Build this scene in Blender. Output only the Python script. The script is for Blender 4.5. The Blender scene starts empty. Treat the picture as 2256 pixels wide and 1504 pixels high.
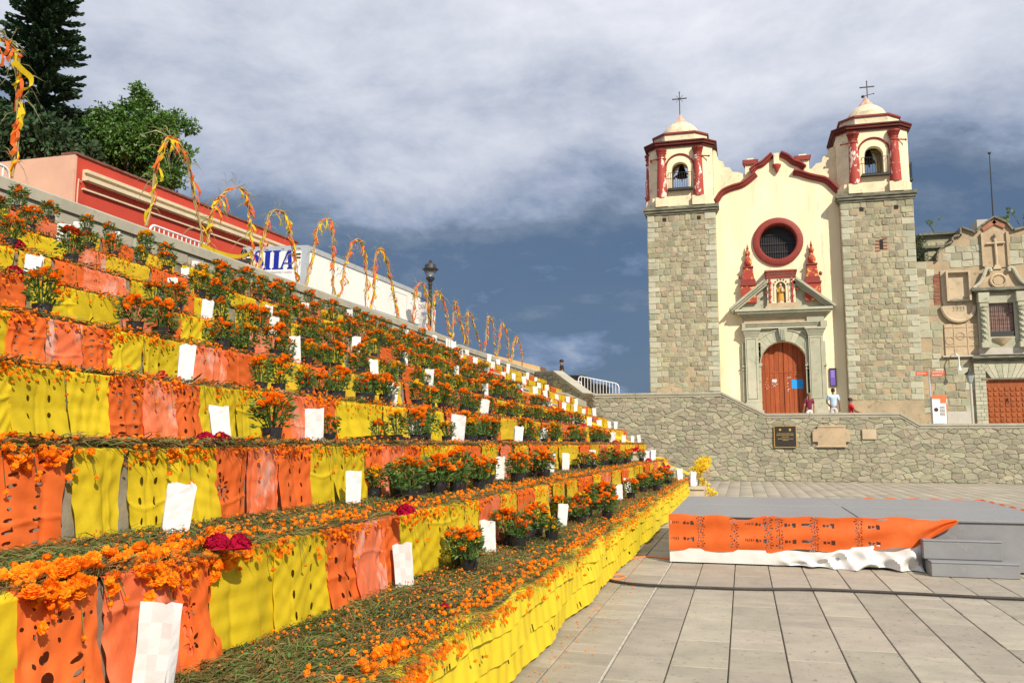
import bpy, math, random
import numpy as np
from mathutils import Vector, Matrix, Euler
random.seed(7); RNG = np.random.default_rng(7)
R = random.random
def U(a, b): return a + (b - a) * random.random()
C = bpy.context.scene.collection
S = bpy.context.scene

# ------------------------------------------------------------------ camera
F_PX, CX, CY, EYE = 1900.0, 1128.0, 752.0, 1.6
PITCH = math.atan(225 / 1900.0)
YAW = math.atan(509 / (1900 * math.cos(PITCH) + 225 * math.sin(PITCH)))
fw = np.array([-math.sin(YAW) * math.cos(PITCH), math.cos(YAW) * math.cos(PITCH), math.sin(PITCH)])
rt = np.array([math.cos(YAW), math.sin(YAW), 0.0]); up = np.cross(rt, fw)
CAMP = np.array([0, 0, EYE])
cd = bpy.data.cameras.new('camera'); cam = bpy.data.objects.new('camera', cd); C.objects.link(cam)
cd.sensor_width = 36; cd.lens = F_PX / 2256 * 36; cd.clip_start = .05; cd.clip_end = 3000
m = Matrix.Identity(4)
for i in range(3):
    m[i][0], m[i][1], m[i][2], m[i][3] = rt[i], up[i], -fw[i], CAMP[i]
cam.matrix_world = m; S.camera = cam
def at(px, py, ax, v):
    """survey helper: the point of the plane axis=v that a photo measurement sights"""
    d = fw * F_PX + rt * (px - CX) - up * (py - CY)
    return CAMP + d * ((v - CAMP[ax]) / d[ax])

# ------------------------------------------------------------------ world, sun, exposure
SUN = Vector((-.57, .67, -.64)).normalized()
sun_el = math.asin(-SUN.z); sun_az = math.atan2(-SUN.x, -SUN.y)
w = bpy.data.worlds.new('World'); S.world = w; w.use_nodes = True
nt = w.node_tree; nt.nodes.clear(); N = nt.nodes.new; LK = nt.links.new
out = N('ShaderNodeOutputWorld'); mixs = N('ShaderNodeMixShader')
sky = N('ShaderNodeTexSky'); sky.sky_type = 'NISHITA'; sky.sun_disc = False
sky.sun_elevation = sun_el; sky.sun_rotation = sun_az
bg1 = N('ShaderNodeBackground'); bg1.inputs[1].default_value = .10; LK(sky.outputs[0], bg1.inputs[0])
tc = N('ShaderNodeTexCoord'); sep = N('ShaderNodeSeparateXYZ'); LK(tc.outputs['Generated'], sep.inputs[0])
def mth(op, a, b=None, c=None, clamp=False):
    n = N('ShaderNodeMath'); n.operation = op; n.use_clamp = clamp
    for i, v in enumerate((a, b, c)):
        if v is None: continue
        if isinstance(v, (int, float)): n.inputs[i].default_value = v
        else: LK(v, n.inputs[i])
    return n.outputs[0]
zc = mth('MAXIMUM', sep.outputs[2], 0.0)
den = mth('ADD', zc, .42)
cmb = N('ShaderNodeCombineXYZ')
LK(mth('DIVIDE', sep.outputs[0], den), cmb.inputs[0]); LK(mth('DIVIDE', sep.outputs[1], den), cmb.inputs[1])
LK(mth('MULTIPLY', zc, 1.5), cmb.inputs[2])
def noise(scale, detail, rough, off, dist=0.0):
    mp = N('ShaderNodeMapping'); mp.inputs['Location'].default_value = off; LK(cmb.outputs[0], mp.inputs[0])
    n = N('ShaderNodeTexNoise'); n.inputs['Scale'].default_value = scale; n.inputs['Detail'].default_value = detail
    n.inputs['Roughness'].default_value = rough; n.inputs['Distortion'].default_value = dist; LK(mp.outputs[0], n.inputs['Vector'])
    return n.outputs[0]
n1 = noise(1.15, 5, .5, (3.1, 1.7, 0), .1); n2 = noise(3.4, 10, .62, (7.3, 2.2, 1.0), .15)
t = mth('ADD', mth('SUBTRACT', zc, .032), mth('MULTIPLY', mth('SUBTRACT', n1, .5), .36))
t = mth('ADD', t, mth('MULTIPLY', mth('SUBTRACT', n2, .5), .50))
rmp = N('ShaderNodeValToRGB'); LK(t, rmp.inputs[0]); cr = rmp.color_ramp
stops = [(.00, (.28, .33, .43)), (.04, (.16, .22, .36)), (.09, (.074, .124, .215)), (.15, (.080, .128, .215)), (.205, (.145, .19, .27)), (.25, (.25, .30, .41)),
         (.30, (.37, .41, .51)), (.36, (.50, .53, .61)), (.43, (.63, .65, .72)), (.51, (.78, .79, .83)), (.60, (.50, .58, .76)), (.72, (.68, .71, .79))]
while len(cr.elements) < len(stops): cr.elements.new(.5)
for e, (p, c) in zip(cr.elements, stops): e.position = p; e.color = (*c, 1)
bg2 = N('ShaderNodeBackground'); LK(rmp.outputs[0], bg2.inputs[0]); bg2.inputs[1].default_value = 1.0
mixs.inputs[0].default_value = .92
LK(bg1.outputs[0], mixs.inputs[1]); LK(bg2.outputs[0], mixs.inputs[2]); LK(mixs.outputs[0], out.inputs[0])
sl = bpy.data.lights.new('sun', 'SUN'); so = bpy.data.objects.new('sun', sl); C.objects.link(so)
sl.energy = 4.7; sl.angle = math.radians(.5); sl.color = (1, .90, .74)
so.rotation_euler = SUN.to_track_quat('-Z', 'Y').to_euler(); so.location = (20, -20, 30)
S.view_settings.view_transform = 'Standard'; S.view_settings.look = 'None'; S.view_settings.gamma = 1
S.view_settings.exposure = 0.30; S.view_settings.use_curve_mapping = False
S.cycles.max_bounces = 6; S.cycles.diffuse_bounces = 3; S.cycles.transparent_max_bounces = 8

# ------------------------------------------------------------------ materials
MATS = {}
def mat(name, c, c2=None, scale=6.0, ramp=(.38, .65), rough=.75, bump=0.0, bscale=None, rand=0.0, spec=.3, metal=0.0, trans=0.0,
        detail=5, c3=None, s3=2.0, r3=(.55, .62), stretch=None, hue=0.0, coords='Object', crump=0.0, crs=5.0):
    if name in MATS: return MATS[name]
    M = bpy.data.materials.new(name); MATS[name] = M; M.use_nodes = True
    t = M.node_tree; b = t.nodes['Principled BSDF']; n = t.nodes.new; l = t.links.new
    b.inputs['Roughness'].default_value = rough; b.inputs['Metallic'].default_value = metal
    b.inputs['Specular IOR Level'].default_value = spec
    tcn = n('ShaderNodeTexCoord'); oi = n('ShaderNodeObjectInfo'); vm = n('ShaderNodeVectorMath'); vm.operation = 'MULTIPLY_ADD'
    l(tcn.outputs[coords], vm.inputs[0]); vm.inputs[1].default_value = stretch or (1, 1, 1)
    sc = n('ShaderNodeVectorMath'); sc.operation = 'SCALE'; sc.inputs[0].default_value = (37, 91, 53); l(oi.outputs['Random'], sc.inputs['Scale'])
    l(sc.outputs[0], vm.inputs[2])
    def nz(s, d=detail, r=.6):
        k = n('ShaderNodeTexNoise'); k.inputs['Scale'].default_value = s; k.inputs['Detail'].default_value = d
        k.inputs['Roughness'].default_value = r; l(vm.outputs[0], k.inputs['Vector']); return k.outputs[0]
    def mr(v, a, bb):
        k = n('ShaderNodeMapRange'); l(v, k.inputs[0]); k.inputs[1].default_value = a; k.inputs[2].default_value = bb; return k.outputs[0]
    def mx(f, A, B):
        k = n('ShaderNodeMix'); k.data_type = 'RGBA'; l(f, k.inputs[0])
        for v, i in ((A, 6), (B, 7)):
            if isinstance(v, tuple): k.inputs[i].default_value = (*v, 1)
            else: l(v, k.inputs[i])
        return k.outputs[2]
    col = None
    if c2: col = mx(mr(nz(scale), *ramp), tuple(c), tuple(c2))
    if c3: col = mx(mr(nz(s3, 6, .7), *r3), col if col is not None else tuple(c), tuple(c3))
    if rand or hue:
        ge = n('ShaderNodeNewGeometry'); ad = n('ShaderNodeMath'); ad.operation = 'ADD'
        l(oi.outputs['Random'], ad.inputs[0]); l(ge.outputs['Random Per Island'], ad.inputs[1])
        fr = n('ShaderNodeMath'); fr.operation = 'FRACT'; l(ad.outputs[0], fr.inputs[0])
        hs = n('ShaderNodeHueSaturation')
        if col is None: hs.inputs['Color'].default_value = (*c, 1)
        else: l(col, hs.inputs['Color'])
        k = n('ShaderNodeMapRange'); l(fr.outputs[0], k.inputs[0]); k.inputs[3].default_value = 1 - rand; k.inputs[4].default_value = 1 + rand
        l(k.outputs[0], hs.inputs['Value'])
        if hue:
            f2 = n('ShaderNodeMath'); f2.operation = 'MULTIPLY'; l(fr.outputs[0], f2.inputs[0]); f2.inputs[1].default_value = 7.31
            f3 = n('ShaderNodeMath'); f3.operation = 'FRACT'; l(f2.outputs[0], f3.inputs[0])
            k = n('ShaderNodeMapRange'); l(f3.outputs[0], k.inputs[0]); k.inputs[3].default_value = .5 - hue; k.inputs[4].default_value = .5 + hue
            l(k.outputs[0], hs.inputs['Hue'])
        col = hs.outputs[0]
    if col is None: b.inputs['Base Color'].default_value = (*c, 1)
    else: l(col, b.inputs['Base Color'])
    if bump:
        bp = n('ShaderNodeBump'); bp.inputs['Strength'].default_value = bump; bp.inputs['Distance'].default_value = .02
        l(nz(bscale or scale * 4, 6), bp.inputs['Height']); l(bp.outputs[0], b.inputs['Normal'])
        if crump:                                       # crumpled paper or cloth: sharp ridges
            k = n('ShaderNodeTexNoise'); k.noise_type = 'RIDGED_MULTIFRACTAL'; k.inputs['Scale'].default_value = crs; k.inputs['Detail'].default_value = 3; l(vm.outputs[0], k.inputs['Vector'])
            b2 = n('ShaderNodeBump'); b2.inputs['Strength'].default_value = crump; b2.inputs['Distance'].default_value = .03; l(k.outputs[0], b2.inputs['Height']); l(b2.outputs[0], bp.inputs['Normal'])
    if trans:
        o = t.nodes['Material Output']; ms = n('ShaderNodeMixShader'); tr = n('ShaderNodeBsdfTranslucent'); ms.inputs[0].default_value = trans
        if col is None: tr.inputs[0].default_value = (*c, 1)
        else: l(col, tr.inputs[0])
        l(b.outputs[0], ms.inputs[1]); l(tr.outputs[0], ms.inputs[2]); l(ms.outputs[0], o.inputs[0])
    return M
def glass(name, col=(1, 1, 1), rough=.02):
    M = bpy.data.materials.new(name); M.use_nodes = True; b = M.node_tree.nodes['Principled BSDF']
    b.inputs['Base Color'].default_value = (*col, 1); b.inputs['Transmission Weight'].default_value = .9; b.inputs['Roughness'].default_value = rough
    b.inputs['Alpha'].default_value = .45
    return M

slab_m = mat('slab_stone', (.27, .242, .19), (.385, .34, .265), 1.6, ramp=(.30, .72), rough=.6, bump=.18, bscale=30, rand=.13, hue=.009, spec=.35, c3=(.15, .135, .105), s3=13, r3=(.585, .66), stretch=(.6, 1.6, 1))
slabj_m = mat('joint_earth', (.15, .125, .09), (.22, .19, .145), 9, rough=.9)
joint_w = mat('joint_mortar', (.50, .47, .41), (.36, .33, .28), 12, rough=.85)
terr_m = mat('terrace_stone', (.27, .25, .21), (.17, .155, .13), 3, bump=.4, rough=.9)
cope_m = mat('coping_stone', (.40, .38, .30), (.33, .315, .25), 1.5, bump=.2, rough=.8, c3=(.19, .18, .14), s3=5, r3=(.58, .75))
mort_m = mat('mortar_buff', (.42, .33, .215), (.31, .255, .17), 1.2, bump=.6, bscale=12, rough=.95, c3=(.18, .155, .11), s3=2.5, r3=(.57, .72))
mortg_m = mat('mortar_pale', (.385, .335, .235), (.31, .275, .195), 3, bump=.5, bscale=14, rough=.95)
stone_m = mat('field_stone', (.275, .268, .20), (.345, .315, .225), 1.5, bump=.6, bscale=9, rough=.92, rand=.20, hue=.025, c3=(.15, .14, .105), s3=4, r3=(.60, .76))
ash_m = mat('ashlar_stone', (.275, .278, .20), (.375, .33, .22), 1.1, bump=.6, bscale=8, rough=.92, rand=.22, hue=.025, c3=(.14, .135, .095), s3=4, r3=(.54, .74))
cant_m = mat('green_cut_stone', (.36, .37, .28), (.45, .43, .33), 1.2, bump=.3, bscale=12, rough=.88, rand=.10, c3=(.20, .205, .14), s3=2.2, r3=(.56, .74))
dcor_m = mat('dark_cornice_stone', (.10, .105, .08), (.24, .23, .17), 2, bump=.3, rough=.9, stretch=(1, 1, 4))
cream_m = mat('cream_plaster', (.80, .69, .45), (.84, .75, .53), .9, bump=.15, bscale=14, rough=.88, c3=(.60, .50, .33), s3=1.3, r3=(.57, .74), stretch=(2.2, 2.2, .3))
creamw_m = mat('weathered_cream', (.78, .68, .46), (.66, .57, .40), 1.6, bump=.25, rough=.9, c3=(.33, .29, .20), s3=2.6, r3=(.55, .72))
red_m = mat('oxide_red_paint', (.25, .034, .024), (.20, .028, .02), 3, bump=.15, rough=.6, spec=.4)
dred_m = mat('dark_red_paint', (.085, .015, .011), (.12, .02, .014), 3, bump=.2, rough=.7)
redp_m = mat('peeling_red_paint', (.38, .06, .045), (.33, .05, .035), 4, bump=.3, rough=.7, c3=(.72, .62, .54), s3=2.6, r3=(.555, .575), stretch=(1, 1, .55))
redy_m = mat('red_and_gold_paint', (.36, .05, .03), (.32, .045, .03), 4, bump=.2, rough=.6, c3=(.75, .42, .10), s3=3.2, r3=(.56, .59))
door_m = mat('church_door_wood', (.36, .085, .025), (.26, .055, .018), 3, bump=.25, rough=.6, stretch=(6, 6, .5), rand=.15, c3=(.42, .17, .07), s3=4, r3=(.6, .75))
door2_m = mat('panelled_door_wood', (.34, .095, .028), (.25, .065, .02), 3, bump=.25, rough=.55, stretch=(5, 5, .6), rand=.15)
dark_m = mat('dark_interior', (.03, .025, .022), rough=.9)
iron_m = mat('black_iron', (.025, .025, .025), rough=.55, spec=.5)
bronze_m = mat('old_bronze', (.06, .055, .035), (.10, .10, .06), 6, rough=.5, metal=.6)
yel_m = mat('yellow_cloth', (.82, .61, .02), (.74, .55, .02), 5, rough=.65, trans=.32, bump=.15, bscale=26, rand=.10, spec=.25, crump=.30, crs=4)
yel2_m = mat('golden_cloth', (.86, .60, .03), (.78, .52, .028), 5, rough=.65, trans=.32, bump=.15, bscale=26, rand=.10, spec=.25, crump=.30, crs=4)
ora_m = mat('orange_cloth', (.90, .185, .035), (.84, .15, .025), 5, rough=.6, trans=.32, bump=.15, bscale=26, rand=.10, spec=.3, crump=.30, crs=4)
sal_m = mat('salmon_cloth', (.92, .25, .11), (.90, .17, .05), 4, rough=.38, trans=.28, bump=.3, bscale=22, rand=.1, spec=.45, c3=(.92, .60, .50), s3=3.5, r3=(.52, .68), stretch=(1, 1, .6), crump=.5, crs=6)
fray_m = mat('yellow_paper', (.88, .70, .035), (.82, .62, .03), 3, rough=.6, trans=.32, bump=.15, bscale=20, spec=.25, crump=.35, crs=4)
bag_m = mat('white_paper', (.72, .71, .71), (.66, .65, .66), 4, rough=.75, trans=.10, bump=.2, bscale=16, crump=.35, crs=6)
pot_m = mat('black_plastic', (.018, .018, .02), rough=.32, spec=.5, bump=.4, bscale=40)
soil_m = mat('dark_soil', (.035, .025, .018), rough=.95)
leaf_m = mat('marigold_leaf', (.075, .145, .03), (.115, .205, .05), 6, rough=.6, trans=.35, rand=.35)
mor_m = mat('marigold_orange', (.97, .255, .006), (.98, .35, .014), 30, rough=.8, trans=.38, rand=.16, hue=.012, spec=.15, )
myl_m = mat('marigold_yellow', (.86, .50, .01), (.86, .42, .01), 30, rough=.8, trans=.3, rand=.12, spec=.15)
mrd_m = mat('marigold_rust', (.62, .055, .006), (.70, .10, .006), 30, rough=.8, trans=.1, rand=.2, spec=.15)
dusty_m = mat('withered_marigold', (.50, .14, .02), (.36, .12, .03), 30, rough=.9, rand=.3)
cels_m = mat('crimson_velvet', (.50, .004, .03), (.62, .01, .07), 20, rough=.9, bump=.8, bscale=60, rand=.25, spec=.1)
stg_m = mat('stem_green', (.085, .115, .026), (.17, .18, .05), 3, rough=.8, rand=.45, trans=.1)
stb_m = mat('stem_brown', (.18, .085, .03), (.27, .15, .055), 3, rough=.85, rand=.45)
bed_m = mat('flower_litter', (.06, .055, .02), (.11, .07, .03), 25, rough=.95, bump=1, bscale=60, c3=(.22, .075, .012), s3=40, r3=(.6, .66))
grey_m = mat('grey_stage_paint', (.235, .24, .25), (.20, .205, .215), 2.5, rough=.42, spec=.4, bump=.1, bscale=25, stretch=(1, 6, 1), c3=(.30, .30, .30), s3=5, r3=(.57, .8))
wplas_m = mat('white_plastic_sheet', (.74, .735, .72), (.68, .67, .66), 4, rough=.35, trans=.12, spec=.5, bump=.2, bscale=14, crump=.6, crs=4)
white_m = mat('white_paint', (.78, .78, .77), (.72, .72, .71), 3, rough=.4, spec=.4)
trk_m = mat('truck_white', (.84, .835, .80), (.80, .795, .76), .8, rough=.4, spec=.4)
alu_m = mat('brushed_aluminium', (.52, .56, .60), rough=.4, metal=.3, c2=(.46, .5, .54), scale=2)
blue_m = mat('navy_lettering', (.012, .025, .30), rough=.4)
greyt_m = mat('grey_lettering', (.35, .35, .37), rough=.6)
rubber_m = mat('rubber', (.02, .02, .02), rough=.85)
cable_m = mat('black_cable', (.03, .026, .024), (.055, .045, .04), 6, rough=.6)
cordo_m = mat('orange_cord', (.72, .20, .05), rough=.5)
wallr_m = mat('red_house_paint', (.52, .062, .035), (.46, .052, .03), .6, rough=.8, bump=.15, bscale=10, c3=(.42, .055, .035), s3=1.5, r3=(.57, .75))
wallp_m = mat('pink_house_paint', (.68, .40, .28), (.60, .35, .25), .8, rough=.85, bump=.15, c3=(.48, .29, .22), s3=2, r3=(.57, .8))
mould_m = mat('grey_moulding', (.66, .56, .38), (.58, .48, .33), 2, rough=.8)
tile_m = mat('roof_tile', (.16, .07, .05), (.24, .11, .07), 5, rough=.85, rand=.2)
peach_m = mat('peach_house_paint', (.74, .46, .22), (.68, .42, .20), 1, rough=.85)
cane_m = mat('dry_cane', (.42, .30, .13), (.30, .22, .09), 8, rough=.7, rand=.2)
caneg_m = mat('cane_leaf', (.24, .24, .10), (.34, .30, .15), 8, rough=.7, rand=.3, trans=.2)
bark_m = mat('bark', (.11, .08, .055), (.17, .13, .09), 5, rough=.95, bump=.6)
fic_m = mat('fig_leaf', (.055, .13, .02), (.095, .19, .03), 2, rough=.45, rand=.4, trans=.25, hue=.01, spec=.4)
dkl_m = mat('dark_leaf', (.022, .05, .018), (.035, .075, .024), 2, rough=.6, rand=.4, trans=.15)
pin_m = mat('norfolk_needle', (.028, .068, .032), (.045, .095, .04), 3, rough=.6, rand=.4)
skin_m = mat('skin', (.42, .22, .14), rough=.55); skind_m = mat('tanned_skin', (.30, .15, .09), rough=.55)
hair_m = mat('dark_hair', (.018, .013, .011), rough=.5); hairb_m = mat('brown_hair', (.20, .12, .06), rough=.6)
bronzeplate_m = mat('dark_bronze_plate', (.022, .020, .017), rough=.45, spec=.5)
gold_m = mat('gilt', (.48, .30, .08), rough=.5)
buff_m = mat('buff_cut_stone', (.50, .385, .25), (.40, .31, .205), 2, rough=.88, bump=.3, rand=.08, c3=(.26, .21, .15), s3=3, r3=(.57, .72))
plas_m = mat('pale_old_plaster', (.52, .42, .29), (.43, .35, .245), 1.5, rough=.9, bump=.3, c3=(.27, .225, .16), s3=3, r3=(.55, .72))
pgrey_m = mat('grey_plaster', (.48, .45, .40), (.42, .39, .34), 2, rough=.9)
cyan_m = mat('blue_paper', (.02, .30, .78), rough=.6); purple_m = mat('purple_board', (.14, .08, .40), (.17, .11, .44), 6, rough=.5)
orsign_m = mat('orange_sign', (.55, .10, .035), rough=.5); ltr_m = mat('white_lettering', (.8, .8, .8), rough=.6)
brick_m = mat('thin_brick', (.33, .14, .09), (.26, .11, .07), 4, rough=.9, rand=.25)
statue_m = mat('gilded_robe', (.62, .33, .06), (.50, .24, .05), 6, rough=.6); pale_m = mat('pale_stone_face', (.62, .52, .44), rough=.7)
car_m = mat('black_car_paint', (.012, .012, .014), rough=.18, spec=.6); lampglass = glass('lamp_glass', (.95, .97, 1)); carglass = glass('car_glass', (.05, .06, .07))
wood_m = mat('stair_stone_edge', (.52, .45, .34), (.44, .38, .29), 3, rough=.8, bump=.2)
water_m = mat('wet_plant', (.10, .16, .05), (.16, .22, .07), 5, rough=.6, rand=.3, trans=.2)
roadm = mat('asphalt', (.055, .055, .055), (.075, .072, .07), 3, rough=.9, bump=.2)
earth_m = mat('dry_ground', (.20, .17, .12), (.14, .13, .08), .3, rough=.95)

# ------------------------------------------------------------------ mesh helpers
class G:
    def __init__(s): s.v = []; s.f = []; s.m = []
    def add(s, vs, fs, m=0):
        o = len(s.v); s.v += [tuple(p) for p in vs]; s.f += [tuple(i + o for i in f) for f in fs]; s.m += [m] * len(fs); return s
    def box(s, x0, x1, y0, y1, z0, z1, m=0):
        return s.add([(x0, y0, z0), (x1, y0, z0), (x1, y1, z0), (x0, y1, z0), (x0, y0, z1), (x1, y0, z1), (x1, y1, z1), (x0, y1, z1)],
                     [(0, 3, 2, 1), (4, 5, 6, 7), (0, 1, 5, 4), (1, 2, 6, 5), (2, 3, 7, 6), (3, 0, 4, 7)], m)
    def prism(s, poly, a, b, axis=1, m=0):
        """extrude a polygon along an axis: axis 1 -> poly in (x,z), 0 -> (y,z), 2 -> (x,y)"""
        n = len(poly)
        def p(q, d): return (q[0], d, q[1]) if axis == 1 else ((d, q[0], q[1]) if axis == 0 else (q[0], q[1], d))
        vs = [p(q, a) for q in poly] + [p(q, b) for q in poly]
        return s.add(vs, [tuple(range(n)), tuple(range(2 * n - 1, n - 1, -1))] + [(i, i + n, (i + 1) % n + n, (i + 1) % n) for i in range(n)], m)
    def lathe(s, prof, c=(0, 0, 0), n=16, m=0, rot=0.0, sx=1.0, sy=1.0, ruf=0.0):
        vs = []
        for j, (r, z) in enumerate(prof):
            for i in range(n):
                a = 2 * math.pi * i / n + rot; q = r * (1 + (U(-ruf, ruf) if ruf else 0))
                vs.append((c[0] + q * math.cos(a) * sx, c[1] + q * math.sin(a) * sy, c[2] + z))
        fs = [(j * n + i, j * n + (i + 1) % n, (j + 1) * n + (i + 1) % n, (j + 1) * n + i) for j in range(len(prof) - 1) for i in range(n)]
        if prof[0][0] > 1e-4: fs.append(tuple(range(n - 1, -1, -1)))
        if prof[-1][0] > 1e-4: fs.append(tuple(range((len(prof) - 1) * n, len(prof) * n)))
        return s.add(vs, fs, m)
    def tube(s, path, r, n=6, m=0):
        P = [Vector(p) for p in path]; vs = []; k = len(P); up0 = None
        for i, p in enumerate(P):
            d = (P[min(i + 1, k - 1)] - P[max(i - 1, 0)]).normalized()
            if up0 is None: up0 = Vector((0, 0, 1)) if abs(d.z) < .9 else Vector((1, 0, 0))
            a = d.cross(up0)
            if a.length < 1e-4: a = d.orthogonal()
            a.normalize(); b = a.cross(d); up0 = b.copy()
            rr = r(i / (k - 1)) if callable(r) else r
            for j in range(n):
                t = 2 * math.pi * j / n; vs.append(p + a * (rr * math.cos(t)) + b * (rr * math.sin(t)))
        fs = [(i * n + j, i * n + (j + 1) % n, (i + 1) * n + (j + 1) % n, (i + 1) * n + j) for i in range(k - 1) for j in range(n)]
        fs += [tuple(range(n - 1, -1, -1)), tuple(range((k - 1) * n, k * n))]
        return s.add(vs, fs, m)
    def ribbon(s, path, wdt, nrm, m=0):
        P = [Vector(p) for p in path]; vs = []; k = len(P)
        for i, p in enumerate(P):
            ww = wdt(i / (k - 1)) if callable(wdt) else wdt
            a = nrm(i / (k - 1)) if callable(nrm) else Vector(nrm)
            vs += [p - a * ww / 2, p + a * ww / 2]
        return s.add(vs, [(2 * i, 2 * i + 1, 2 * i + 3, 2 * i + 2) for i in range(k - 1)], m)
    def mesh(s, name, mats):
        me = bpy.data.meshes.new(name); me.from_pydata(s.v, [], s.f)
        for q in (mats if isinstance(mats, (list, tuple)) else [mats]): me.materials.append(q)
        if any(s.m): me.polygons.foreach_set('material_index', s.m)
        me.update(); return me
    def obj(s, name, mats, parent=None, smooth=False, loc=None, **tags):
        return link(name, s.mesh(name, mats), parent, smooth, loc, **tags)
def smooth_by_angle(me, ang=40):
    me.polygons.foreach_set('use_smooth', [True] * len(me.polygons))
    try: me.set_sharp_from_angle(angle=math.radians(ang))
    except Exception: pass
def link(name, me, parent=None, smooth=False, loc=None, **tags):
    o = bpy.data.objects.new(name, me); C.objects.link(o)
    if smooth: smooth_by_angle(me)
    if parent is not None:
        o.parent = parent
        if loc is not None: o.location = loc
        elif parent.get('world_built'): o.location = -parent.location
    elif loc is not None: o.location = loc
    for k, v in tags.items(): o[k] = v
    return o
def thing(name, label, cat, loc=(0, 0, 0), group=None, world=True, rz=0.0):
    """an Empty at the thing's base; world=True: its parts are built in site coordinates"""
    o = bpy.data.objects.new(name, None); C.objects.link(o); o.location = loc; o.rotation_euler = (0, 0, rz)
    o.empty_display_size = .2; o['label'] = label; o['category'] = cat
    if group: o['group'] = group
    if world: o['world_built'] = 1
    return o
def npmesh(name, V, Fa, mats, mi=None, smooth=False):
    me = bpy.data.meshes.new(name); k = Fa.shape[1]
    me.vertices.add(len(V)); me.vertices.foreach_set('co', np.ascontiguousarray(V, dtype=np.float32).ravel())
    me.loops.add(Fa.size); me.loops.foreach_set('vertex_index', np.ascontiguousarray(Fa, dtype=np.int32).ravel())
    me.polygons.add(len(Fa)); me.polygons.foreach_set('loop_start', np.arange(0, Fa.size, k, dtype=np.int32))
    for q in (mats if isinstance(mats, (list, tuple)) else [mats]): me.materials.append(q)
    if mi is not None: me.polygons.foreach_set('material_index', np.ascontiguousarray(mi, dtype=np.int32))
    if smooth: me.polygons.foreach_set('use_smooth', np.ones(len(Fa), dtype=bool))
    me.update(calc_edges=True); return me
def tris(g):
    """triangulated arrays of a G"""
    T = []
    for f in g.f:
        for i in range(1, len(f) - 1): T.append((f[0], f[i], f[i + 1]))
    return np.array(g.v, dtype=np.float32), np.array(T, dtype=np.int32)
def rotmats(n, tilt=.6):
    a = RNG.uniform(0, 2 * np.pi, n); b = RNG.normal(0, tilt, n); c = RNG.normal(0, tilt, n)
    ca, sa, cb, sb, cc, sc = np.cos(a), np.sin(a), np.cos(b), np.sin(b), np.cos(c), np.sin(c)
    O = np.zeros(n); I = np.ones(n)
    Rz = np.stack([np.stack([ca, -sa, O], 1), np.stack([sa, ca, O], 1), np.stack([O, O, I], 1)], 1)
    Rx = np.stack([np.stack([I, O, O], 1), np.stack([O, cb, -sb], 1), np.stack([O, sb, cb], 1)], 1)
    Ry = np.stack([np.stack([cc, O, sc], 1), np.stack([O, I, O], 1), np.stack([-sc, O, cc], 1)], 1)
    return Ry @ Rx @ Rz
def scatter(protos, pos, scl, tilt=.6):
    """copies of small triangle protos joined to V, F arrays"""
    Vs, Fs, o = [], [], 0; which = RNG.integers(0, len(protos), len(pos)); Rm = rotmats(len(pos), tilt)
    for k, (V, F) in enumerate(protos):
        ix = np.where(which == k)[0]
        if not len(ix): continue
        X = np.einsum('nij,vj->nvi', Rm[ix], V) * scl[ix, None, None] + pos[ix, None, :]
        Fx = F[None] + (np.arange(len(ix)) * len(V))[:, None, None] + o
        Vs.append(X.reshape(-1, 3)); Fs.append(Fx.reshape(-1, 3)); o += len(ix) * len(V)
    return np.concatenate(Vs), np.concatenate(Fs)
def join_arrays(parts):
    Vs, Fs, mi, o = [], [], [], 0
    for V, F, k in parts:
        Vs.append(V); Fs.append(F + o); mi.append(np.full(len(F), k)); o += len(V)
    return np.concatenate(Vs), np.concatenate(Fs), np.concatenate(mi)
def bezier_pts(ctrl, n=24):
    """Catmull-Rom through control points"""
    P = [Vector(c) for c in ctrl]; P = [P[0] * 2 - P[1]] + P + [P[-1] * 2 - P[-2]]; o = []
    segs = len(P) - 3
    for i in range(segs):
        k = max(2, n // segs)
        for j in range(k + (1 if i == segs - 1 else 0)):
            t = j / k; a, b, c, d = P[i:i + 4]
            o.append(.5 * ((2 * b) + (c - a) * t + (2 * a - 5 * b + 4 * c - d) * t * t + (-a + 3 * b - 3 * c + d) * t ** 3))
    return o
def text_mesh(body, size, extrude, name):
    cu = bpy.data.curves.new(name, 'FONT'); cu.body = body; cu.size = size; cu.extrude = extrude; cu.align_x = 'CENTER'; cu.align_y = 'CENTER'
    o = bpy.data.objects.new(name, cu); C.objects.link(o); dg = bpy.context.evaluated_depsgraph_get(); dg.update()
    me = bpy.data.meshes.new_from_object(o.evaluated_get(dg)); bpy.data.objects.remove(o); bpy.data.curves.remove(cu); me.name = name
    return me
ORD = ['lowest', 'second', 'third', 'fourth', 'fifth', 'sixth', 'seventh', 'eighth', 'top']
def nth(i):
    W = 'first second third fourth fifth sixth seventh eighth ninth tenth eleventh twelfth'.split()
    if i < 12: return W[i]
    n = i + 1; return str(n) + ('th' if 10 <= n % 100 <= 20 else {1: 'st', 2: 'nd', 3: 'rd'}.get(n % 10, 'th'))

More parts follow.
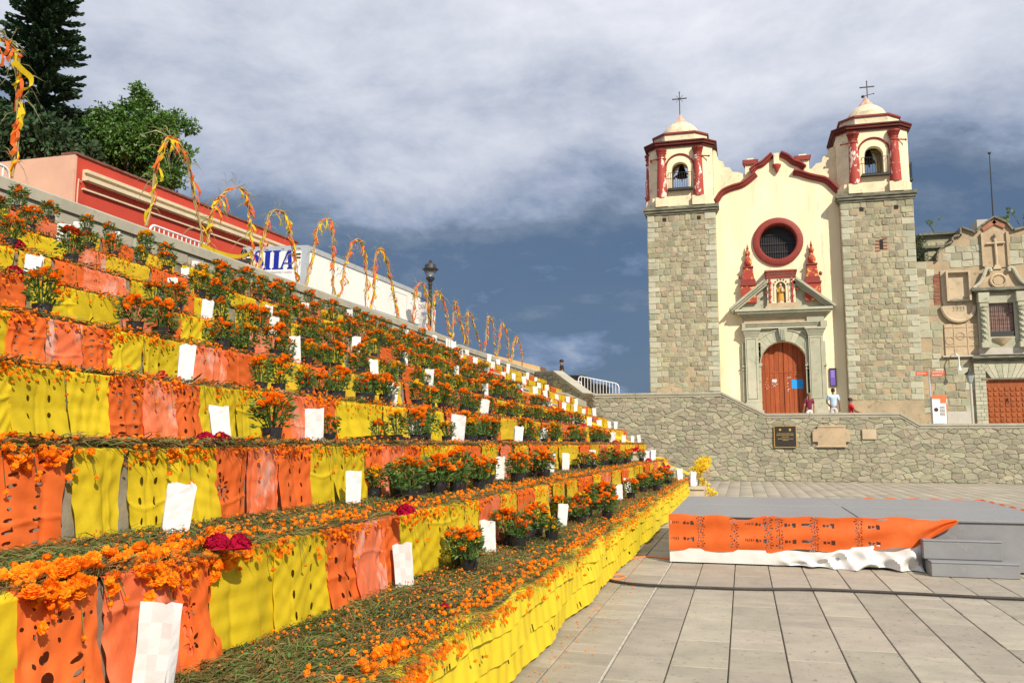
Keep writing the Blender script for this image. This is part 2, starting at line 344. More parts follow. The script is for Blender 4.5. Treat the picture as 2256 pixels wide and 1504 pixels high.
# ------------------------------------------------------------------ stone builders
def inset_stone(poly, y, proud, gap, jit=.012, cham=.25):
    """a dressed stone: polygon (x,z) with chipped corners, front at y-proud; about 35 triangles"""
    cx = sum(p[0] for p in poly) / len(poly); cz = sum(p[1] for p in poly) / len(poly); q = []
    n = len(poly)
    for i in range(n):
        a, b, c = poly[i - 1], poly[i], poly[(i + 1) % n]
        k1 = cham * U(.3, 1); k2 = cham * U(.3, 1)
        q.append((b[0] + (a[0] - b[0]) * k1 * .5, b[1] + (a[1] - b[1]) * k1 * .5)); q.append((b[0] + (c[0] - b[0]) * k2 * .5, b[1] + (c[1] - b[1]) * k2 * .5))
    def shr(p, d):
        dx, dz = p[0] - cx, p[1] - cz; L = math.hypot(dx, dz) + 1e-6; k = max(.3, 1 - d / L); return (cx + dx * k, cz + dz * k)
    r0 = [shr(p, gap + U(-jit, jit) * .6) for p in q]; r1 = [shr(p, gap + .035 + U(-jit, jit)) for p in r0]
    g = G(); k = len(q); py = y - proud
    g.v = [(p[0], y + .03, p[1]) for p in r0] + [(p[0], y - proud * .45, p[1]) for p in r0] + [(p[0], py + U(-.008, .012), p[1]) for p in r1]
    for b in (0, k):
        for i in range(k): g.f.append((b + i, b + (i + 1) % k, b + k + (i + 1) % k, b + k + i)); g.m.append(0)
    g.f.append(tuple(range(2 * k, 3 * k))); g.m.append(0)
    return g
def flip(poly): return poly
def clip_half(poly, px, pz, nx, nz):
    o = []; n = len(poly)
    for i in range(n):
        a, b = poly[i], poly[(i + 1) % n]; da = (a[0] - px) * nx + (a[1] - pz) * nz; db = (b[0] - px) * nx + (b[1] - pz) * nz
        if da <= 0: o.append(a)
        if (da < 0 < db) or (db < 0 < da):
            t = da / (da - db); o.append((a[0] + (b[0] - a[0]) * t, a[1] + (b[1] - a[1]) * t))
    return o
def area(p): return abs(sum(p[i][0] * p[(i + 1) % len(p)][1] - p[(i + 1) % len(p)][0] * p[i][1] for i in range(len(p)))) / 2
def inside(poly, x, z):
    c = False; j = len(poly) - 1
    for i in range(len(poly)):
        a, b = poly[i], poly[j]
        if (a[1] > z) != (b[1] > z) and x < (b[0] - a[0]) * (z - a[1]) / (b[1] - a[1]) + a[0]: c = not c
        j = i
    return c
def rubble(x0, x1, top, sx, sz, jit=.38, z0=0.0):
    """irregular polygons (Voronoi of a jittered grid) filling z0..top(x)"""
    pts = []; r = 0; z = z0 - sz / 2; zmax = max(top(x0), top(x1), top((x0 + x1) / 2), *(top(x0 + (x1 - x0) * i / 20) for i in range(20))) + sz
    while z < zmax:
        x = x0 - sx + (r % 2) * sx * .5
        while x < x1 + sx: pts.append((x + U(-jit, jit) * sx, z + U(-jit, jit) * sz)); x += sx * U(.75, 1.25)
        z += sz; r += 1
    A = np.array(pts); cells = []; an = sx / sz
    for i, (px, pz) in enumerate(pts):
        if px < x0 - sx * .4 or px > x1 + sx * .4 or pz < z0 - sz * .3: continue
        if pz > top(min(max(px, x0), x1)) + sz * .4: continue
        d = (A[:, 0] - px) ** 2 + ((A[:, 1] - pz) * an) ** 2; nb = np.argsort(d)[1:16]
        poly = [(px - sx * 2, pz - sz * 2), (px + sx * 2, pz - sz * 2), (px + sx * 2, pz + sz * 2), (px - sx * 2, pz + sz * 2)]
        for k in nb:
            qx, qz = pts[k]; poly = clip_half(poly, (px + qx) / 2, (pz + qz) / 2, qx - px, (qz - pz) * an * an)
            if len(poly) < 3: break
        if len(poly) < 3: continue
        poly = clip_half(poly, x0, 0, -1, 0); poly = clip_half(poly, x1, 0, 1, 0) if len(poly) > 2 else poly
        poly = clip_half(poly, 0, z0, 0, -1) if len(poly) > 2 else poly
        if len(poly) < 3: continue
        xx = min(max(px, x0), x1); e = .2; sl = (top(min(xx + e, x1)) - top(max(xx - e, x0))) / (min(xx + e, x1) - max(xx - e, x0))
        poly = clip_half(poly, xx, top(xx), -sl, 1)
        if len(poly) >= 3 and area(poly) > .012: cells.append(poly)
    return cells
def courses(x0, x1, z0, z1, hs, ws, quoin=.55, keep=None):
    """squared rubble in rough courses, larger corner stones"""
    o = []; z = z0; r = 0
    while z < z1 - .08:
        h = min(U(*hs), z1 - z)
        if z1 - z - h < .15: h = z1 - z
        xs = [x0]; q = quoin * (1.15 if r % 2 else .75)
        if quoin: xs.append(x0 + q)
        end = x1 - (quoin * (.75 if r % 2 else 1.15) if quoin else 0)
        while xs[-1] < end - ws[1] * .9: xs.append(xs[-1] + U(*ws))
        xs.append(end)
        if quoin: xs.append(x1)
        for a, b in zip(xs[:-1], xs[1:]):
            if b - a < .1: continue
            big = quoin and (a == x0 or b == x1)
            j = .006 if big else .045
            p = [(a + U(-j, j) * .6, z + U(-j, j)), (b + U(-j, j) * .6, z + U(-j, j)), (b + U(-j, j) * .6, z + h + U(-j, j)), (a + U(-j, j) * .6, z + h + U(-j, j))]
            if keep is None or keep(p): o.append((p, big))
        z += h; r += 1
    return o
def merge(gs):
    o = G()
    for g in gs: o.add(g.v, g.f)
    return o

# ================================================================== SETTING
YW = 39.05                       # face of the back wall
TX = [1.633 + .966 * k for k in range(10)]          # terrace edges (distance left of the camera line)
TZ = [.52 * (k + 1) for k in range(9)]
YEND = [27.4, 31.0, 33.0, 35.0, 36.6, 38.2, 39.9, 41.0, 42.0]
PX = 10.33                       # face of the parapet on top of the terraces
g = G(); g.box(-120, 160, -60, 260, -1.2, -.30); g.obj('ground', earth_m, kind='structure', label='dry ground under and around the plaza')
# plaza: earth-filled joints under separate slabs
g = G(); g.box(-1.9, 40, -8, YW + .3, -.25, -.022)
plaza = g.obj('plaza', slabj_m, kind='structure', label='stone paved plaza of long grey slabs with dark joints')
unit = G(); e = .012
unit.v = [(-.5, -.5, -.06), (.5, -.5, -.06), (.5, .5, -.06), (-.5, .5, -.06), (-.5, -.5, -.004), (.5, -.5, -.004), (.5, .5, -.004), (-.5, .5, -.004),
          (-.49, -.49, 0), (.49, -.49, 0), (.49, .49, 0), (-.49, .49, 0)]
for b in (0, 4):
    for i in range(4): unit.f.append((b + i, b + (i + 1) % 4, b + 4 + (i + 1) % 4, b + 4 + i)); unit.m.append(0)
unit.f.append((8, 9, 10, 11)); unit.m.append(0)
slab_me = unit.mesh('slab', slab_m); uV, uF = tris(unit)
nslab = 0; farV = []; farS = []
def put_slab(x0, x1, y0, y1, single):
    global nslab
    gx = .0052 if y0 < 16 else .0045; sz = U(.9, 1.1); zz = U(-.0035, .0025) if y0 < 16 else U(-.0006, .0006)
    c = ((x0 + x1) / 2, (y0 + y1) / 2, zz); s = (x1 - x0 - 2 * gx, y1 - y0 - 2 * gx * .35, 1)
    if single and nslab < 292:
        o = bpy.data.objects.new('slab', slab_me); C.objects.link(o); o.parent = plaza; o.location = c; o.scale = s
        o.rotation_euler = (U(-.002, .002), U(-.002, .002), 0); nslab += 1
    else: farV.append(c); farS.append(s)
for k in range(-1, 40):
    x0 = -.99 + .42 * k; x1 = x0 + .42
    if k == -1: x0, x1 = -1.40, -1.0
    y = -3 + U(0, .8)
    while y < YW - .02:
        L = U(.5, .95) if R() < .75 else U(.95, 1.3)
        if k == -1: L = U(.3, .75)
        y1 = min(y + L, YW - .01)
        vis = y > 4.6 and y < 16 and x0 < .42 * y and not (y > 12.3 and x0 > -.95)
        put_slab(x0 + (.012 if k == 0 else 0), x1, y, y1, vis); y = y1
y = -3.0
while y < YW - .02:
    y1 = min(y + U(.35, .8), YW - .01); put_slab(-1.9, -1.40, y, y1, 4.6 < y < 16); y = y1
uV[8:, 2] = -.0005; uV[8:, :2] *= .999
Vf = np.concatenate([uV * np.array(s, dtype=np.float32) + np.array(c, dtype=np.float32) for c, s in zip(farV, farS)])
Ff = np.concatenate([uF + i * len(uV) for i in range(len(farV))])
link('paving_slabs', npmesh('paving_slabs', Vf, Ff, slab_m), plaza, kind='stuff')
g = G(); g.box(-.999, -.982, -3, 39, -.03, .001); g.obj('joint_strip', joint_w, plaza)
# terraces
for k in range(9):
    x1 = -TX[k]; z = TZ[k]; g = G()
    g.box(-12 if k == 8 else -(TX[k + 1] + .02) - .3, x1, -3, YEND[k], -.3, z)
    o = g.obj('terrace', terr_m, kind='structure', label=f'{ORD[k]} stone step of the flower covered amphitheatre')
# street behind the parapet and forecourt behind the back wall
g = G(); g.box(-75, -10.76, -10, 43.6, 4.4, 5.2); g.box(-75, -14.5, 43.61, 140, 4.4, 5.2); g.obj('street', roadm, kind='structure', label='upper street behind the stone parapet')
g = G()
pr = [(-14.5, 5.15), (-10.75, 4.5), (-8.0, 3.98), (-6.4, 3.3), (0, 2.35), (3, 2.15), (45, 2.05)]
for y0, y1 in ((39.46, 75),):
    g.prism([(-14.5, 0)] + [(45, 0)] + pr[::-1], y0 + 4.2 if False else y0, y1)
fore = g.obj('forecourt', cope_m, kind='structure', label='raised stone forecourt before the church'); 

# parapet on the terraces (two runs with a step between them)
par = thing('parapet_wall', 'long grey stone parapet with pale coping above the flower terraces', 'wall', (-PX, 20, 4.68))
def par_run(y0, y1, zt, xo):
    g = G(); g.box(-PX - .34 - xo, -PX - xo, y0, y1, 3.5, zt - .20); g.obj('parapet_masonry', mortg_m, par)
    z = 4.70; cells = []
    while z < zt - .24:
        h = min(.28, zt - .21 - z); y = max(y0, 6)
        while y < y1 - .1:
            L = U(.45, .95); b = min(y + L, y1); cells.append([(y, z), (b, z), (b, z + h), (y, z + h)]); y = b
        z += h
    for cpoly in cells:
        gg = inset_stone(cpoly, 0, .02, .012, .006, .12); gg.v = [(-PX - xo - p[1], p[0], p[2]) for p in gg.v]
        gg.obj('stone', cope_m, par)
    y = y0
    while y < y1 - .05:
        b = min(y + U(1.3, 1.8), y1); g = G(); j = U(-.006, .006)
        g.prism([(-PX - .42 - xo, zt - .20), (-PX + .06 - xo, zt - .20), (-PX + .06 - xo, zt - .03), (-PX + .04 - xo, zt + j), (-PX - .40 - xo, zt + j), (-PX - .42 - xo, zt - .03)], y + .006, b - .006, 1)
        g.obj('coping_stone', cope_m, par); y = b
par_run(-2, 30.0, 5.47, 0); par_run(30.9, 43.35, 5.35, 0)
g = G(); g.prism([(30.0, 4.7), (30.9, 4.7), (30.9, 5.22), (30.55, 5.28), (30.1, 5.12), (30.0, 5.0)], -PX - .36, -PX + .16, 0); g.obj('end_block', cope_m, par)
# thin white posts in the gap of the parapet
for i in range(3):
    g = G(); g.box(-.03, .03, -.03, .03, 0, .62)
    o = g.obj('post', white_m, None, loc=(-PX + .1, 29.3 + i * .28, 4.75)); o['label'] = ('left', 'middle', 'right')[i] + ' one of three short white posts at the end of the first parapet run'; o['category'] = 'post'; o['group'] = 'white posts by the parapet end'

# back wall: main face (facing the camera) and the oblique left wing rising with a stair
wall = thing('retaining_wall', 'long rubble stone retaining wall with a stepped pale coping below the church', 'wall', (3, YW, 0))
def wtop(x):
    for (a, za), (b, zb) in zip(WT[:-1], WT[1:]):
        if a <= x <= b: return za + (zb - za) * (x - a) / (b - a)
    return WT[0][1] if x < WT[0][0] else WT[-1][1]
WT = [(-6.49, 3.86), (-.86, 3.86), (1.0, 2.90), (6.35, 2.90), (7.1, 2.42), (40, 2.42)]
CT = .17
cells = rubble(-6.49, 14.6, lambda x: wtop(x) - CT, .34, .20, .46)
g = G(); poly = [(-6.49, -.2), (40, -.2)] + [(x, z - CT) for x, z in WT[::-1]]
g.prism(poly, YW + .02, YW + .42); g.obj('wall_core', mortg_m, wall)
def vis_key(p):
    cx = sum(q[0] for q in p) / len(p); cz = sum(q[1] for q in p) / len(p)
    hid = cx > 11.2 or (cx < -1.7 and cz < 3.86 - (cx + 6.49) * .80 - .9)
    return -area(p) + (100 if hid else 0)
cells.sort(key=vis_key); rest = []
for i, p in enumerate(cells):
    gg = inset_stone(p, YW, U(.004, .032), .009, .014, .40)
    if i < 290: gg.obj('stone', stone_m, wall)
    else: rest.append(gg)
merge(rest).obj('small_stones', stone_m, wall, kind='stuff')
def coping(par_, pts, y0, y1, name='coping', tf=None):
    """sloped coping segments following a (x,z) top line, with a drip edge"""
    for (a, za), (b, zb) in zip(pts[:-1], pts[1:]):
        n = max(1, int(math.hypot(b - a, zb - za) / 1.6))
        for i in range(n):
            xa, xb = a + (b - a) * i / n, a + (b - a) * (i + 1) / n; za_, zb_ = za + (zb - za) * i / n, za + (zb - za) * (i + 1) / n
            g = G(); e = .004
            for (yy0, yy1, t0, t1) in ((y0, y1, 0, .09), (y0 + .035, y1 - .035, .0902, CT + .02)):
                g.add([(xa + e, yy0, za_ - t1), (xb - e, yy0, zb_ - t1), (xb - e, yy1, zb_ - t1), (xa + e, yy1, za_ - t1),
                       (xa + e, yy0, za_ - t0), (xb - e, yy0, zb_ - t0), (xb - e, yy1, zb_ - t0), (xa + e, yy1, za_ - t0)],
                      [(0, 3, 2, 1), (4, 5, 6, 7), (0, 1, 5, 4), (1, 2, 6, 5), (2, 3, 7, 6), (3, 0, 4, 7)])
            if tf: g.v = [tf(p) for p in g.v]
            g.obj(name, cope_m, par_)
coping(wall, WT[:-1] + [(18, 2.42)], YW - .07, YW + .48)
# oblique wing A-B
A_, B_ = Vector((-10.43, 43.41)), Vector((-6.49, 39.05)); LAB = (B_ - A_).length; dAB = (B_ - A_) / LAB; nAB = Vector((dAB.y, -dAB.x))
wing = thing('wing_wall', 'oblique rubble wall wing whose sloped coping climbs to the parapet', 'wall', (-8.5, 41.2, 0))
def tfAB(p): q = A_ + dAB * p[0] - nAB * (p[1]) * -1; return (A_.x + dAB.x * p[0] - nAB.x * p[1] * -1 * -1, A_.y + dAB.y * p[0] - nAB.y * p[1] * -1 * -1, p[2])
# local frame: s along the wing, y behind the face (away from the plaza), z up
nrm = Vector((dAB.y, -dAB.x)) * -1 if (Vector((dAB.y, -dAB.x)).x < 0) else Vector((dAB.y, -dAB.x))
# face normal towards the plaza (+x, -y side)
nf = Vector((-dAB.y, dAB.x));  nf = nf if nf.y < 0 else -nf
def tfAB(p): return (A_.x + dAB.x * p[0] - nf.x * p[1], A_.y + dAB.y * p[0] - nf.y * p[1], p[2])
WT2 = [(0, 5.33), (2.2, 5.20), (5.0, 3.95), (LAB, 3.86)]
def top2(s):
    for (a, za), (b, zb) in zip(WT2[:-1], WT2[1:]):
        if a <= s <= b: return za + (zb - za) * (s - a) / (b - a)
    return 3.86
g = G(); g.prism([(0, 0), (LAB, 0)] + [(s, z - CT) for s, z in WT2[::-1]], .02, .42); g.v = [tfAB(p) for p in g.v]; g.obj('wall_core', mortg_m, wing)
for p in rubble(0, LAB, lambda s: top2(s) - CT, .45, .28, .43, z0=2.2):
    gg = inset_stone(p, 0, U(.012, .05), .014, .012, .3); gg.v = [tfAB(q) for q in gg.v]; gg.obj('stone', stone_m, wing)
coping(wing, WT2, -.07, .48, tf=tfAB)

# plaques on the back wall
g = G(); g.box(1.31, 2.21, YW - .11, YW - .052, 1.45, 2.36)
pl = g.obj('wall_plaque', bronzeplate_m); pl['label'] = 'dark bronze plaque with gilt rim on the rubble retaining wall'; pl['category'] = 'plaque'
g = G()
for x0, x1, z0, z1 in ((1.31, 2.21, 2.345, 2.372), (1.31, 2.21, 1.438, 1.465), (1.298, 1.322, 1.438, 2.372), (2.198, 2.222, 1.438, 2.372)): g.box(x0, x1, YW - .116, YW - .104, z0, z1)
g.obj('rim', gold_m, pl)
g = G()
for z, a, b in ((2.02, 1.42, 2.1), (1.95, 1.40, 2.12), (1.88, 1.62, 1.9), (1.80, 1.45, 2.08), (1.74, 1.65, 1.88)):
    x = a
    while x < b: L = U(.02, .06); g.box(x, min(x + L, b), YW - .114, YW - .111, z, z + .022); x += L + .015
g.lathe([(.05, 0), (.04, .006), (0, .008)], (0, 0, 0), 8); k = len(g.v) - 24
g.v[k:] = [(1.55 + p[0], YW - .111 - p[2], 2.19 + p[1]) for p in g.v[k:]]
g.box(1.92, 2.0, YW - .116, YW - .111, 2.14, 2.24); g.obj('gilt_relief', gold_m, pl, kind='stuff')
g = G(); g.prism([(3.07, 1.5), (4.19, 1.5), (4.19, 1.68), (4.36, 1.68), (4.36, 2.12), (4.28, 2.22), (4.19, 2.22), (4.19, 2.36), (3.07, 2.36), (3.07, 2.22), (2.95, 2.22), (2.87, 2.1), (2.87, 1.68), (3.07, 1.68)], YW - .12, YW - .045)
pl2 = g.obj('wall_plaque', buff_m); pl2['label'] = 'large buff stone tablet with stepped corners on the retaining wall'; pl2['category'] = 'plaque'
g = G(); g.box(3.1, 4.16, YW - .15, YW - .121, 2.30, 2.38); g.box(3.0, 4.25, YW - .135, YW - .121, 1.46, 1.53); g.obj('moulding', buff_m, pl2, kind='stuff')
g = G(); g.box(4.85, 5.40, YW - .10, YW - .045, 1.79, 2.21)
pl3 = g.obj('wall_plaque', plas_m); pl3['label'] = 'small pale stone tablet right of the stepped corner tablet'; pl3['category'] = 'plaque'

# ================================================================== CHURCH
YF = 50.0; YT = 49.3
ch = thing('church', 'cream and stone church with twin bell towers, round window and arched wooden door', 'church', (2.2, YF, 2.2))
# facade wall with door and window openings left as recesses: built from strips round the openings
GB = [(-1.12, 2.0)] ; 
gable = [(-1.12, 15.45), (-.75, 15.95), (-.2, 16.22), (.35, 16.38), (.75, 16.62), (1.08, 16.78), (1.12, 17.05), (1.45, 17.45), (1.75, 17.75), (2.05, 17.92), (2.32, 17.95),
         (2.6, 17.92), (2.95, 17.75), (3.3, 17.35), (3.62, 17.05), (3.66, 16.80), (3.98, 16.62), (4.4, 16.40), (4.9, 16.22), (5.3, 15.95), (5.56, 15.5)]
def arch_poly(x0, x1, zb, zs, n=14):
    r = (x1 - x0) / 2; c = (x0 + x1) / 2
    return [(x0, zb)] + [(c - r * math.cos(math.pi * i / n), zs + r * math.sin(math.pi * i / n)) for i in range(n + 1)] + [(x1, zb)]
DX0, DX1, DZS = 1.09, 3.55, 6.02
WCX, WCZ, WR = 2.24, 12.92, 1.0
def strip_with_arch(g, x0, x1, z0, z1, ax0, ax1, zs, y0, y1, m=0):
    """a wall panel with an arched opening from z0 up"""
    r = (ax1 - ax0) / 2; c = (ax0 + ax1) / 2; n = 16
    g.box(x0, ax0, y0, y1, z0, z1, m); g.box(ax1, x1, y0, y1, z0, z1, m)
    for i in range(n):
        a0, a1 = math.pi * (1 - i / n), math.pi * (1 - (i + 1) / n)
        p, q = (c + r * math.cos(a0), zs + r * math.sin(a0)), (c + r * math.cos(a1), zs + r * math.sin(a1))
        g.prism([p, q, (q[0], z1), (p[0], z1)], y0, y1, 1, m)
g = G(); strip_with_arch(g, -1.12, 5.56, 2.0, 7.75, DX0, DX1, DZS, YF, YF + .9)
g.box(-1.12, 5.56, YF, YF + .9, 7.75, 11.4)
n = 32                                            # band with the round window
for i in range(n):
    a0, a1 = 2 * math.pi * i / n, 2 * math.pi * (i + 1) / n
    p, q = (WCX + WR * math.cos(a0), WCZ + WR * math.sin(a0)), (WCX + WR * math.cos(a1), WCZ + WR * math.sin(a1))
    def sq(a):
        k = 1.52 / max(abs(math.cos(a)), abs(math.sin(a))); return (WCX + k * math.cos(a), WCZ + k * math.sin(a))
    g.prism([p, sq(a0), sq(a1), q], YF, YF + .9)
g.box(-1.12, WCX - 1.52, YF, YF + .9, 11.4, 14.44); g.box(WCX + 1.52, 5.56, YF, YF + .9, 11.4, 14.44)
for (xa, za), (xb, zb) in zip(gable[:-1], gable[1:]):
    if xb > xa: g.prism([(xa, 14.44), (xb, 14.44), (xb, zb), (xa, za)], YF, YF + .9)
g.obj('facade_wall', cream_m, ch)
# the stepped side walls linking gable and towers
g = G()
ls = [(-1.2, 15.2), (-1.2, 18.75), (-1.0, 18.6), (-.9, 18.05), (-.62, 17.95), (-.55, 17.62), (-.25, 17.55), (-.12, 17.3), (.2, 17.25), (.5, 17.12), (1.2, 17.12), (1.2, 15.2)]
g.prism(ls, YF + .35, YF + .85); g.obj('shoulder_wall', creamw_m, ch); g = G()
rs = [(3.6, 15.2), (3.6, 17.1), (4.25, 17.12), (4.5, 17.4), (4.8, 17.45), (4.86, 17.75), (5.1, 17.85), (5.2, 18.2), (5.6, 18.35), (5.6, 15.2)]
g.prism(rs, YF + .35, YF + .85)
g.obj('shoulder_wall', creamw_m, ch)
# merlon posts with red caps
for x0, x1 in ((.6, 1.2), (3.45, 4.1)):
    g = G(); g.box(x0, x1, YF + .2, YF + .8, 16.4, 17.62); g.box(x0 + .12, x1 - .12, YF + .3, YF + .7, 17.86, 18.0); o = g.obj('merlon', cream_m, ch)
    g = G(); g.prism([(x0 - .02, 17.60), (x1 + .02, 17.60), (x1 + .14, 17.86), (x0 - .14, 17.86)], YF + .08, YF + .92); g.obj('red_cap', red_m, o)
# gable mouldings: four red S-curved cornices
def sweep(path, prof, name, m, parent):
    """sweep a (out, up) profile along an (x,z) path; out = towards the camera"""
    g = G(); P = [Vector((p[0], p[1])) for p in path]; k = len(prof)
    for i, p in enumerate(P):
        d = (P[min(i + 1, len(P) - 1)] - P[max(i - 1, 0)]).normalized(); nn = Vector((-d.y, d.x))
        if nn.y < 0: nn = -nn
        for (oy, uu) in prof: g.v.append((p.x + nn.x * uu, YF - oy, p.y + nn.y * uu))
    for i in range(len(P) - 1):
        for j in range(k): g.f.append((i * k + j, i * k + (j + 1) % k, (i + 1) * k + (j + 1) % k, (i + 1) * k + j)); g.m.append(0)
    g.f.append(tuple(range(k))); g.f.append(tuple(range((len(P) - 1) * k, len(P) * k))); g.m += [0, 0]
    return g.obj(name, m, parent)
prof = [(-.1, -.20), (.08, -.20), (.12, -.12), (.20, -.10), (.20, -.02), (.32, .02), (.32, .10), (-.1, .12)]
def smooth2(pts, n=18): return [(p.x, p.y) for p in bezier_pts([(a, b, 0) for a, b in pts], n)]
for pts in ([(-1.12, 15.50), (-.75, 16.0), (-.2, 16.25), (.35, 16.38), (.75, 16.62), (1.15, 16.95)], [(.88, 17.15), (1.2, 17.42), (1.5, 17.52), (1.75, 17.72), (2.08, 18.0)],
            [(2.56, 18.03), (2.95, 17.80), (3.25, 17.50), (3.6, 17.32), (3.85, 17.08)], [(3.22, 16.90), (3.6, 16.80), (4.0, 16.62), (4.5, 16.45), (5.0, 16.25), (5.56, 15.62)]):
    sweep(smooth2(pts), prof, 'gable_cornice', red_m, ch)
# little corbel and lamp housing under the gable top
g = G(); g.box(2.17, 2.47, YF - .30, YF + .1, 17.35, 18.0); g.obj('gable_niche', creamw_m, ch)
g = G(); g.lathe([(0, -.45), (.08, -.35), (.2, -.1), (.25, .02), (.25, .08), (0, .08)], (2.32, YF - .12, 17.28), 10); g.obj('corbel', redp_m, ch, smooth=True)
# round window: red frame ring, splayed reveal, glazing with bars
g = G(); n = 48
rp = [(1.37, .02), (1.37, .12), (1.30, .16), (1.06, .16), (1.0, .10), (.98, -.55)]
for i in range(n):
    a = 2 * math.pi * i / n
    for r, oy in rp: g.v.append((WCX + r * math.cos(a), YF - oy, WCZ + r * math.sin(a)))
k = len(rp)
for i in range(n):
    for j in range(k - 1): g.f.append((i * k + j, i * k + j + 1, ((i + 1) % n) * k + j + 1, ((i + 1) % n) * k + j)); g.m.append(0)
win = g.obj('round_window', red_m, ch, smooth=True)
g = G(); g.prism([(WCX + 1.02 * math.cos(2 * math.pi * i / 40), WCZ + 1.02 * math.sin(2 * math.pi * i / 40)) for i in range(40)], YF + .50, YF + .53)
wp = mat('old_window_glass', (.018, .017, .02), (.035, .034, .038), 2, rough=.4, spec=.25); g.obj('pane', wp, win)
g = G()
for i in range(-7, 8):
    x = WCX + i * .125; h = math.sqrt(max(0, .98 ** 2 - (i * .125) ** 2)); g.box(x - .012, x + .012, YF + .42, YF + .445, WCZ - h, WCZ + h)
for zz in (-.5, 0, .5):
    h = math.sqrt(.98 ** 2 - zz ** 2); g.box(WCX - h, WCX + h, YF + .40, YF + .419, WCZ + zz - .02, WCZ + zz + .02)
g.obj('window_bars', iron_m, win)
# ---- portal
PORT = []
for x0, x1 in ((.28, .98), (3.64, 4.40)):
    por = G(); por.box(x0, x1, YF - .36, YF, 3.85, 7.55); por.box(x0 - .1, x1 + .12, YF - .46, YF, 3.42, 3.82); por.box(x0 - .04, x1 + .06, YF - .41, YF, 3.82, 3.90); por.box(x0 - .18, x1 + .2, YF - .55, YF, 2.0, 3.43); PORT.append(por.obj('portal_pilaster', cant_m, ch))
for (x0, x1), portal in zip(((.28, .98), (3.64, 4.40)), PORT):            # sunk panel drawn by a raised fillet, capital mouldings
    g = G()
    for a, b, z0, z1 in ((x0 + .08, x0 + .12, 4.1, 7.4), (x1 - .12, x1 - .08, 4.1, 7.4), (x0 + .08, x1 - .08, 7.4, 7.44), (x0 + .08, x1 - .08, 4.06, 4.1)): g.box(a, b, YF - .39, YF - .361, z0, z1)
    g.obj('panel_fillet', cant_m, portal)
    g = G()
    for i, (z, ov) in enumerate(((7.55, .03), (7.66, .07), (7.76, .11), (7.86, .17))): g.box(x0 - ov, x1 + ov, YF - .37 - ov, YF, z + .002, z + .10)
    g.obj('capital', cant_m, portal)
    g = G(); g.box(x0 - .17, x0 - .02, YF - .20, YF - .002, 3.9, 7.2); g.box(x1 + .02, x1 + .13, YF - .16, YF - .002, 3.9, 7.2)
    g.box(x0 - .2, x0, YF - .26, YF - .0025, 5.85, 5.93); g.box(x1, x1 + .16, YF - .24, YF - .0025, 5.85, 5.93); g.box(x0 - .19, x0, YF - .24, YF - .0025, 5.68, 5.73)
    g.obj('side_strip', cant_m, portal)
# voussoir ring
cx = (DX0 + DX1) / 2; r0 = (DX1 - DX0) / 2
nv = 15
for i in range(nv):
    a0, a1 = math.pi * i / nv + .004, math.pi * (i + 1) / nv - .004
    pts = [(cx + rr * math.cos(a), DZS + rr * math.sin(a)) for rr, a in ((r0 - .0, a0), (r0 + .66, a0), (r0 + .66, (a0 + a1) / 2), (r0 + .66, a1), (r0, a1), (r0, (a0 + a1) / 2))]
    pts = [(min(max(p[0], .985), 3.635), p[1]) for p in pts]
    g = G(); g.prism(pts, YF - .16, YF + .70); g.obj('voussoir', cant_m, ch)
for rr, oy, wd in ((r0 + .64, .235, .06), (r0 + .02, .20, .07)):
    path = [(cx + rr * math.cos(math.pi * i / 30), YF - oy + .05, DZS + rr * math.sin(math.pi * i / 30)) for i in range(31) if .985 < cx + rr * math.cos(math.pi * i / 30) < 3.635 or rr < r0 + .1]
    g = G(); g.tube(path, wd * .55, 6); g.obj('arch_moulding', cant_m, ch)
g = G()
for x0, x1 in ((.99, DX0), (DX1, 3.635)):
    g = G(); g.box(x0, x1, YF - .20, YF + .72, 2.2, 5.93); g.box(x0 - .02 if x0 > 3 else x0, x1 + .08 if x0 < 3 else x1, YF - .26, YF + .6, 5.93, 6.03); g.obj('door_jamb', cant_m, ch)
for i in range(16):
    pass
g = G(); r = r0                                   # spandrels between arch ring and pilasters
strip_with_arch(g, .982, 3.638, 5.0, 7.962, DX0, DX1, DZS, YF - .12, YF - .003); g.obj('spandrel', cant_m, ch)
g = G(); g.prism([(cx - .13, 7.30), (cx + .13, 7.30), (cx + .24, 7.96), (cx - .24, 7.96)], YF - .40, YF - .04)
for dx in (-.09, .0, .09): g.box(cx + dx - .028, cx + dx + .028, YF - .44, YF - .40, 7.38, 7.9)
g.obj('keystone', cant_m, ch)
# entablature
g = G()
g.box(.20, 4.52, YF - .30, YF, 7.965, 8.12); g.box(.14, 4.60, YF - .36, YF, 8.12, 8.22); g.box(.10, 4.62, YF - .42, YF, 8.22, 8.30)
g.box(.14, .32, YF - .50, YF - .42, 7.97, 8.3); g.box(4.3, 4.64, YF - .50, YF - .42, 7.97, 8.3)
g.obj('architrave', cant_m, ch)
g = G(); g.box(.26, 3.60, YF - .22, YF, 8.30, 8.72); g.obj('frieze', buff_m, ch)
g = G(); g.box(3.60, 4.5, YF - .34, YF, 8.30, 8.72); g.obj('frieze_block', cant_m, ch)
g = G()
for x0, x1, oy, z0, z1 in ((.18, 4.62, .30, 8.60, 8.70), (.06, 4.72, .42, 8.70, 8.80), (-.10, 4.86, .62, 8.80, 8.92), (-.22, 4.96, .72, 8.92, 9.04)): g.box(x0, x1, YF - oy, YF + .01, z0 + .002, z1)
g.obj('pediment_cornice', cant_m, ch)
g = G(); g.prism([(-.05, 9.04), (4.82, 9.04), (3.0, 10.55), (1.55, 10.55)], YF - .16, YF - .004); g.obj('tympanum', cant_m, ch)
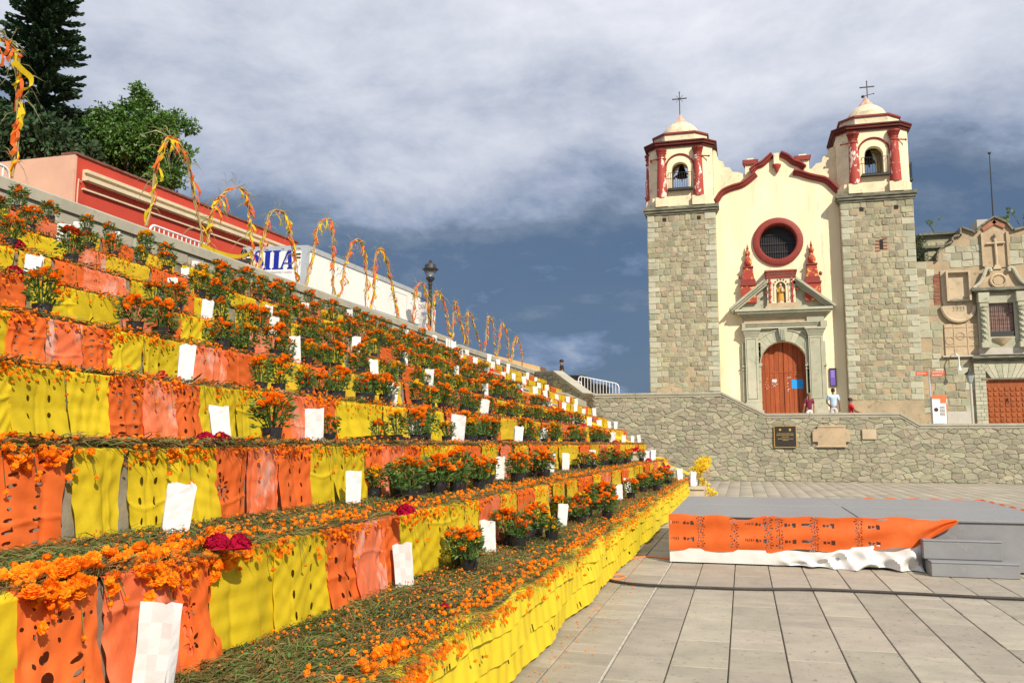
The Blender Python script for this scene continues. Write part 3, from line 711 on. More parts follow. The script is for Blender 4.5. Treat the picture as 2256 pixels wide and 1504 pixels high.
for s, (xa, za), (xb, zb) in ((1, (-.45, 9.03), (1.50, 10.62)), (-1, (5.05, 9.02), (3.05, 10.66))):
    for j, (t0, t1, oy) in enumerate(((0, .12, .42), (.12, .22, .58), (.22, .34, .74))):
        d = Vector((xb - xa, zb - za)).normalized(); nn = Vector((-d.y, d.x)); nn = nn if nn.y > 0 else -nn
        a = Vector((xa, za)) - nn * .22; b = Vector((xb, zb)) - nn * .22
        g = G(); q = [a + nn * t0, b + nn * t0, b + nn * t1, a + nn * t1]
        if s < 0: q = q[::-1]
        g.prism([tuple(p) for p in q], YF - oy, YF - .0045); g.obj('raking_cornice', cant_m, ch)
# niche aedicule above the door
NX0, NX1 = 1.56, 3.06; NA0, NA1 = 2.04, 2.55
niche = G(); strip_with_arch(niche, NX0, NX1, 9.35, 10.78, NA0, NA1, 10.30, YF - .42, YF - .06)
niche = niche.obj('niche', creamw_m, ch)
g = G(); g.box(NA0 - .05, NA1 + .05, YF - .10, YF - .061, 9.3, 10.6); g.obj('niche_back', mat('niche_green', (.20, .22, .15), (.26, .27, .18), 4, rough=.9), niche)
g = G()
for z, ov, t, mm in ((10.78, .05, .12, 0), (10.96, .08, .08, 0), (11.10, .12, .10, 0)): g.box(NX0 - ov, NX1 + ov, YF - .44 - ov, YF - .02, z, z + t)
g.obj('red_cornice', red_m, niche)
g = G(); g.box(NX0, NX1, YF - .44, YF - .02, 10.902, 10.958); g.box(NX0, NX1, YF - .46, YF - .02, 11.042, 11.098); g.obj('cream_band', cream_m, niche)
g = G(); g.box(NX0 - .12, NX1 + .15, YF - .66, YF - .02, 9.05, 9.17); g.box(NX0 - .04, NX1 + .06, YF - .56, YF - .02, 9.17, 9.348); g.obj('niche_sill', buff_m, niche)
for x in (NX0 + .16, NX1 - .16):
    g = G(); g.lathe([(.05, 0), (.05, .1), (.035, .14), (.035, .28), (.075, .34), (.075, .4), (.035, .46), (.035, .66), (.075, .72), (.075, .80), (.035, .86), (.04, 1.02), (.09, 1.10), (.09, 1.18), (.04, 1.24), (.05, 1.40)], (x, YF - .50, 9.36), 8)
    g.obj('baluster_column', redp_m, niche, smooth=True)
g = G()
for i in range(8):
    for x in (NA0 - .13, NA1 + .13):
        g.prism([(x - .035, 9.5 + i * .13), (x + .035, 9.5 + i * .13), (x, 9.57 + i * .13)], YF - .445, YF - .421)
for i in range(7):
    a = math.pi * (i + .5) / 7; g.box(2.295 + .36 * math.cos(a) - .035, 2.295 + .36 * math.cos(a) + .035, YF - .45, YF - .421, 10.33 + .36 * math.sin(a) - .04, 10.33 + .36 * math.sin(a) + .04)
g.obj('carved_teeth', red_m, niche)
for x, z in ((1.50, 9.93), (3.14, 10.12)):
    g = G(); g.lathe([(0, -.09), (.07, -.06), (.09, 0), (.07, .06), (0, .09)], (x, YF - .42, z), 8); g.obj('red_knob', red_m, niche, smooth=True)
# statue in the niche: a robed figure holding a child
st = G(); st.lathe([(.17, 0), (.18, .08), (.15, .35), (.14, .55), (.16, .68), (.13, .80), (.05, .86)], (2.29, YF - .26, 9.47), 12, sy=.75)
st.tube([(2.14, YF - .28, 10.18), (2.12, YF - .36, 10.0), (2.24, YF - .42, 9.98)], .045, 6); st.tube([(2.44, YF - .28, 10.18), (2.46, YF - .36, 10.02), (2.34, YF - .42, 9.98)], .045, 6)
st = st.obj('statue', statue_m, None, smooth=True); st['label'] = 'small gilded robed saint statue in the niche above the church door'; st['category'] = 'statue'
g = G(); g.lathe([(0, -.1), (.06, -.07), (.078, 0), (.06, .07), (0, .1)], (2.29, YF - .28, 10.42), 10); g.obj('head', pale_m, st, smooth=True)
g = G(); g.lathe([(.0, 0), (.05, .02), (.055, .14), (.03, .18), (.045, .24), (0, .3)], (2.36, YF - .43, 9.99), 8); g.obj('infant', pale_m, st, smooth=True)
g = G(); g.lathe([(.16, 0), (.16, .1), (.13, .1), (.13, .12)], (2.29, YF - .26, 9.35), 10); g.obj('pedestal', pale_m, st)
# red pinnacles either side of the niche
for cxp, dz in ((.57, 0), (3.99, 0)):
    s = -1 if cxp < 2 else 1
    pin = G(); pin.box(cxp - .42, cxp + .42, YF - .38, YF - .005, 9.45, 10.42); p = pin.obj('pinnacle', redy_m, ch)
    g = G(); g.box(cxp - .46, cxp + .46, YF - .44, YF - .006, 10.42, 10.52); g.box(cxp - .40, cxp + .40, YF - .40, YF - .006, 10.52, 10.70); g.box(cxp - .37, cxp + .37, YF - .36, YF - .006, 10.70, 10.80); g.obj('pinnacle_moulding', red_m, p)
    g = G(); g.prism([(cxp - .32, 10.80), (cxp + .32, 10.80), (cxp + .24, 11.46), (cxp - .24, 11.46)], YF - .34, YF - .006); g.obj('pinnacle_block', redy_m, p)
    g = G(); g.box(cxp - .29, cxp + .29, YF - .40, YF - .006, 11.46, 11.53); g.obj('pinnacle_cap', red_m, p)
    g = G(); g.lathe([(.09, 0), (.16, .05), (.22, .18), (.215, .30), (.15, .45), (.10, .56), (.09, .62), (.12, .66), (.15, .80), (.13, .84), (.07, .90), (.06, 1.02), (.08, 1.05), (.055, 1.10), (0, 1.36)], (cxp, YF - .2, 11.53), 14)
    g.obj('pinnacle_urn', redy_m, p, smooth=True)
    g = G(); g.lathe([(0, -.13), (.08, -.08), (.1, 0), (.07, .08), (0, .13)], (cxp + s * .44, YF - .22, 10.96), 8); g.obj('side_bud', red_m, p, smooth=True)
# wooden doors
for x0, x1, nm in ((DX0 - .02, 2.305, 0), (2.325, DX1 + .02, 1)):
    def topz(x): return DZS + math.sqrt(max(0, (r0 + .02) ** 2 - (x - cx) ** 2))
    d = G(); d.prism([(x0, 2.2), (x1, 2.2)] + [(x1 + (x0 - x1) * i / 10, topz(x1 + (x0 - x1) * i / 10)) for i in range(11)], YF + .41, YF + .47)
    leaf = d.obj('door', dark_m, ch)
    npl = 5; wpl = (x1 - x0) / npl
    for i in range(npl):
        a, b = x0 + wpl * i + .008, x0 + wpl * (i + 1) - .008
        g = G(); g.box(a, b, YF + .36, YF + .409, 2.2, 5.52); g.obj('plank', door_m, leaf)
        g = G(); g.prism([(a, 5.60), (b, 5.60), (b, max(5.62, topz(b))), ((a + b) / 2, max(5.62, topz((a + b) / 2))), (a, max(5.62, topz(a)))], YF + .36, YF + .409); g.obj('plank', door_m, leaf)
    g = G(); g.box(x0, x1, YF + .345, YF + .405, 5.525, 5.595); g.obj('rail', door_m, leaf)
# papers stuck to the door
def paper(label, x0, x1, z0, z1, m, y=YF + .357, cat='paper notice', ny=0.0, name='paper_notice'):
    g = G(); g.box(x0, x1, y - .006, y, z0, z1); o = g.obj(name, m); o['label'] = label; o['category'] = cat; return o
paper('bright blue sheet taped across the right leaf of the church door', 2.72, 3.33, 4.64, 5.15, cyan_m)
pn = paper('torn white notice on the left leaf of the church door', 1.68, 1.93, 5.02, 5.18, bag_m)
g = G()
for i in range(7): z = U(4.75, 5.0); x = U(1.66, 1.9); g.box(x, x + U(.03, .07), YF + .351, YF + .357, z, z + U(.02, .06))
for i in range(8): z = U(4.5, 5.28); x = U(1.25, 1.6); g.box(x, x + .03, YF + .351, YF + .357, z, z + .03)
g.obj('paper_scraps', bag_m, pn)
g = G()
for z, a, b in ((5.25, 2.50, 2.70), (4.95, 2.50, 2.56), (4.6, 2.53, 2.60), (4.48, 2.50, 2.54)): g.box(a, b, YF + .351, YF + .357, z, z + U(.02, .05))
for i in range(6): z = U(4.5, 5.2); g.box(2.50, 2.525, YF + .351, YF + .357, z, z + .07)
o = g.obj('paper_notice', bag_m); o['label'] = 'torn white paper remains left of the blue sheet on the church door'; o['category'] = 'paper notice'
pb = paper('tall purple notice board in a dark frame on the cream church wall', 4.72, 5.0, 4.76, 5.64, purple_m, YF - .06, 'notice board', name='notice_board')
g = G()
for a, b, z0, z1 in ((4.68, 4.72, 4.70, 5.70), (5.0, 5.04, 4.70, 5.70), (4.72, 5.0, 5.64, 5.70), (4.72, 5.0, 4.70, 4.76)): g.box(a, b, YF - .10, YF - .004, z0, z1)
g.obj('frame', iron_m, pb)
g = G()
for i in range(9): g.box(4.76, 4.96 - .02 * (i % 3), YF - .069, YF - .0665, 5.55 - i * .045, 5.57 - i * .045)
g.obj('print_lines', mat('lilac_print', (.35, .28, .60), rough=.6), pb)

# ---- towers of squared rubble
def tower(x0, x1, holes, slit=None):
    g = G(); g.box(x0, x1, YT + .03, YT + 3.8, 2.0, 14.8); t = g.obj('tower', mort_m, ch)
    keep = None
    sts = courses(x0, x1, 3.9, 14.72, (.24, .38), (.27, .48), .56)
    sgs = []
    for p, q in sts:
        cz = (p[0][1] + p[2][1]) / 2; cxx = (p[0][0] + p[1][0]) / 2
        if any(abs(cxx - hx) < .22 and abs(cz - hz) < .2 for hx, hz in holes): continue
        if slit and abs(cxx - slit[0]) < .22 and abs(cz - slit[1]) < .4: continue
        if cz < 7.4 and not q and R() < (.16 if cz < 6 else .08): continue           # mortared-over patches low down
        pr = U(.015, .06) if q else U(.0, .045)
        gg = inset_stone(p, YT + .03, pr * .7 + .012, .015 if not q else .008, .018, .46 if not q else .16)
        sgs.append((area(p), gg, cant_m if q and R() < .75 else ash_m))
    sgs.sort(key=lambda e: -e[0])
    for _, gg, mm in sgs[:292]: gg.obj('stone', mm, t)
    if sgs[292:]: merge([e[1] for e in sgs[292:]]).obj('small_stones', ash_m, t, kind='stuff')
    for hx, hz in holes:
        g = G(); g.box(hx - .10, hx + .10, YT - .005, YT + .029, hz - .10, hz + .10); g.obj('putlog_hole', dark_m, t)
    if slit:
        g = G(); g.box(slit[0] - .08, slit[0] + .08, YT - .005, YT + .029, slit[1] - .27, slit[1] + .27); g.obj('slit_window', dark_m, t)
        g = G()
        for i in range(8): g.box(slit[0] + (.09 if i % 2 else -.30), slit[0] + (.30 if i % 2 else -.09), YT - .01, YT + .029, slit[1] - .36 + i * .09, slit[1] - .30 + i * .09)
        g.obj('brick_jamb', brick_m, t)
    g = G()
    for ov, z0, z1 in ((.05, 14.72, 14.84), (.13, 14.842, 14.98), (.20, 14.982, 15.16)): g.box(x0 - ov, x1 + ov, YT - ov, YT + 3.8 + ov, z0, z1)
    g.obj('tower_cornice', dcor_m, ch)
    return t
tower(-5.0, -1.12, ((-4.0, 14.45), (-2.05, 14.45)))
tower(5.56, 9.26, ((6.65, 14.32), (8.4, 14.32)), (7.56, 12.3))
# side strip of rougher stones: the right tower's flank towards the ruin is built with the ruin
def belfry(cxb, label_bell):
    cyb = YT + 1.9; hw = 1.84; fw_ = 1.30; zb, zt = 15.16, 18.72
    bf = G(); bf.prism([(cxb - hw - .06, cyb - fw_ - .1), (cxb - fw_ - .3, cyb - hw - .06), (cxb + fw_ + .3, cyb - hw - .06), (cxb + hw + .06, cyb - fw_ - .1), (cxb + hw + .06, cyb + fw_), (cxb + fw_ + .3, cyb + hw + .06), (cxb - fw_ - .3, cyb + hw + .06), (cxb - hw - .06, cyb + fw_)], zb, 15.74, 2)
    bf = bf.obj('belfry', creamw_m, ch)
    # four arched faces and four chamfers
    th = .42; aw = .48; zs = 17.35
    for q in range(4):
        g = G(); strip_with_arch(g, -fw_, fw_, 15.742, zt, -aw - (.15 if q == 2 else 0), aw + (.15 if q == 2 else 0), 17.98 if q == 2 else zs, -hw, -hw + th)
        g.box(-aw, aw, -hw + .0, -hw + th - .01, 15.742, 16.2)
        ca, sa = [(1, 0), (0, 1), (-1, 0), (0, -1)][q]
        g.v = [(cxb + p[0] * ca - p[1] * sa, cyb + p[0] * sa + p[1] * ca, p[2]) for p in g.v]; g.obj('belfry_wall', cream_m, bf)
        g = G(); g.prism([(fw_ + .002, -hw + .004), (hw - .004, -fw_ - .002), (hw - th, -fw_ + .1), (fw_ - .1, -hw + th)], 15.742, zt, 2)
        g.v = [(cxb + p[0] * ca - p[1] * sa, cyb + p[0] * sa + p[1] * ca, p[2]) for p in g.v]; g.obj('belfry_chamfer', creamw_m, bf)
        # arch moulding
        g = G(); g.tube([(-.80, -hw - .03, 17.35)] + [(-.80 * math.cos(math.pi * i / 18), -hw - .03, 17.5 + .80 * math.sin(math.pi * i / 18) * .98) for i in range(19)] + [(.80, -hw - .03, 17.35)], .055, 6)
        g.v = [(cxb + p[0] * ca - p[1] * sa, cyb + p[0] * sa + p[1] * ca, p[2]) for p in g.v]; g.obj('arch_moulding', red_m, bf)
        for sx in (-1, 1):
            if q % 2 and ((cxb < 0) == (q == 1) or (q == 1 and sx < 0) or (q == 3 and sx > 0 and cxb > 0)): continue
            g = G(); px_, py_ = sx * 1.04, -hw - (.10 if q % 2 == 0 else -.06)
            g.box(px_ - .36, px_ + .36, py_ - .22, py_ + .1, 15.16, 15.70); bx = [(cxb + p[0] * ca - p[1] * sa, cyb + p[0] * sa + p[1] * ca, p[2]) for p in g.v]; g.v = bx; g.obj('column_plinth', creamw_m, bf)
            g = G(); g.lathe([(.30, 0), (.30, .06), (.275, .9), (.225, 2.28), (.27, 2.30), (.28, 2.36), (.23, 2.40)], (px_, py_, 15.702), 16)
            g.v = [(cxb + p[0] * ca - p[1] * sa, cyb + p[0] * sa + p[1] * ca, p[2]) for p in g.v]; col = g.obj('column', redp_m, bf, smooth=True)
            g = G(); g.lathe([(.22, 0), (.24, .1), (.22, .14), (.29, .26), (.24, .28), (.33, .40), (.33, .48), (0, .48)], (px_, py_, 18.102), 12, ruf=.08)
            g.v = [(cxb + p[0] * ca - p[1] * sa, cyb + p[0] * sa + p[1] * ca, p[2]) for p in g.v]; g.obj('capital', red_m, col)
            g = G(); g.tube([(px_ + sx * .2, py_ + .05, 18.08), (px_ + sx * .6, py_ + .12, 18.05)], .04, 5); g.lathe([(0, -.09), (.07, 0), (0, .09)], (px_ + sx * .62, py_ + .12, 18.05), 6)
            g.v = [(cxb + p[0] * ca - p[1] * sa, cyb + p[0] * sa + p[1] * ca, p[2]) for p in g.v]; g.obj('waterspout', red_m, bf)
        # railing
        g = G(); w2 = .66; yr = -hw - .26
        for z in (16.22, 17.12): g.tube([(-w2, yr + .26, z), (-w2, yr, z), (w2, yr, z), (w2, yr + .26, z)], .018, 5)
        for i in range(11): x = -w2 + 2 * w2 * i / 10; g.tube([(x, yr, 16.2), (x, yr, 17.14)], .011, 4)
        g.box(-w2 - .05, w2 + .05, yr - .05, yr + .26, 16.10, 16.19)
        g.v = [(cxb + p[0] * ca - p[1] * sa, cyb + p[0] * sa + p[1] * ca, p[2]) for p in g.v]; g.obj('railing', iron_m, bf)
    def octo(h, f, d=0): return [(cxb - h, cyb - f), (cxb - f, cyb - h), (cxb + f, cyb - h), (cxb + h, cyb - f), (cxb + h, cyb + f), (cxb + f, cyb + h), (cxb - f, cyb + h), (cxb - h, cyb + f)]
    g = G(); g.prism(octo(hw + .10, fw_ + .05), 18.722, 18.84, 2); g.prism(octo(hw + .20, fw_ + .08), 18.842, 18.98, 2); g.prism(octo(hw + .26, fw_ + .1), 18.982, 19.06, 2); g.obj('belfry_cornice', dred_m, bf)
    g = G(); g.prism(octo(1.55, .85), 19.122, 19.62, 2); g.obj('drum', creamw_m, bf)
    g = G(); g.prism(octo(1.64, .90), 19.622, 19.72, 2); g.obj('drum_cornice', red_m, bf)
    g = G(); g.lathe([(1.16 * math.cos(math.pi / 2 * i / 10), 1.12 * math.sin(math.pi / 2 * i / 10)) for i in range(11)], (cxb, cyb, 19.722), 24); g.obj('dome', mat('dome_plaster', (.74, .62, .42), (.58, .50, .36), 2, rough=.9, bump=.2, c3=(.34, .31, .23), s3=3, r3=(.53, .68)), bf, smooth=True)
    g = G(); g.lathe([(.62, 0), (.62, .07), (.5, .10)], (cxb, cyb, 20.60), 12); g.obj('dome_ring', red_m, bf)
    g = G(); g.lathe([(.52, 0), (.40, .18), (.2, .42), (.06, .66), (0, .68)], (cxb, cyb, 20.68), 8); g.obj('spire', mat('lantern_tile', (.62, .40, .30), (.48, .26, .20), 5, rough=.85, bump=.3), bf)
    g = G(); g.lathe([(.08, .72), (.12, .68), (.21, .44), (.25, .2), (.33, .04), (.35, 0), (.32, 0), (.21, .2), (.08, .62), (0, .66)][::-1], (cxb, cyb, 17.45), 16); g.box(cxb - 1.4, cxb + 1.4, cyb - .06, cyb + .06, 18.18, 18.3); g.tube([(cxb, cyb, 17.9), (cxb, cyb, 17.2)], .035, 6); g.obj('bell', bronze_m, bf, smooth=True)
    return bf, cyb
bfL, cyb = belfry(-3.06, 'left'); bfR, _ = belfry(7.41, 'right')
# iron crosses
g = G(); x, y = -3.10, cyb
g.box(x - .025, x + .025, y - .025, y + .025, 21.3, 22.78); g.box(x - .38, x + .38, y - .022, y + .022, 22.34, 22.40)
for a in (45, 135, 225, 315): g.tube([(x, y, 22.37), (x + .3 * math.cos(math.radians(a)), y, 22.37 + .3 * math.sin(math.radians(a)))], .012, 4)
for dx, dz in ((-.4, 0), (.4, 0), (0, .42)): g.lathe([(0, -.05), (.05, 0), (0, .05)], (x + dx, y, 22.37 + dz), 6)
g.obj('cross', iron_m, bfL)
g = G(); x = 7.5
g.box(x - .025, x + .025, y - .025, y + .025, 20.9, 22.28); g.box(x - .34, x + .34, y - .022, y + .022, 21.92, 21.98); g.tube([(x - .22, y, 21.42), (x + .32, y, 21.52)], .02, 5)
g.lathe([(0, -.1), (.09, -.04), (.1, .03), (0, .1)], (x - .24, y, 21.40), 8)
for dx, dz in ((-.36, 0), (.36, 0), (0, .34), (.34, -.43)): g.lathe([(0, -.05), (.05, 0), (0, .05)], (x + dx, y, 21.95 + dz), 6)
g.obj('cross', iron_m, bfR)
# nave behind
g = G(); g.box(-1.0, 5.5, YF + .95, YF + 24, 2, 14.0); g.obj('nave_wall', creamw_m, ch)

# ================================================================== OLD STONE BUILDING on the right
YR = 49.85
ru = thing('stone_building', 'old carved stone building with mixtilinear gable, barred window and panelled door', 'building', (12, YR, 2.2))
outl = [(9.28, 2.0), (17.6, 2.0), (17.6, 12.2), (16.6, 12.35), (16.0, 12.9), (15.2, 13.05), (14.62, 12.86), (14.1, 12.72), (13.78, 13.22), (13.24, 13.52), (12.62, 13.08), (12.34, 12.70), (11.64, 13.06), (11.62, 12.62), (11.24, 12.58), (11.2, 12.3), (10.78, 12.12), (10.47, 11.8), (10.40, 11.33), (9.28, 11.36)]
tops = outl[2:]
g = G(); g.prism(outl, YR + .03, YR + .9); g.obj('wall', mort_m, ru)
zones = [(10.42, 12.15, 5.95, 10.95), (11.85, 14.75, 5.7, 11.0), (12.55, 13.95, 10.5, 13.3), (11.72, 15.0, 2.0, 6.2), (8.0, 11.65, 2.0, 3.35)]
def keepR(p):
    cx_ = sum(q[0] for q in p) / 4; cz_ = sum(q[1] for q in p) / 4
    return all(inside(outl, q[0], q[1]) for q in p) and not any(a < cx_ < b and c < cz_ < d for a, b, c, d in zones)
sts = courses(9.30, 16.2, 3.2, 13.4, (.34, .46), (.40, .66), 0, keepR)
for p, q in sts:
    if R() < .06: continue
    if 10.05 < p[0][0] < 10.5 and 8.5 < p[0][1] < 10.6: continue
    inset_stone(p, YR + .03, U(.0, .035) + .015, .012, .01, .10).obj('stone', cant_m if R() < .35 else ash_m, ru)
g = G()
for i in range(22): g.box(10.08 + U(0, .1), 10.42, YR - .01, YR + .029, 9.0 + i * .075, 9.05 + i * .075)
g.obj('thin_bricks', brick_m, ru)
# weathered coping along the gable
P = [Vector((a, b)) for a, b in outl[2:19]]
for a, b in zip(P[:-1], P[1:]):
    if (a - b).length < .05: continue
    d = (b - a).normalized(); nn = Vector((d.y, -d.x)); nn = nn if nn.y > 0 or abs(nn.y) < .2 else -nn
    g = G(); q = [a, b, b + nn * .09, a + nn * .09]; g.prism([tuple(p) for p in q], YR - .14, YR + .95); g.obj('gable_coping', dcor_m, ru)
for i, (a, b) in enumerate((((12.6, 13.0), (13.24, 13.42)), ((13.24, 13.42), (13.8, 13.1)))):
    g = G(); n = Vector((a[1] - b[1], b[0] - a[0])).normalized()
    g.prism([a, b, (b[0] - n.x * .22, b[1] - n.y * .22), (a[0] - n.x * .22, a[1] - n.y * .22)], YR - .05, YR - .004); g.obj('brick_hood', brick_m, ru)
# recessed cross niche
g = G(); g.prism([(12.60, 10.85), (13.80, 10.82), (13.82, 12.6), (13.5, 12.85), (13.2, 13.0), (12.9, 12.85), (12.62, 12.6)], YR - .03, YR + .005); g.obj('cross_panel', buff_m, ru)
for a, b in (((12.60, 10.9), (12.62, 12.7)), ((13.80, 10.9), (13.82, 12.7))):
    g = G(); g.box(a[0] - .06, a[0] + .06, YR - .14, YR + .004, a[1], b[1]); g.obj('niche_edge', buff_m, ru)
g = G(); g.tube([(13.22, YR - .12, 10.85), (13.20, YR - .12, 12.35)], .065, 8); g.tube([(12.78, YR - .12, 12.12), (13.66, YR - .12, 12.13)], .055, 8); g.prism([(13.0, 10.72), (13.42, 10.72), (13.3, 10.95), (13.12, 10.95)], YR - .2, YR - .031); g.obj('carved_cross', plas_m, ru, smooth=True)
g = G(); g.lathe([(0, -.12), (.06, -.06), (.07, 0), (.05, .1), (0, .14)], (13.18, YR - .14, 12.5), 8); g.obj('cross_top', dcor_m, ru, smooth=True)
# arched curl niche at left with carved semicircle
g = G(); g.prism([(10.50, 9.2), (10.62, 8.5), (10.9, 8.1), (11.2, 7.92), (11.55, 8.05), (11.85, 8.35), (11.98, 8.8), (11.98, 9.0), (11.85, 9.1), (11.85, 10.75), (10.48, 10.8)], YR - .05, YR + .004); g.obj('niche_surround', plas_m, ru)
g = G(); g.box(10.80, 11.78, YR - .035, YR + .001, 9.2, 10.62); lit = g.obj('niche_panel', plas_m, ru)
for bx in ((10.70, 10.80, 9.1, 10.72), (11.78, 11.88, 9.1, 10.72), (10.80, 11.78, 10.62, 10.72)):
    g = G(); g.box(bx[0], bx[1], YR - .30, YR - .002, bx[2], bx[3]); g.obj('niche_frame', plas_m, ru)
g = G(); g.box(10.72, 11.86, YR - .26, YR - .001, 9.08, 9.17); g.obj('niche_ledge', dcor_m, ru)
path = [(11.24 + .78 * math.cos(math.pi * (1 + i / 18)), YR - .10, 8.85 + .82 * math.sin(math.pi * (1 + i / 18))) for i in range(19)]
g = G(); g.tube(path, .10, 7); g.obj('niche_curl', plas_m, ru, smooth=True)
g = G(); 
for x in (11.02, 11.2, 11.36, 11.5):                # worn date-like relief, a row of carved strokes
    g.tube([(x - .05, YR - .07, 8.78), (x + .03, YR - .07, 8.80), (x + .03, YR - .07, 8.62), (x - .05, YR - .07, 8.60)], .014, 4)
g.obj('carved_relief', plas_m, ru)
g = G(); g.box(10.52, 12.12, YR - .05, YR + .004, 6.22, 7.9); lp = g.obj('carved_panel', buff_m, ru)
g = G()
for zz in (6.7, 7.2, 7.7): g.box(10.52, 12.12, YR - .075, YR - .051, zz, zz + .03)
for xx in (10.95, 11.6): g.box(xx, xx + .05, YR - .077, YR - .051, 6.25, 7.88)
for c in ((11.27, 7.25), (11.85, 7.3), (10.75, 7.0)): g.tube([(c[0] + .2 * math.cos(a * .6), YR - .06, c[1] + .2 * math.sin(a * .6)) for a in range(11)], .02, 4)
g.obj('carved_fillets', buff_m, lp)
g = G(); g.box(10.36, 12.16, YR - .16, YR - .001, 6.14, 6.22); g.obj('panel_ledge', pgrey_m, ru)
# window bay with pediment, twisted columns, grille
g = G(); g.prism([(12.02, 9.72), (14.78, 9.72), (14.35, 9.95), (14.05, 10.35), (13.85, 10.72), (12.72, 10.72), (12.5, 10.3), (12.3, 9.95)], YR - .12, YR - .004); wb = g.obj('window_pediment', buff_m, ru)
for s in (0, 1):
    pts = [(12.0, 9.74), (12.3, 9.98), (12.5, 10.32), (12.66, 10.70), (12.84, 10.72), (12.86, 10.56)]
    if s: pts = [(26.58 - p[0], p[1]) for p in pts]
    g = G(); g.tube([(p.x, YR - .26, p.y) for p in bezier_pts([(a, b, 0) for a, b in pts], 20)], .10, 7); g.obj('scroll', cant_m, wb, smooth=True)
g = G(); g.tube([(13.22 + .36 * math.cos(math.pi * i / 8), YR - .16, 10.1 + .33 * math.sin(math.pi * i / 8)) for i in range(17)], .07, 6); g.lathe([(0, 0), (.2, .02), (.25, .1), (0, .1)], (0, 0, 0), 10)
k = len(g.v) - 40; g.v[k:] = [(13.22 + p[0], YR - .12 - p[2] * .8, 10.1 + p[1]) for p in g.v[k:]]; g.obj('medallion', buff_m, wb)
g = G()
for x0, x1, oy, z0, z1 in ((12.0, 14.62, .34, 9.44, 9.56), (11.86, 14.76, .48, 9.562, 9.72)): g.box(x0, x1, YR - oy, YR, z0, z1)
g.obj('window_cornice', dcor_m, ru)
g = G(); g.box(12.14, 12.66, YR - .22, YR + .002, 6.55, 9.44); g.box(13.84, 14.50, YR - .22, YR + .002, 6.55, 9.44); g.box(12.66, 13.84, YR - .20, YR + .002, 8.92, 9.44); g.box(12.66, 13.84, YR - .20, YR + .002, 6.55, 7.14); wf = g.obj('window_surround', cant_m, ru)
for xc in (12.38, 14.16):
    g = G(); n = 12; k = 46; vs = []
    for j in range(k):
        z = 6.85 + j * (8.45 - 6.85) / (k - 1)
        for i in range(n):
            a = 2 * math.pi * i / n; rr = .15 + .035 * math.cos(3 * a + j * .75); g.v.append((xc + rr * math.cos(a), YR - .36 + rr * math.sin(a), z))
    for j in range(k - 1):
        for i in range(n): g.f.append((j * n + i, j * n + (i + 1) % n, (j + 1) * n + (i + 1) % n, (j + 1) * n + i)); g.m.append(0)
    g.box(xc - .22, xc + .22, YR - .58, YR - .221, 6.55, 6.84); g.box(xc - .2, xc + .2, YR - .56, YR - .221, 8.7, 8.9); g.lathe([(.15, 0), (.2, .1), (.17, .14), (.24, .26)], (xc, YR - .36, 8.46), 10, ruf=.08)
    g.box(xc - .26, xc + .26, YR - .60, YR - .221, 8.92, 9.43); g.obj('twisted_column', cant_m, wf, smooth=True)
g = G(); g.box(12.66, 13.84, YR - .03, YR - .005, 7.14, 8.92); wn = g.obj('barred_window', mat('shutter_pink', (.32, .20, .17), (.22, .13, .11), 3, rough=.8), ru)
g = G()
for i in range(7): x = 12.68 + i * .19; g.box(x - .012, x + .012, YR - .14, YR - .115, 7.14, 8.92)
for i in range(7): z = 7.5 + i * .22; g.box(12.66, 13.84, YR - .155, YR - .141, z - .012, z + .012)
g.box(12.66, 13.84, YR - .17, YR - .156, 7.14, 7.42); g.obj('grille', iron_m, wn)
g = G(); g.lathe([(0, 0), (.1, .03), (.2, .15), (.42, .34), (.46, .40), (0, .40)], (13.2, YR - .2, 6.66), 14, sy=.6); g.obj('carved_bowl', buff_m, wf, smooth=True)
g = G(); g.box(12.1, 14.62, YR - .25, YR + .001, 6.2, 6.55); g.obj('window_base', pgrey_m, ru)
g = G()
for oy, z0, z1 in ((.45, 6.02, 6.12), (.34, 5.94, 6.018), (.26, 5.84, 5.938)): g.box(11.72, 16.2, YR - oy, YR, z0, z1)
g.obj('string_cornice', dcor_m, ru)
# rusticated portal
for r_ in range(16):
    z = 2.6 + r_ * .2; off = .14 if r_ % 2 else 0
    for a, b in ((11.80, 12.02 + off), (12.02 + off, 12.34)):
        g = G(); g.box(a + .008, b - .008, YR - .16, YR + .001, z + .008, z + .192); g.obj('block', cant_m, ru)
for i in range(9):
    x0 = 12.1 + i * .34; c = 13.2; s0 = (x0 - c) * .55 + c; s1 = (x0 + .34 - c) * .55 + c
    g = G(); g.prism([(s0 + .01, 4.98), (s1 - .01, 4.98), (x0 + .33, 5.72), (x0 + .01, 5.72)], YR - .17, YR - .003); g.obj('voussoir', cant_m, ru)
g = G(); g.box(11.80, 14.9, YR - .12, YR - .002, 5.72, 5.84); g.obj('lintel_band', cant_m, ru)
g = G(); g.box(12.14, 14.4, YR - .20, YR - .171, 4.90, 4.98); g.obj('lintel_edge', dcor_m, ru)
g = G(); g.box(12.34, 14.2, YR - .02, YR - .003, 2.2, 4.92); dr = g.obj('panelled_door', door2_m, ru)
for i in range(7):
    for j in range(8):
        x = 12.40 + i * .262; z = 2.42 + j * .27
        g = G(); g.add([(x, YR - .021, z), (x + .18, YR - .021, z), (x + .18, YR - .021, z + .2), (x, YR - .021, z + .2), (x + .03, YR - .06, z + .03), (x + .15, YR - .06, z + .03), (x + .15, YR - .06, z + .17), (x + .03, YR - .06, z + .17)],
                       [(0, 1, 5, 4), (1, 2, 6, 5), (2, 3, 7, 6), (3, 0, 4, 7), (4, 5, 6, 7)]); g.obj('door_panel', door2_m, dr)
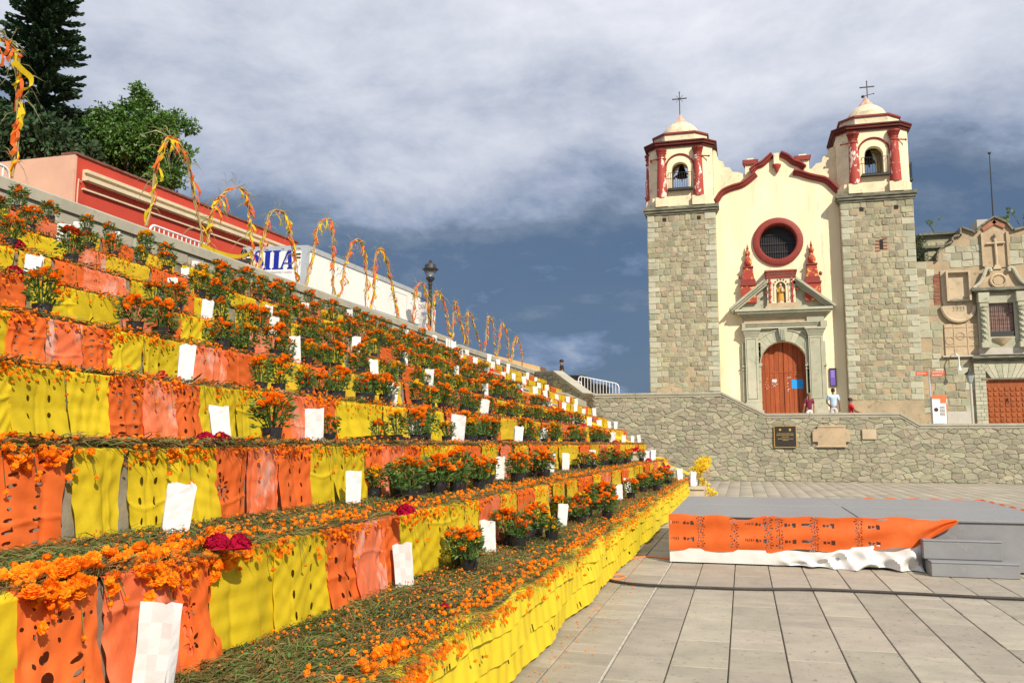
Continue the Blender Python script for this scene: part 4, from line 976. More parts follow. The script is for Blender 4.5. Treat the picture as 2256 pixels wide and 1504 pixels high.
g = G(); g.tube([(13.3, YR - .10, 3.95), (13.3, YR - .12, 3.8), (13.36, YR - .10, 3.7)], .03, 5); g.obj('knocker', iron_m, dr)
g = G(); g.box(10.2, 11.66, YR - .02, YR + .028, 2.2, 3.28); g.obj('plaster_patch', pgrey_m, ru)
# wing with dark eave between tower and gable
g = G(); g.box(9.9, 12.0, YR + 1.2, YR + 7, 9, 13.0); g.obj('rear_wall', ash_m, ru)
for i in range(4):
    for j in range(3):
        x = 10.15 + i * .46; z = 11.4 + j * .42
        inset_stone([(x, z), (x + .44, z), (x + .44, z + .4), (x, z + .4)], YR + 1.2, .03, .012, .01, .1).obj('stone', ash_m, ru)
g = G(); g.box(9.75, 12.1, YR + .95, YR + 7.1, 13.0, 13.12); g.box(9.85, 12.0, YR + 1.0, YR + 1.19, 12.28, 12.4); g.obj('rear_cornice', dcor_m, ru)
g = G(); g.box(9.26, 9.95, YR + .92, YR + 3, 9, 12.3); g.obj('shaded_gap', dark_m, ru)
g = G(); g.box(12.72, 13.7, YR + 1.2, YR + 2.2, 12.8, 13.75); g.obj('chimney_block', pgrey_m, ru)
g = G(); g.box(9.3, 17.5, YR + .9, YR + 20, 2, 11.2); g.obj('building_mass', ash_m, ru)
g = G(); g.tube([(14.05, 53, 13.2), (14.08, 53, 18.0)], lambda t: .045 - .02 * t, 6); g.lathe([(.07, 0), (.09, .1), (0, .14)], (14.08, 53, 17.98), 6); g.box(13.9, 14.2, 52.9, 53.1, 11, 13.6)
o = g.obj('antenna_mast', iron_m); o['label'] = 'thin tall antenna mast on the roof of the old stone building'; o['category'] = 'antenna'

# ================================================================== STAGE
SX0, SX1, SY0, SY1, SZ = -1.0, 3.85, 12.12, 16.35, .645
sg = thing('stage', 'low grey painted wooden stage on the plaza with an orange skirt on its front', 'stage', (1.4, 14.2, 0))
for x0, x1 in ((SX0, 1.42), (1.43, SX1)):
    for y0, y1 in ((SY0, 14.24), (14.25, SY1)):
        dx = .04 if (x0 > 0 and y0 > 14) else 0
        g = G(); g.box(x0 - dx * (x0 > 0), x1, y0, y1, SZ - .03, SZ + U(-.004, .006)); o = g.obj('deck_panel', grey_m, sg)
        bv = o.modifiers.new('bevel', 'BEVEL'); bv.width = .006
g = G(); g.box(SX0 + .03, SX1 - .03, SY0 + .03, SY0 + .05, .02, SZ - .032); g.box(SX0 + .02, SX0 + .04, SY0 + .051, SY1 - .03, .02, SZ - .032); g.box(SX1 - .04, SX1 - .02, SY0 + .051, SY1 - .03, .02, SZ - .032); g.box(SX0 + .04, SX1 - .04, SY1 - .05, SY1 - .03, .02, SZ - .032)
g.obj('side_board', grey_m, sg)
g = G()
for x in (SX0 + .06, -.2, .6, 1.4, 2.2, 3.0, 3.7): g.box(x - .03, x + .03, SY0 + .06, SY0 + .12, 0, SZ - .033)
g.obj('leg_posts', iron_m, sg)
# skirt: orange cut cloth over a white plastic sheet
def flower_hole(u, v, cx_, cz_, r):
    a = math.atan2(v - cz_, u - cx_); d = math.hypot(u - cx_, v - cz_); return .25 * r < d < r and math.cos(8 * a) > .35
nx, nz = 300, 46; V = []; keepc = []
def skt_bot(u):
    if u < .37: return .17
    if u < .85: return .17 + (.27 - .17) * ((u - .37) / .48) ** .8 + .03 * math.sin((u - .37) * 18)
    return .27 + (.62 - .27) * (u - .85) / .15
def skt_top(u): return SZ + .004 - .055 * math.exp(-((u - .27) / .055) ** 2) + .008 * math.sin(u * 40) + .02 * math.exp(-((u - .79) / .05) ** 2)
g = G()
for j in range(nz + 1):
    for i in range(nx + 1):
        u = i / nx; v = j / nz; x = SX0 - .01 + u * 3.58; zt, zb = skt_top(u), skt_bot(u); z = zt + (min(zb, zt - .02) - zt) * v
        y = SY0 - .012 - .012 * math.sin(u * 31 + v * 2) * (.3 + v) - .05 * max(0, u - .35) * v * (1.2 + math.sin(u * 26 + v * 7)) - .012 * math.sin(v * 9 + u * 5)
        g.v.append((x, y, z))
for j in range(nz):
    for i in range(nx):
        u = (i + .5) / nx * 3.58; z = (g.v[j * (nx + 1) + i][2] + g.v[(j + 1) * (nx + 1) + i + 1][2]) / 2; hole = False
        for fx in (.42, .86, 1.30, 1.44, 1.88, 2.42):
            for fz in (.60, .49, .38, .27): hole = hole or flower_hole(u, z, fx, fz, .056)
        for bx in (.0, .98, 1.70):
            for bz in (.545, .33):
                for q in range(5): hole = hole or (abs(u - bx - .03 - q * .024) < .008 and abs(z - bz) < .018)
        for bx in (.21, 1.15, 1.52, 2.0, 2.55):
            for bz in (.535, .325): hole = hole or (abs(u - bx) < .02 and abs(z - bz) < .02) or (abs(u - bx - .045) < .016 and abs(z - bz) < .014) or (abs(u - bx - .1) < .026 and abs(z - bz) < .026)
        if not hole:
            a = j * (nx + 1) + i; g.f.append((a, a + 1, a + nx + 2, a + nx + 1)); g.m.append(0)
sk = g.obj('stage_skirt', ora_m, None, smooth=True); sk['label'] = 'orange cut paper cloth pinned along the front of the grey stage'; sk['category'] = 'cloth'
g = G(); nx, nz = 120, 14
for j in range(nz + 1):
    for i in range(nx + 1):
        u = i / nx; v = j / nz; x = SX0 - .005 + u * 3.15; k = max(0, min(1, (u - .42) / .25)); e = max(0, (u - .55) / .45)
        zt = .20 + .16 * e + (.02 * math.sin(u * 30)) * k; zb = .018
        z = zt + (zb - zt) * v - .02 * k * math.sin(u * 22 + v * 5)
        y = SY0 - .006 - k * v * (.14 + .10 * (1 - 2 * abs(math.sin(u * 19 + v * 1.8))) + .06 * (1 - 2 * abs(math.sin(u * 37 - v * 2.5)))) - k * .05 * math.sin(v * 9 + u * 17) * v
        g.v.append((x, y, max(.008, z)))
for j in range(nz):
    for i in range(nx): a = j * (nx + 1) + i; g.f.append((a, a + 1, a + nx + 2, a + nx + 1)); g.m.append(0)
wk = g.obj('plastic_sheet', wplas_m, None, smooth=True); wk['label'] = 'white plastic sheet slumped at the foot of the stage behind the orange skirt'; wk['category'] = 'sheet'
g = G(); nx = 90
for i in range(nx + 1):
    u = i / nx; x = 2.0 + u * (SX1 - 2.0 + 4e-3); g.v += [(x, SY1 + .01, SZ + .012 + .012 * math.sin(u * 33)), (x, SY1 + .02, SZ - .25)]
for i in range(nx + 1):
    u = i / nx; y = SY1 + .01 - u * 3.6; g.v += [(SX1 + .012, y, SZ + .015 + .014 * math.sin(u * 41)), (SX1 + .022, y, SZ - .25)]
for i in range(2 * nx + 1): g.f.append((2 * i, 2 * i + 1, 2 * i + 3, 2 * i + 2)); g.m.append(0)
o = g.obj('stage_skirt', ora_m); o['label'] = 'orange cloth whose rim shows along the far and right edges of the stage'; o['category'] = 'cloth'
stp = thing('stage_steps', 'two grey wooden steps standing against the front of the stage', 'steps', (2.65, 12.0, 0))
g = G(); g.box(2.17, 3.14, 11.70, 12.09, .0, .155); g.obj('riser_box', grey_m, stp)
g = G(); g.box(2.168, 3.142, 11.695, 12.092, .157, .178); g.obj('tread', grey_m, stp)
g = G(); g.box(2.13, 3.02, 11.92, 12.088, .182, .392); g.obj('riser_box', grey_m, stp)
g = G(); g.box(2.128, 3.022, 11.915, 12.09, .394, .415); g.obj('tread', grey_m, stp)
for c in list(stp.children):
    bv = c.modifiers.new('bevel', 'BEVEL'); bv.width = .006
# cables on the ground
def cable(label, pts, r, m, n=60, name='cable', rise=0.0):
    p = bezier_pts(pts, n); p = [(q.x + U(-.004, .004), q.y + U(-.004, .004), max(r, q.z)) for q in p]
    g = G(); g.tube(p, r, 7); o = g.obj(name, m, None, smooth=True); o['label'] = label; o['category'] = 'cable'
cable('thick black cable crossing the plaza slabs in front of the stage', [(-1.72, 10.75, .02), (-1.66, 10.45, .02), (-1.5, 10.22, .02), (-1.2, 10.05, .02), (-.6, 10.02, .02), (.0, 10.05, .02), (.7, 10.2, .02), (1.6, 10.2, .02), (2.7, 10.13, .02), (4.2, 10.2, .02), (7, 10.0, .02)], .0165, cable_m, 90)
cable('orange extension cord looped beside the foot of the yellow curtain', [(-1.80, 7.5, .01), (-1.74, 8.0, .01), (-1.60, 8.6, .01), (-1.58, 9.3, .01), (-1.66, 9.9, .01), (-1.78, 10.3, .02), (-1.62, 10.6, .03), (-1.42, 10.62, .02), (-1.5, 10.4, .01), (-1.75, 10.5, .02), (-1.70, 11.0, .01)], .012, cordo_m, 80)
cable('second orange cord running from the curtain to the left end of the stage', [(-1.72, 10.9, .01), (-1.60, 12.0, .01), (-1.45, 12.5, .01), (-1.25, 12.55, .01), (-1.05, 12.45, .01), (-.9, 12.5, .01)], .011, cordo_m, 40)
cable('short black cord beside the yellow curtain', [(-1.66, 8.2, .012), (-1.58, 8.9, .012), (-1.63, 9.5, .012), (-1.74, 9.9, .012)], .013, cable_m, 30)
o = bpy.data.objects.get('cable')

# ================================================================== THINGS ON THE UPPER STREET
# red house
XH = -19.0
rh = thing('house', 'long red painted house with pale cornice bands behind the parapet', 'house', (XH, 27, 4.4))
ztop = lambda y: 10.18 + (y - 20.76) * .025
g = G(); g.add([(XH, 20.8, 4.4), (XH, 34.0, 4.4), (XH, 34.0, ztop(34)), (XH, 20.8, ztop(20.8)), (XH - 9, 20.8, 4.4), (XH - 9, 34.0, 4.4), (XH - 9, 34, ztop(34)), (XH - 9, 20.8, ztop(20.8))],
      [(0, 1, 2, 3), (5, 4, 7, 6), (1, 5, 6, 2), (3, 2, 6, 7)]); g.obj('front_wall', wallr_m, rh)
g = G(); g.box(XH - 9, XH + .01, 20.70, 20.798, 4.4, 10.16); g.obj('end_wall', wallp_m, rh)
for zb, h, o_ in ((9.70, .10, .16), (9.585, .113, .06), (9.46, .12, .20), (9.18, .05, .08)):
    g = G(); d0, d1 = ztop(20.8) - 10.18, ztop(34) - 10.18
    y0_ = 21.05 if zb > 9 else 20.82
    g.add([(XH + .001, y0_, zb), (XH + o_, y0_, zb), (XH + o_, y0_, zb + h), (XH + .001, y0_, zb + h), (XH + .001, 33.98, zb + d1), (XH + o_, 33.98, zb + d1), (XH + o_, 33.98, zb + h + d1), (XH + .001, 33.98, zb + h + d1)],
          [(0, 1, 2, 3), (4, 7, 6, 5), (0, 4, 5, 1), (1, 5, 6, 2), (2, 6, 7, 3)]); g.obj('cornice_band', mould_m, rh)
y = 20.7
while y < 34.1:
    g = G(); L = .42; g.box(XH - .5, XH + .05, y + .005, y + L, ztop(y) + .002, ztop(y) + .06 + U(0, .015)); g.obj('edge_tile', tile_m, rh); y += L
g = G(); g.tube([(XH + .05, 20.95, 9.4), (XH + .05, 20.86, 9.45), (XH + .05, 20.84, 9.2), (XH + .05, 20.84, 7.6), (XH + .05, 20.9, 7.2)], .025, 5); g.obj('conduit', wallp_m, rh)
for y0 in (26.2, 29.6):
    g = G(); g.box(XH + .001, XH + .10, y0, y0 + 1.8, 5.2, 8.35); w_ = g.obj('door_surround', mould_m, rh)
    g = G(); g.box(XH + .101, XH + .12, y0 + .25, y0 + 1.55, 5.2, 8.1); g.obj('door', door2_m, w_)
# box truck
XT = -13.0
tk = thing('box_truck', 'white box truck with blue SIIA lettering parked behind the parapet', 'truck', (XT - .1, 23.9, 6.4))
TY0, TY1, TZ0, TZ1 = 23.85, 32.7, 6.38, 7.72
g = G(); g.box(XT - 2.3, XT, TY0, TY1, TZ0, TZ1); g.obj('cargo_box', trk_m, tk)
g = G(); g.box(XT - 2.32, XT + .03, TY0 - .02, TY1 + .02, TZ1 - .13, TZ1 + .03); g.obj('top_rail', alu_m, tk)
for bx in ((XT - .16, XT + .031, TY0 - .03, TY0 + .12, TZ0, TZ1 - .132), (XT - 2.33, XT - 2.2, TY0 - .03, TY0 + .1, TZ0, TZ1 - .132), (XT - .02, XT + .025, TY1 - .1, TY1 + .01, TZ0, TZ1 - .132)):
    g = G(); g.box(*bx); g.obj('corner_post', alu_m, tk)
g = G(); g.box(XT - .03, XT + .027, TY0 + .13, TY1 - .11, TZ0, TZ0 + .06); g.obj('side_rail', alu_m, tk)
for a, b in ((XT - 2.19, XT - 1.18), (XT - 1.17, XT - .17)):
    g = G(); g.box(a, b, TY0 - .05, TY0 - .002, TZ0 + .02, TZ1 - .15); dd = g.obj('rear_door', white_m, tk)
    x = a if a < XT - 2 else b - .26
    for zz in (7.44, 7.33):
        g = G(); g.box(x + .02, x + .25, TY0 - .062, TY0 - .051, zz, zz + .05); g.obj('vent_slot', rubber_m, dd)
for i in range(4):
    g = G(); g.box(XT - 2.05 + i * .58, XT - 1.95 + i * .58, TY0 - .04, TY0 - .021, TZ1 - .07, TZ1 - .04); g.obj('marker_lamp', greyt_m, tk)
for bx in ((XT - .6, XT - .1, TY0 + 1, TY0 + 7.5, 5.9, 6.37), (XT - 2.2, XT - 1.7, TY0 + 1, TY0 + 7.5, 5.9, 6.37), (XT - 2.2, XT - .1, TY0 - .1, TY0 + .05, 5.8, 6.0)):
    g = G(); g.box(*bx); g.obj('chassis_rail', rubber_m, tk)
for x in (XT - .25, XT - 2.05):
    for y in (25.9, 26.9, 31.5):
        g = G(); g.lathe([(.2, -.14), (.48, -.14), (.5, -.08), (.5, .08), (.48, .14), (.2, .14)], (0, 0, 0), 20); g.v = [(x + p[2], y + p[0], 5.7 + p[1]) for p in g.v]; g.obj('wheel', rubber_m, tk)
g = G(); g.box(XT - 2.2, XT - .1, TY1 + .15, TY1 + 1.9, 5.6, 7.3); cb = g.obj('cab', white_m, tk)
g = G(); g.prism([(30.3, 6.45), (30.315, 6.45), (30.315, 7.385), (31.4, 7.385), (31.4, 6.45), (31.415, 6.45), (31.415, 7.4), (30.3, 7.4)], XT + .001, XT + .006, 0); sd_ = g.obj('side_door_edge', greyt_m, tk)
g = G(); g.box(XT + .007, XT + .03, 30.42, 30.46, 6.7, 7.0); g.obj('handle', greyt_m, sd_)
# lettering on the rear doors: each letter a part
lz, ls_ = 7.0, .60
def letter(name, polys, x, w=1.0):
    g = G()
    for q, pts in enumerate(polys): g.prism([(x + p[0] * ls_ * w, lz + p[1] * ls_) for p in pts], TY0 - .060 - .0006 * (q % 2), TY0 - .0515)
    g.obj('letter', blue_m, tk)
I_ = [(0, 0), (.34, 0), (.34, .05), (.28, .09), (.28, .91), (.34, .95), (.34, 1), (0, 1), (0, .95), (.06, .91), (.06, .09), (0, .05)]
for xo in (XT - 1.50, XT - 1.18): letter('I', [I_], xo, 1.35)
letter('A', [[(.34, 0), (.62, 0), (.62, .05), (.575, .08), (.50, 1), (.33, 1), (.30, .93), (.40, .12), (.34, .06)], [(-.04, 0), (.15, 0), (.15, .05), (.11, .09), (.34, .86), (.31, .98), (.02, .09), (-.04, .05)], [(.12, .27), (.40, .27), (.40, .34), (.14, .34)]], XT - .88, 1.2)
sp = bezier_pts([(.40, .80, 0), (.36, .93, 0), (.22, .99, 0), (.09, .90, 0), (.07, .74, 0), (.18, .58, 0), (.32, .44, 0), (.38, .26, 0), (.30, .08, 0), (.16, .01, 0), (.03, .08, 0), (0, .22, 0)], 44)
SP = []
for i in range(len(sp) - 1):
    a, b = sp[i], sp[i + 1]; t = i / (len(sp) - 1); wd = .035 + .11 * math.exp(-((t - .5) / .17) ** 2); d = (b - a).normalized(); q = Vector((-d.y, d.x, 0)) * wd
    SP.append([(a.x - q.x, a.y - q.y), (b.x - q.x, b.y - q.y), (b.x + q.x, b.y + q.y), (a.x + q.x, a.y + q.y)])
letter('S', SP, XT - 1.86, 1.25)
me = text_mesh('DE ILUMINACION Y AUDIO', .085, .002, 'small_lettering'); me.materials.append(greyt_m)
o = link('small_lettering', me, tk, loc=(XT - .98 - tk.location.x, TY0 - .056 - tk.location.y, 6.90 - tk.location.z)); o.rotation_euler = (math.pi / 2, 0, 0)
tk.rotation_euler = (0, math.radians(2.2), math.radians(-2.5))
# low peach house further along the street
ph = thing('house', 'low peach coloured house top showing over the far parapet', 'house', (-15, 50, 4.4))
g = G(); g.add([(-14, 36.0, 4.4), (-14, 62.5, 4.4), (-14, 62.5, 7.18), (-14, 36.0, 6.40), (-22, 36, 4.4), (-22, 62.5, 4.4), (-22, 62.5, 7.18), (-22, 36, 6.4)], [(0, 1, 2, 3), (5, 4, 7, 6), (1, 5, 6, 2), (4, 0, 3, 7), (3, 2, 6, 7)]); g.obj('wall', peach_m, ph)
g = G(); g.add([(-13.9, 36.0, 6.05), (-13.9, 62.5, 6.75), (-13.9, 62.5, 6.88), (-13.9, 36.0, 6.18), (-13.999, 36, 6.05), (-13.999, 62.5, 6.75), (-13.999, 62.5, 6.88), (-13.999, 36, 6.18)], [(0, 1, 2, 3), (0, 4, 5, 1), (3, 2, 6, 7)]); g.obj('cornice_band', mould_m, ph)
g = G(); g.box(-14.6, -13.7, 35.2, 35.98, 4.4, 6.3); g.box(-14.75, -13.55, 35.1, 36.1, 6.3, 6.42); g.obj('gate_pier', tile_m, ph)
# street lamp with banner arm
sl_ = thing('street_lamp', 'black iron street lamp with a faceted glass lantern behind the parapet', 'lamp', (-11.2, 30.12, 4.4))
lx, ly = -11.2, 30.12
g = G(); g.lathe([(.16, 5.2), (.16, 5.3), (.11, 5.4), (.09, 5.5), (.075, 5.6), (.065, 7.5), (.09, 7.56), (.06, 7.62)], (lx, ly, 0), 12); g.obj('post', iron_m, sl_, smooth=True)
g = G(); g.lathe([(.06, 7.6), (.09, 7.66), (.16, 7.74), (.17, 7.80), (.12, 7.84)], (lx, ly, 0), 12); g.obj('cup', iron_m, sl_, smooth=True)
g = G(); g.lathe([(.13, 7.84), (.25, 8.10)], (lx, ly, 0), 12); lg = g.obj('glass', lampglass, sl_)
g = G()
for i in range(6): a = i * math.pi / 3; g.tube([(lx + .13 * math.cos(a), ly + .13 * math.sin(a), 7.84), (lx + .255 * math.cos(a), ly + .255 * math.sin(a), 8.10)], .008, 4)
g.obj('glazing_bar', iron_m, lg)
g = G(); g.lathe([(.03, 7.84), (.05, 7.95), (.045, 8.02), (0, 8.04)], (lx, ly, 0), 8); g.obj('bulb', white_m, lg)
g = G(); g.lathe([(.30, 8.10), (.31, 8.13), (.23, 8.16), (.20, 8.30), (.12, 8.36), (.06, 8.37), (.05, 8.40), (.07, 8.43), (.03, 8.46), (.02, 8.50), (0, 8.55)], (lx, ly, 0), 16, ruf=.03); g.obj('lantern_hood', iron_m, sl_, smooth=False)
g = G(); g.tube([(lx, ly - 1.9, 6.88), (lx, ly + .6, 6.85)], .018, 6); g.lathe([(0, -.04), (.04, 0), (0, .04)], (lx, ly + .62, 6.85), 6); g.obj('banner_arm', iron_m, sl_)
# banner
by0, by1 = ly - 1.62, ly - .30
g = G(); nx = 16; nz = 24
for j in range(nz + 1):
    for i in range(nx + 1):
        u = i / nx; v = j / nz; y = by0 + u * (by1 - by0); z = 6.84 - .0 * u - v * 1.12
        if u < .35 and v > .45: y = by0 + (by1 - by0) * (.35 - (.35 - u) * (1 - (v - .45) / .55))
        g.v.append((lx + .03 + .05 * math.sin(u * 3 + v * 2), y, z - (.25 * (1 - u)) * (1 - v) ))
for j in range(nz):
    for i in range(nx): a = j * (nx + 1) + i; g.f.append((a, a + 1, a + nx + 2, a + nx + 1)); g.m.append(0)
bn = g.obj('banner', white_m, None, smooth=True); bn['label'] = 'white printed banner hanging askew from the street lamp arm'; bn['category'] = 'banner'
for body, z, s, yy in (('OAXACA', 6.58, .27, .60), ('CIUDAD', 6.32, .17, .62)):
    me = text_mesh(body, s, .002, 'banner_lettering'); me.materials.append(greyt_m if s > .2 else blue_m)
    o = link('banner_lettering', me, bn, loc=(lx + .09, by0 + yy * (by1 - by0), z)); o.rotation_euler = Euler((math.pi / 2, math.radians(-11), math.pi / 2), 'XYZ')
g = G(); g.tube([(lx + .09, by1 - .22 + .06 * math.cos(a * .6), 5.92 + .06 * math.sin(a * .6)) for a in range(11)], .014, 5); g.obj('ring_mark', red_m, bn)
# crowd barriers
def barrier(label, p0, p1, h, loc_z=None):
    P0, P1 = Vector(p0), Vector(p1); d = P1 - P0; L = d.length; t = thing('crowd_barrier', label, 'barrier', p0, 'white crowd barriers on the upper street')
    U_ = Vector((0, 0, 1)); r = .18; f = lambda s, z: P0 + d * s + U_ * z
    g = G(); pts = [f(0, .1), f(0, h - r)] + [f(0, h - r) + d.normalized() * r * (1 - math.cos(a)) + U_ * r * math.sin(a) for a in (.4, .8, 1.2, 1.57)] + [f(1, h - r) - d.normalized() * r * (1 - math.cos(a)) + U_ * r * math.sin(a) for a in (1.57, 1.2, .8, .4)] + [f(1, h - r), f(1, .1), f(0, .1)]
    g.tube(pts, .026, 6); g.obj('frame', white_m, t, smooth=True)
    n = int(L / .155)
    for i in range(1, n): g = G(); g.tube([f(i / n, .1), f(i / n, h - .01)], .014, 5); g.obj('bar', white_m, t)
    for s in (.12, .88):
        q = f(s, 0); nn = Vector((d.y, -d.x, 0)).normalized() * .28; g = G(); g.tube([q - nn, q - nn * .3 + U_ * .08, q + U_ * .1, q + nn * .3 + U_ * .08, q + nn], .02, 5); g.obj('foot', white_m, t)
barrier('white crowd barrier in front of the red house', (-12.1, 15.4, 5.2), (-12.1, 17.6, 5.2), 1.06)
barrier('white crowd barrier at the left edge beside the tall cane arch', (-12.1, 9.5, 5.2), (-12.1, 11.75, 5.2), 1.12)
barrier('tilted white crowd barrier above the back wall left of the church', (-8.05, 43.5, 4.0), (-5.98, 43.5, 3.55), 1.05)
barrier('second white crowd barrier half hidden behind the tilted one', (-10.1, 46.5, 4.15), (-8.2, 45.2, 3.9), .98)
# parked car behind the barriers
pc = thing('parked_car', 'black car mostly hidden behind the white barriers left of the church', 'car', (-9.2, 49.5, 4.15))
body = [(-2.1, .3), (2.1, .3), (2.15, .7), (1.9, .85), (1.1, .95), (.6, 1.42), (-.9, 1.45), (-1.6, .98), (-2.1, .9)]
g = G(); g.prism([(-9.2 + a * .9, 4.1 + b) for a, b in body], 48.7, 50.3); o = g.obj('body', car_m, pc); bv = o.modifiers.new('bevel', 'BEVEL'); bv.width = .08; bv.segments = 3
g = G(); g.prism([(-9.2 + a * .9, 4.1 + b) for a, b in ((1.0, .98), (.55, 1.36), (-.85, 1.38), (-1.4, 1.0))], 48.68, 48.72); g.obj('window', carglass, pc)
for x in (-10.5, -7.9):
    for y in (48.75, 50.25):
        g = G(); g.lathe([(.12, -.1), (.3, -.1), (.32, -.05), (.32, .05), (.3, .1), (.12, .1)], (0, 0, 0), 18); g.v = [(x + p[0], y + p[2], 4.42 + p[1]) for p in g.v]; w_ = g.obj('wheel', rubber_m, pc)

# direction sign and poster in front of the old building
sgn = thing('direction_sign', 'grey pole with two orange direction boards in front of the old stone building', 'sign', (8.05, 41.5, 2.1))
g = G(); g.tube([(8.06, 41.5, 2.1), (8.04, 41.5, 4.82)], .035, 8); g.obj('pole', alu_m, sgn, smooth=True)
for x0, x1, z0, z1 in ((7.48, 8.0, 4.60, 4.76), (8.1, 8.66, 4.66, 4.78), (8.1, 8.64, 4.55, 4.65)):
    g = G(); g.box(x0, x1, 41.42, 41.45, z0, z1); b_ = g.obj('board', orsign_m, sgn)
    g = G(); zm = (z0 + z1) / 2; x = x0 + .06
    while x < x1 - .1: L = U(.03, .07); g.box(x, x + L, 41.415, 41.419, zm - .012, zm + .012); x += L + .018
    g.obj('print', ltr_m, b_, kind='stuff')
ps = thing('poster_stand', 'white and orange event poster board at the foot of the direction sign', 'poster', (8.35, 41.44, 2.1))
g = G(); g.box(8.08, 8.66, 41.36, 41.40, 2.3, 3.72); g.obj('board', ltr_m, ps)
pm1 = mat('poster_orange', (.62, .17, .06), rough=.6)
g = G(); g.box(8.08, 8.66, 41.352, 41.3595, 3.55, 3.72); g.box(8.40, 8.64, 41.351, 41.3595, 3.36, 3.549); g.box(8.632, 8.66, 41.352, 41.3595, 2.3, 3.355); g.obj('orange_field', pm1, ps)
g = G(); g.lathe([(.09, 0), (.09, .006)], (0, 0, 0), 14); g.v = [(8.22 + p[0], 41.359 - p[2], 3.08 + p[1]) for p in g.v]
for i in range(7): g.box(8.36, 8.57, 41.353, 41.3595, 2.82 + i * .06, 2.845 + i * .06)
for i in range(3): g.box(8.15 + .13 * i, 8.24 + .13 * i, 41.353, 41.3595, 2.45, 2.48)
g.obj('print', iron_m, ps, kind='stuff'); g = G(); g.box(8.1, 8.59, 41.3545, 41.3598, 2.31, 2.62); g.obj('pale_blue_field', mat('pale_blue', (.55, .70, .85), rough=.6), ps)
# wall lantern on post before the old building
lp_ = thing('lantern_post', 'grey post lantern standing in front of the old stone building', 'lamp', (10.02, 43, 2.1))
g = G(); g.tube([(10.04, 43, 2.1), (10.03, 43, 4.3)], .055, 8); g.obj('post', pgrey_m, lp_, smooth=True)
g = G(); g.lathe([(.05, 4.3), (.10, 4.36), (.19, 4.70)], (10.02, 43, 0), 6); g.obj('glass', mat('milky_glass', (.30, .34, .33), rough=.3), lp_)
g = G(); g.lathe([(.23, 4.70), (.22, 4.74), (.08, 4.86), (.04, 5.0), (0, 5.05)], (10.02, 43, 0), 6); g.obj('hood', iron_m, lp_)
g = G(); g.tube([(10.76, 49.7, 6.28), (10.9, 49.3, 6.25), (11.0, 49.2, 6.1), (11.0, 49.2, 5.6)], .03, 6); g.lathe([(.04, .25), (.09, .05), (.09, 0), (0, 0)][::-1], (11.0, 49.2, 5.38), 8)
o = g.obj('wall_lamp', white_m); o['label'] = 'small white wall lamp on a bent arm on the old stone building'; o['category'] = 'lamp'

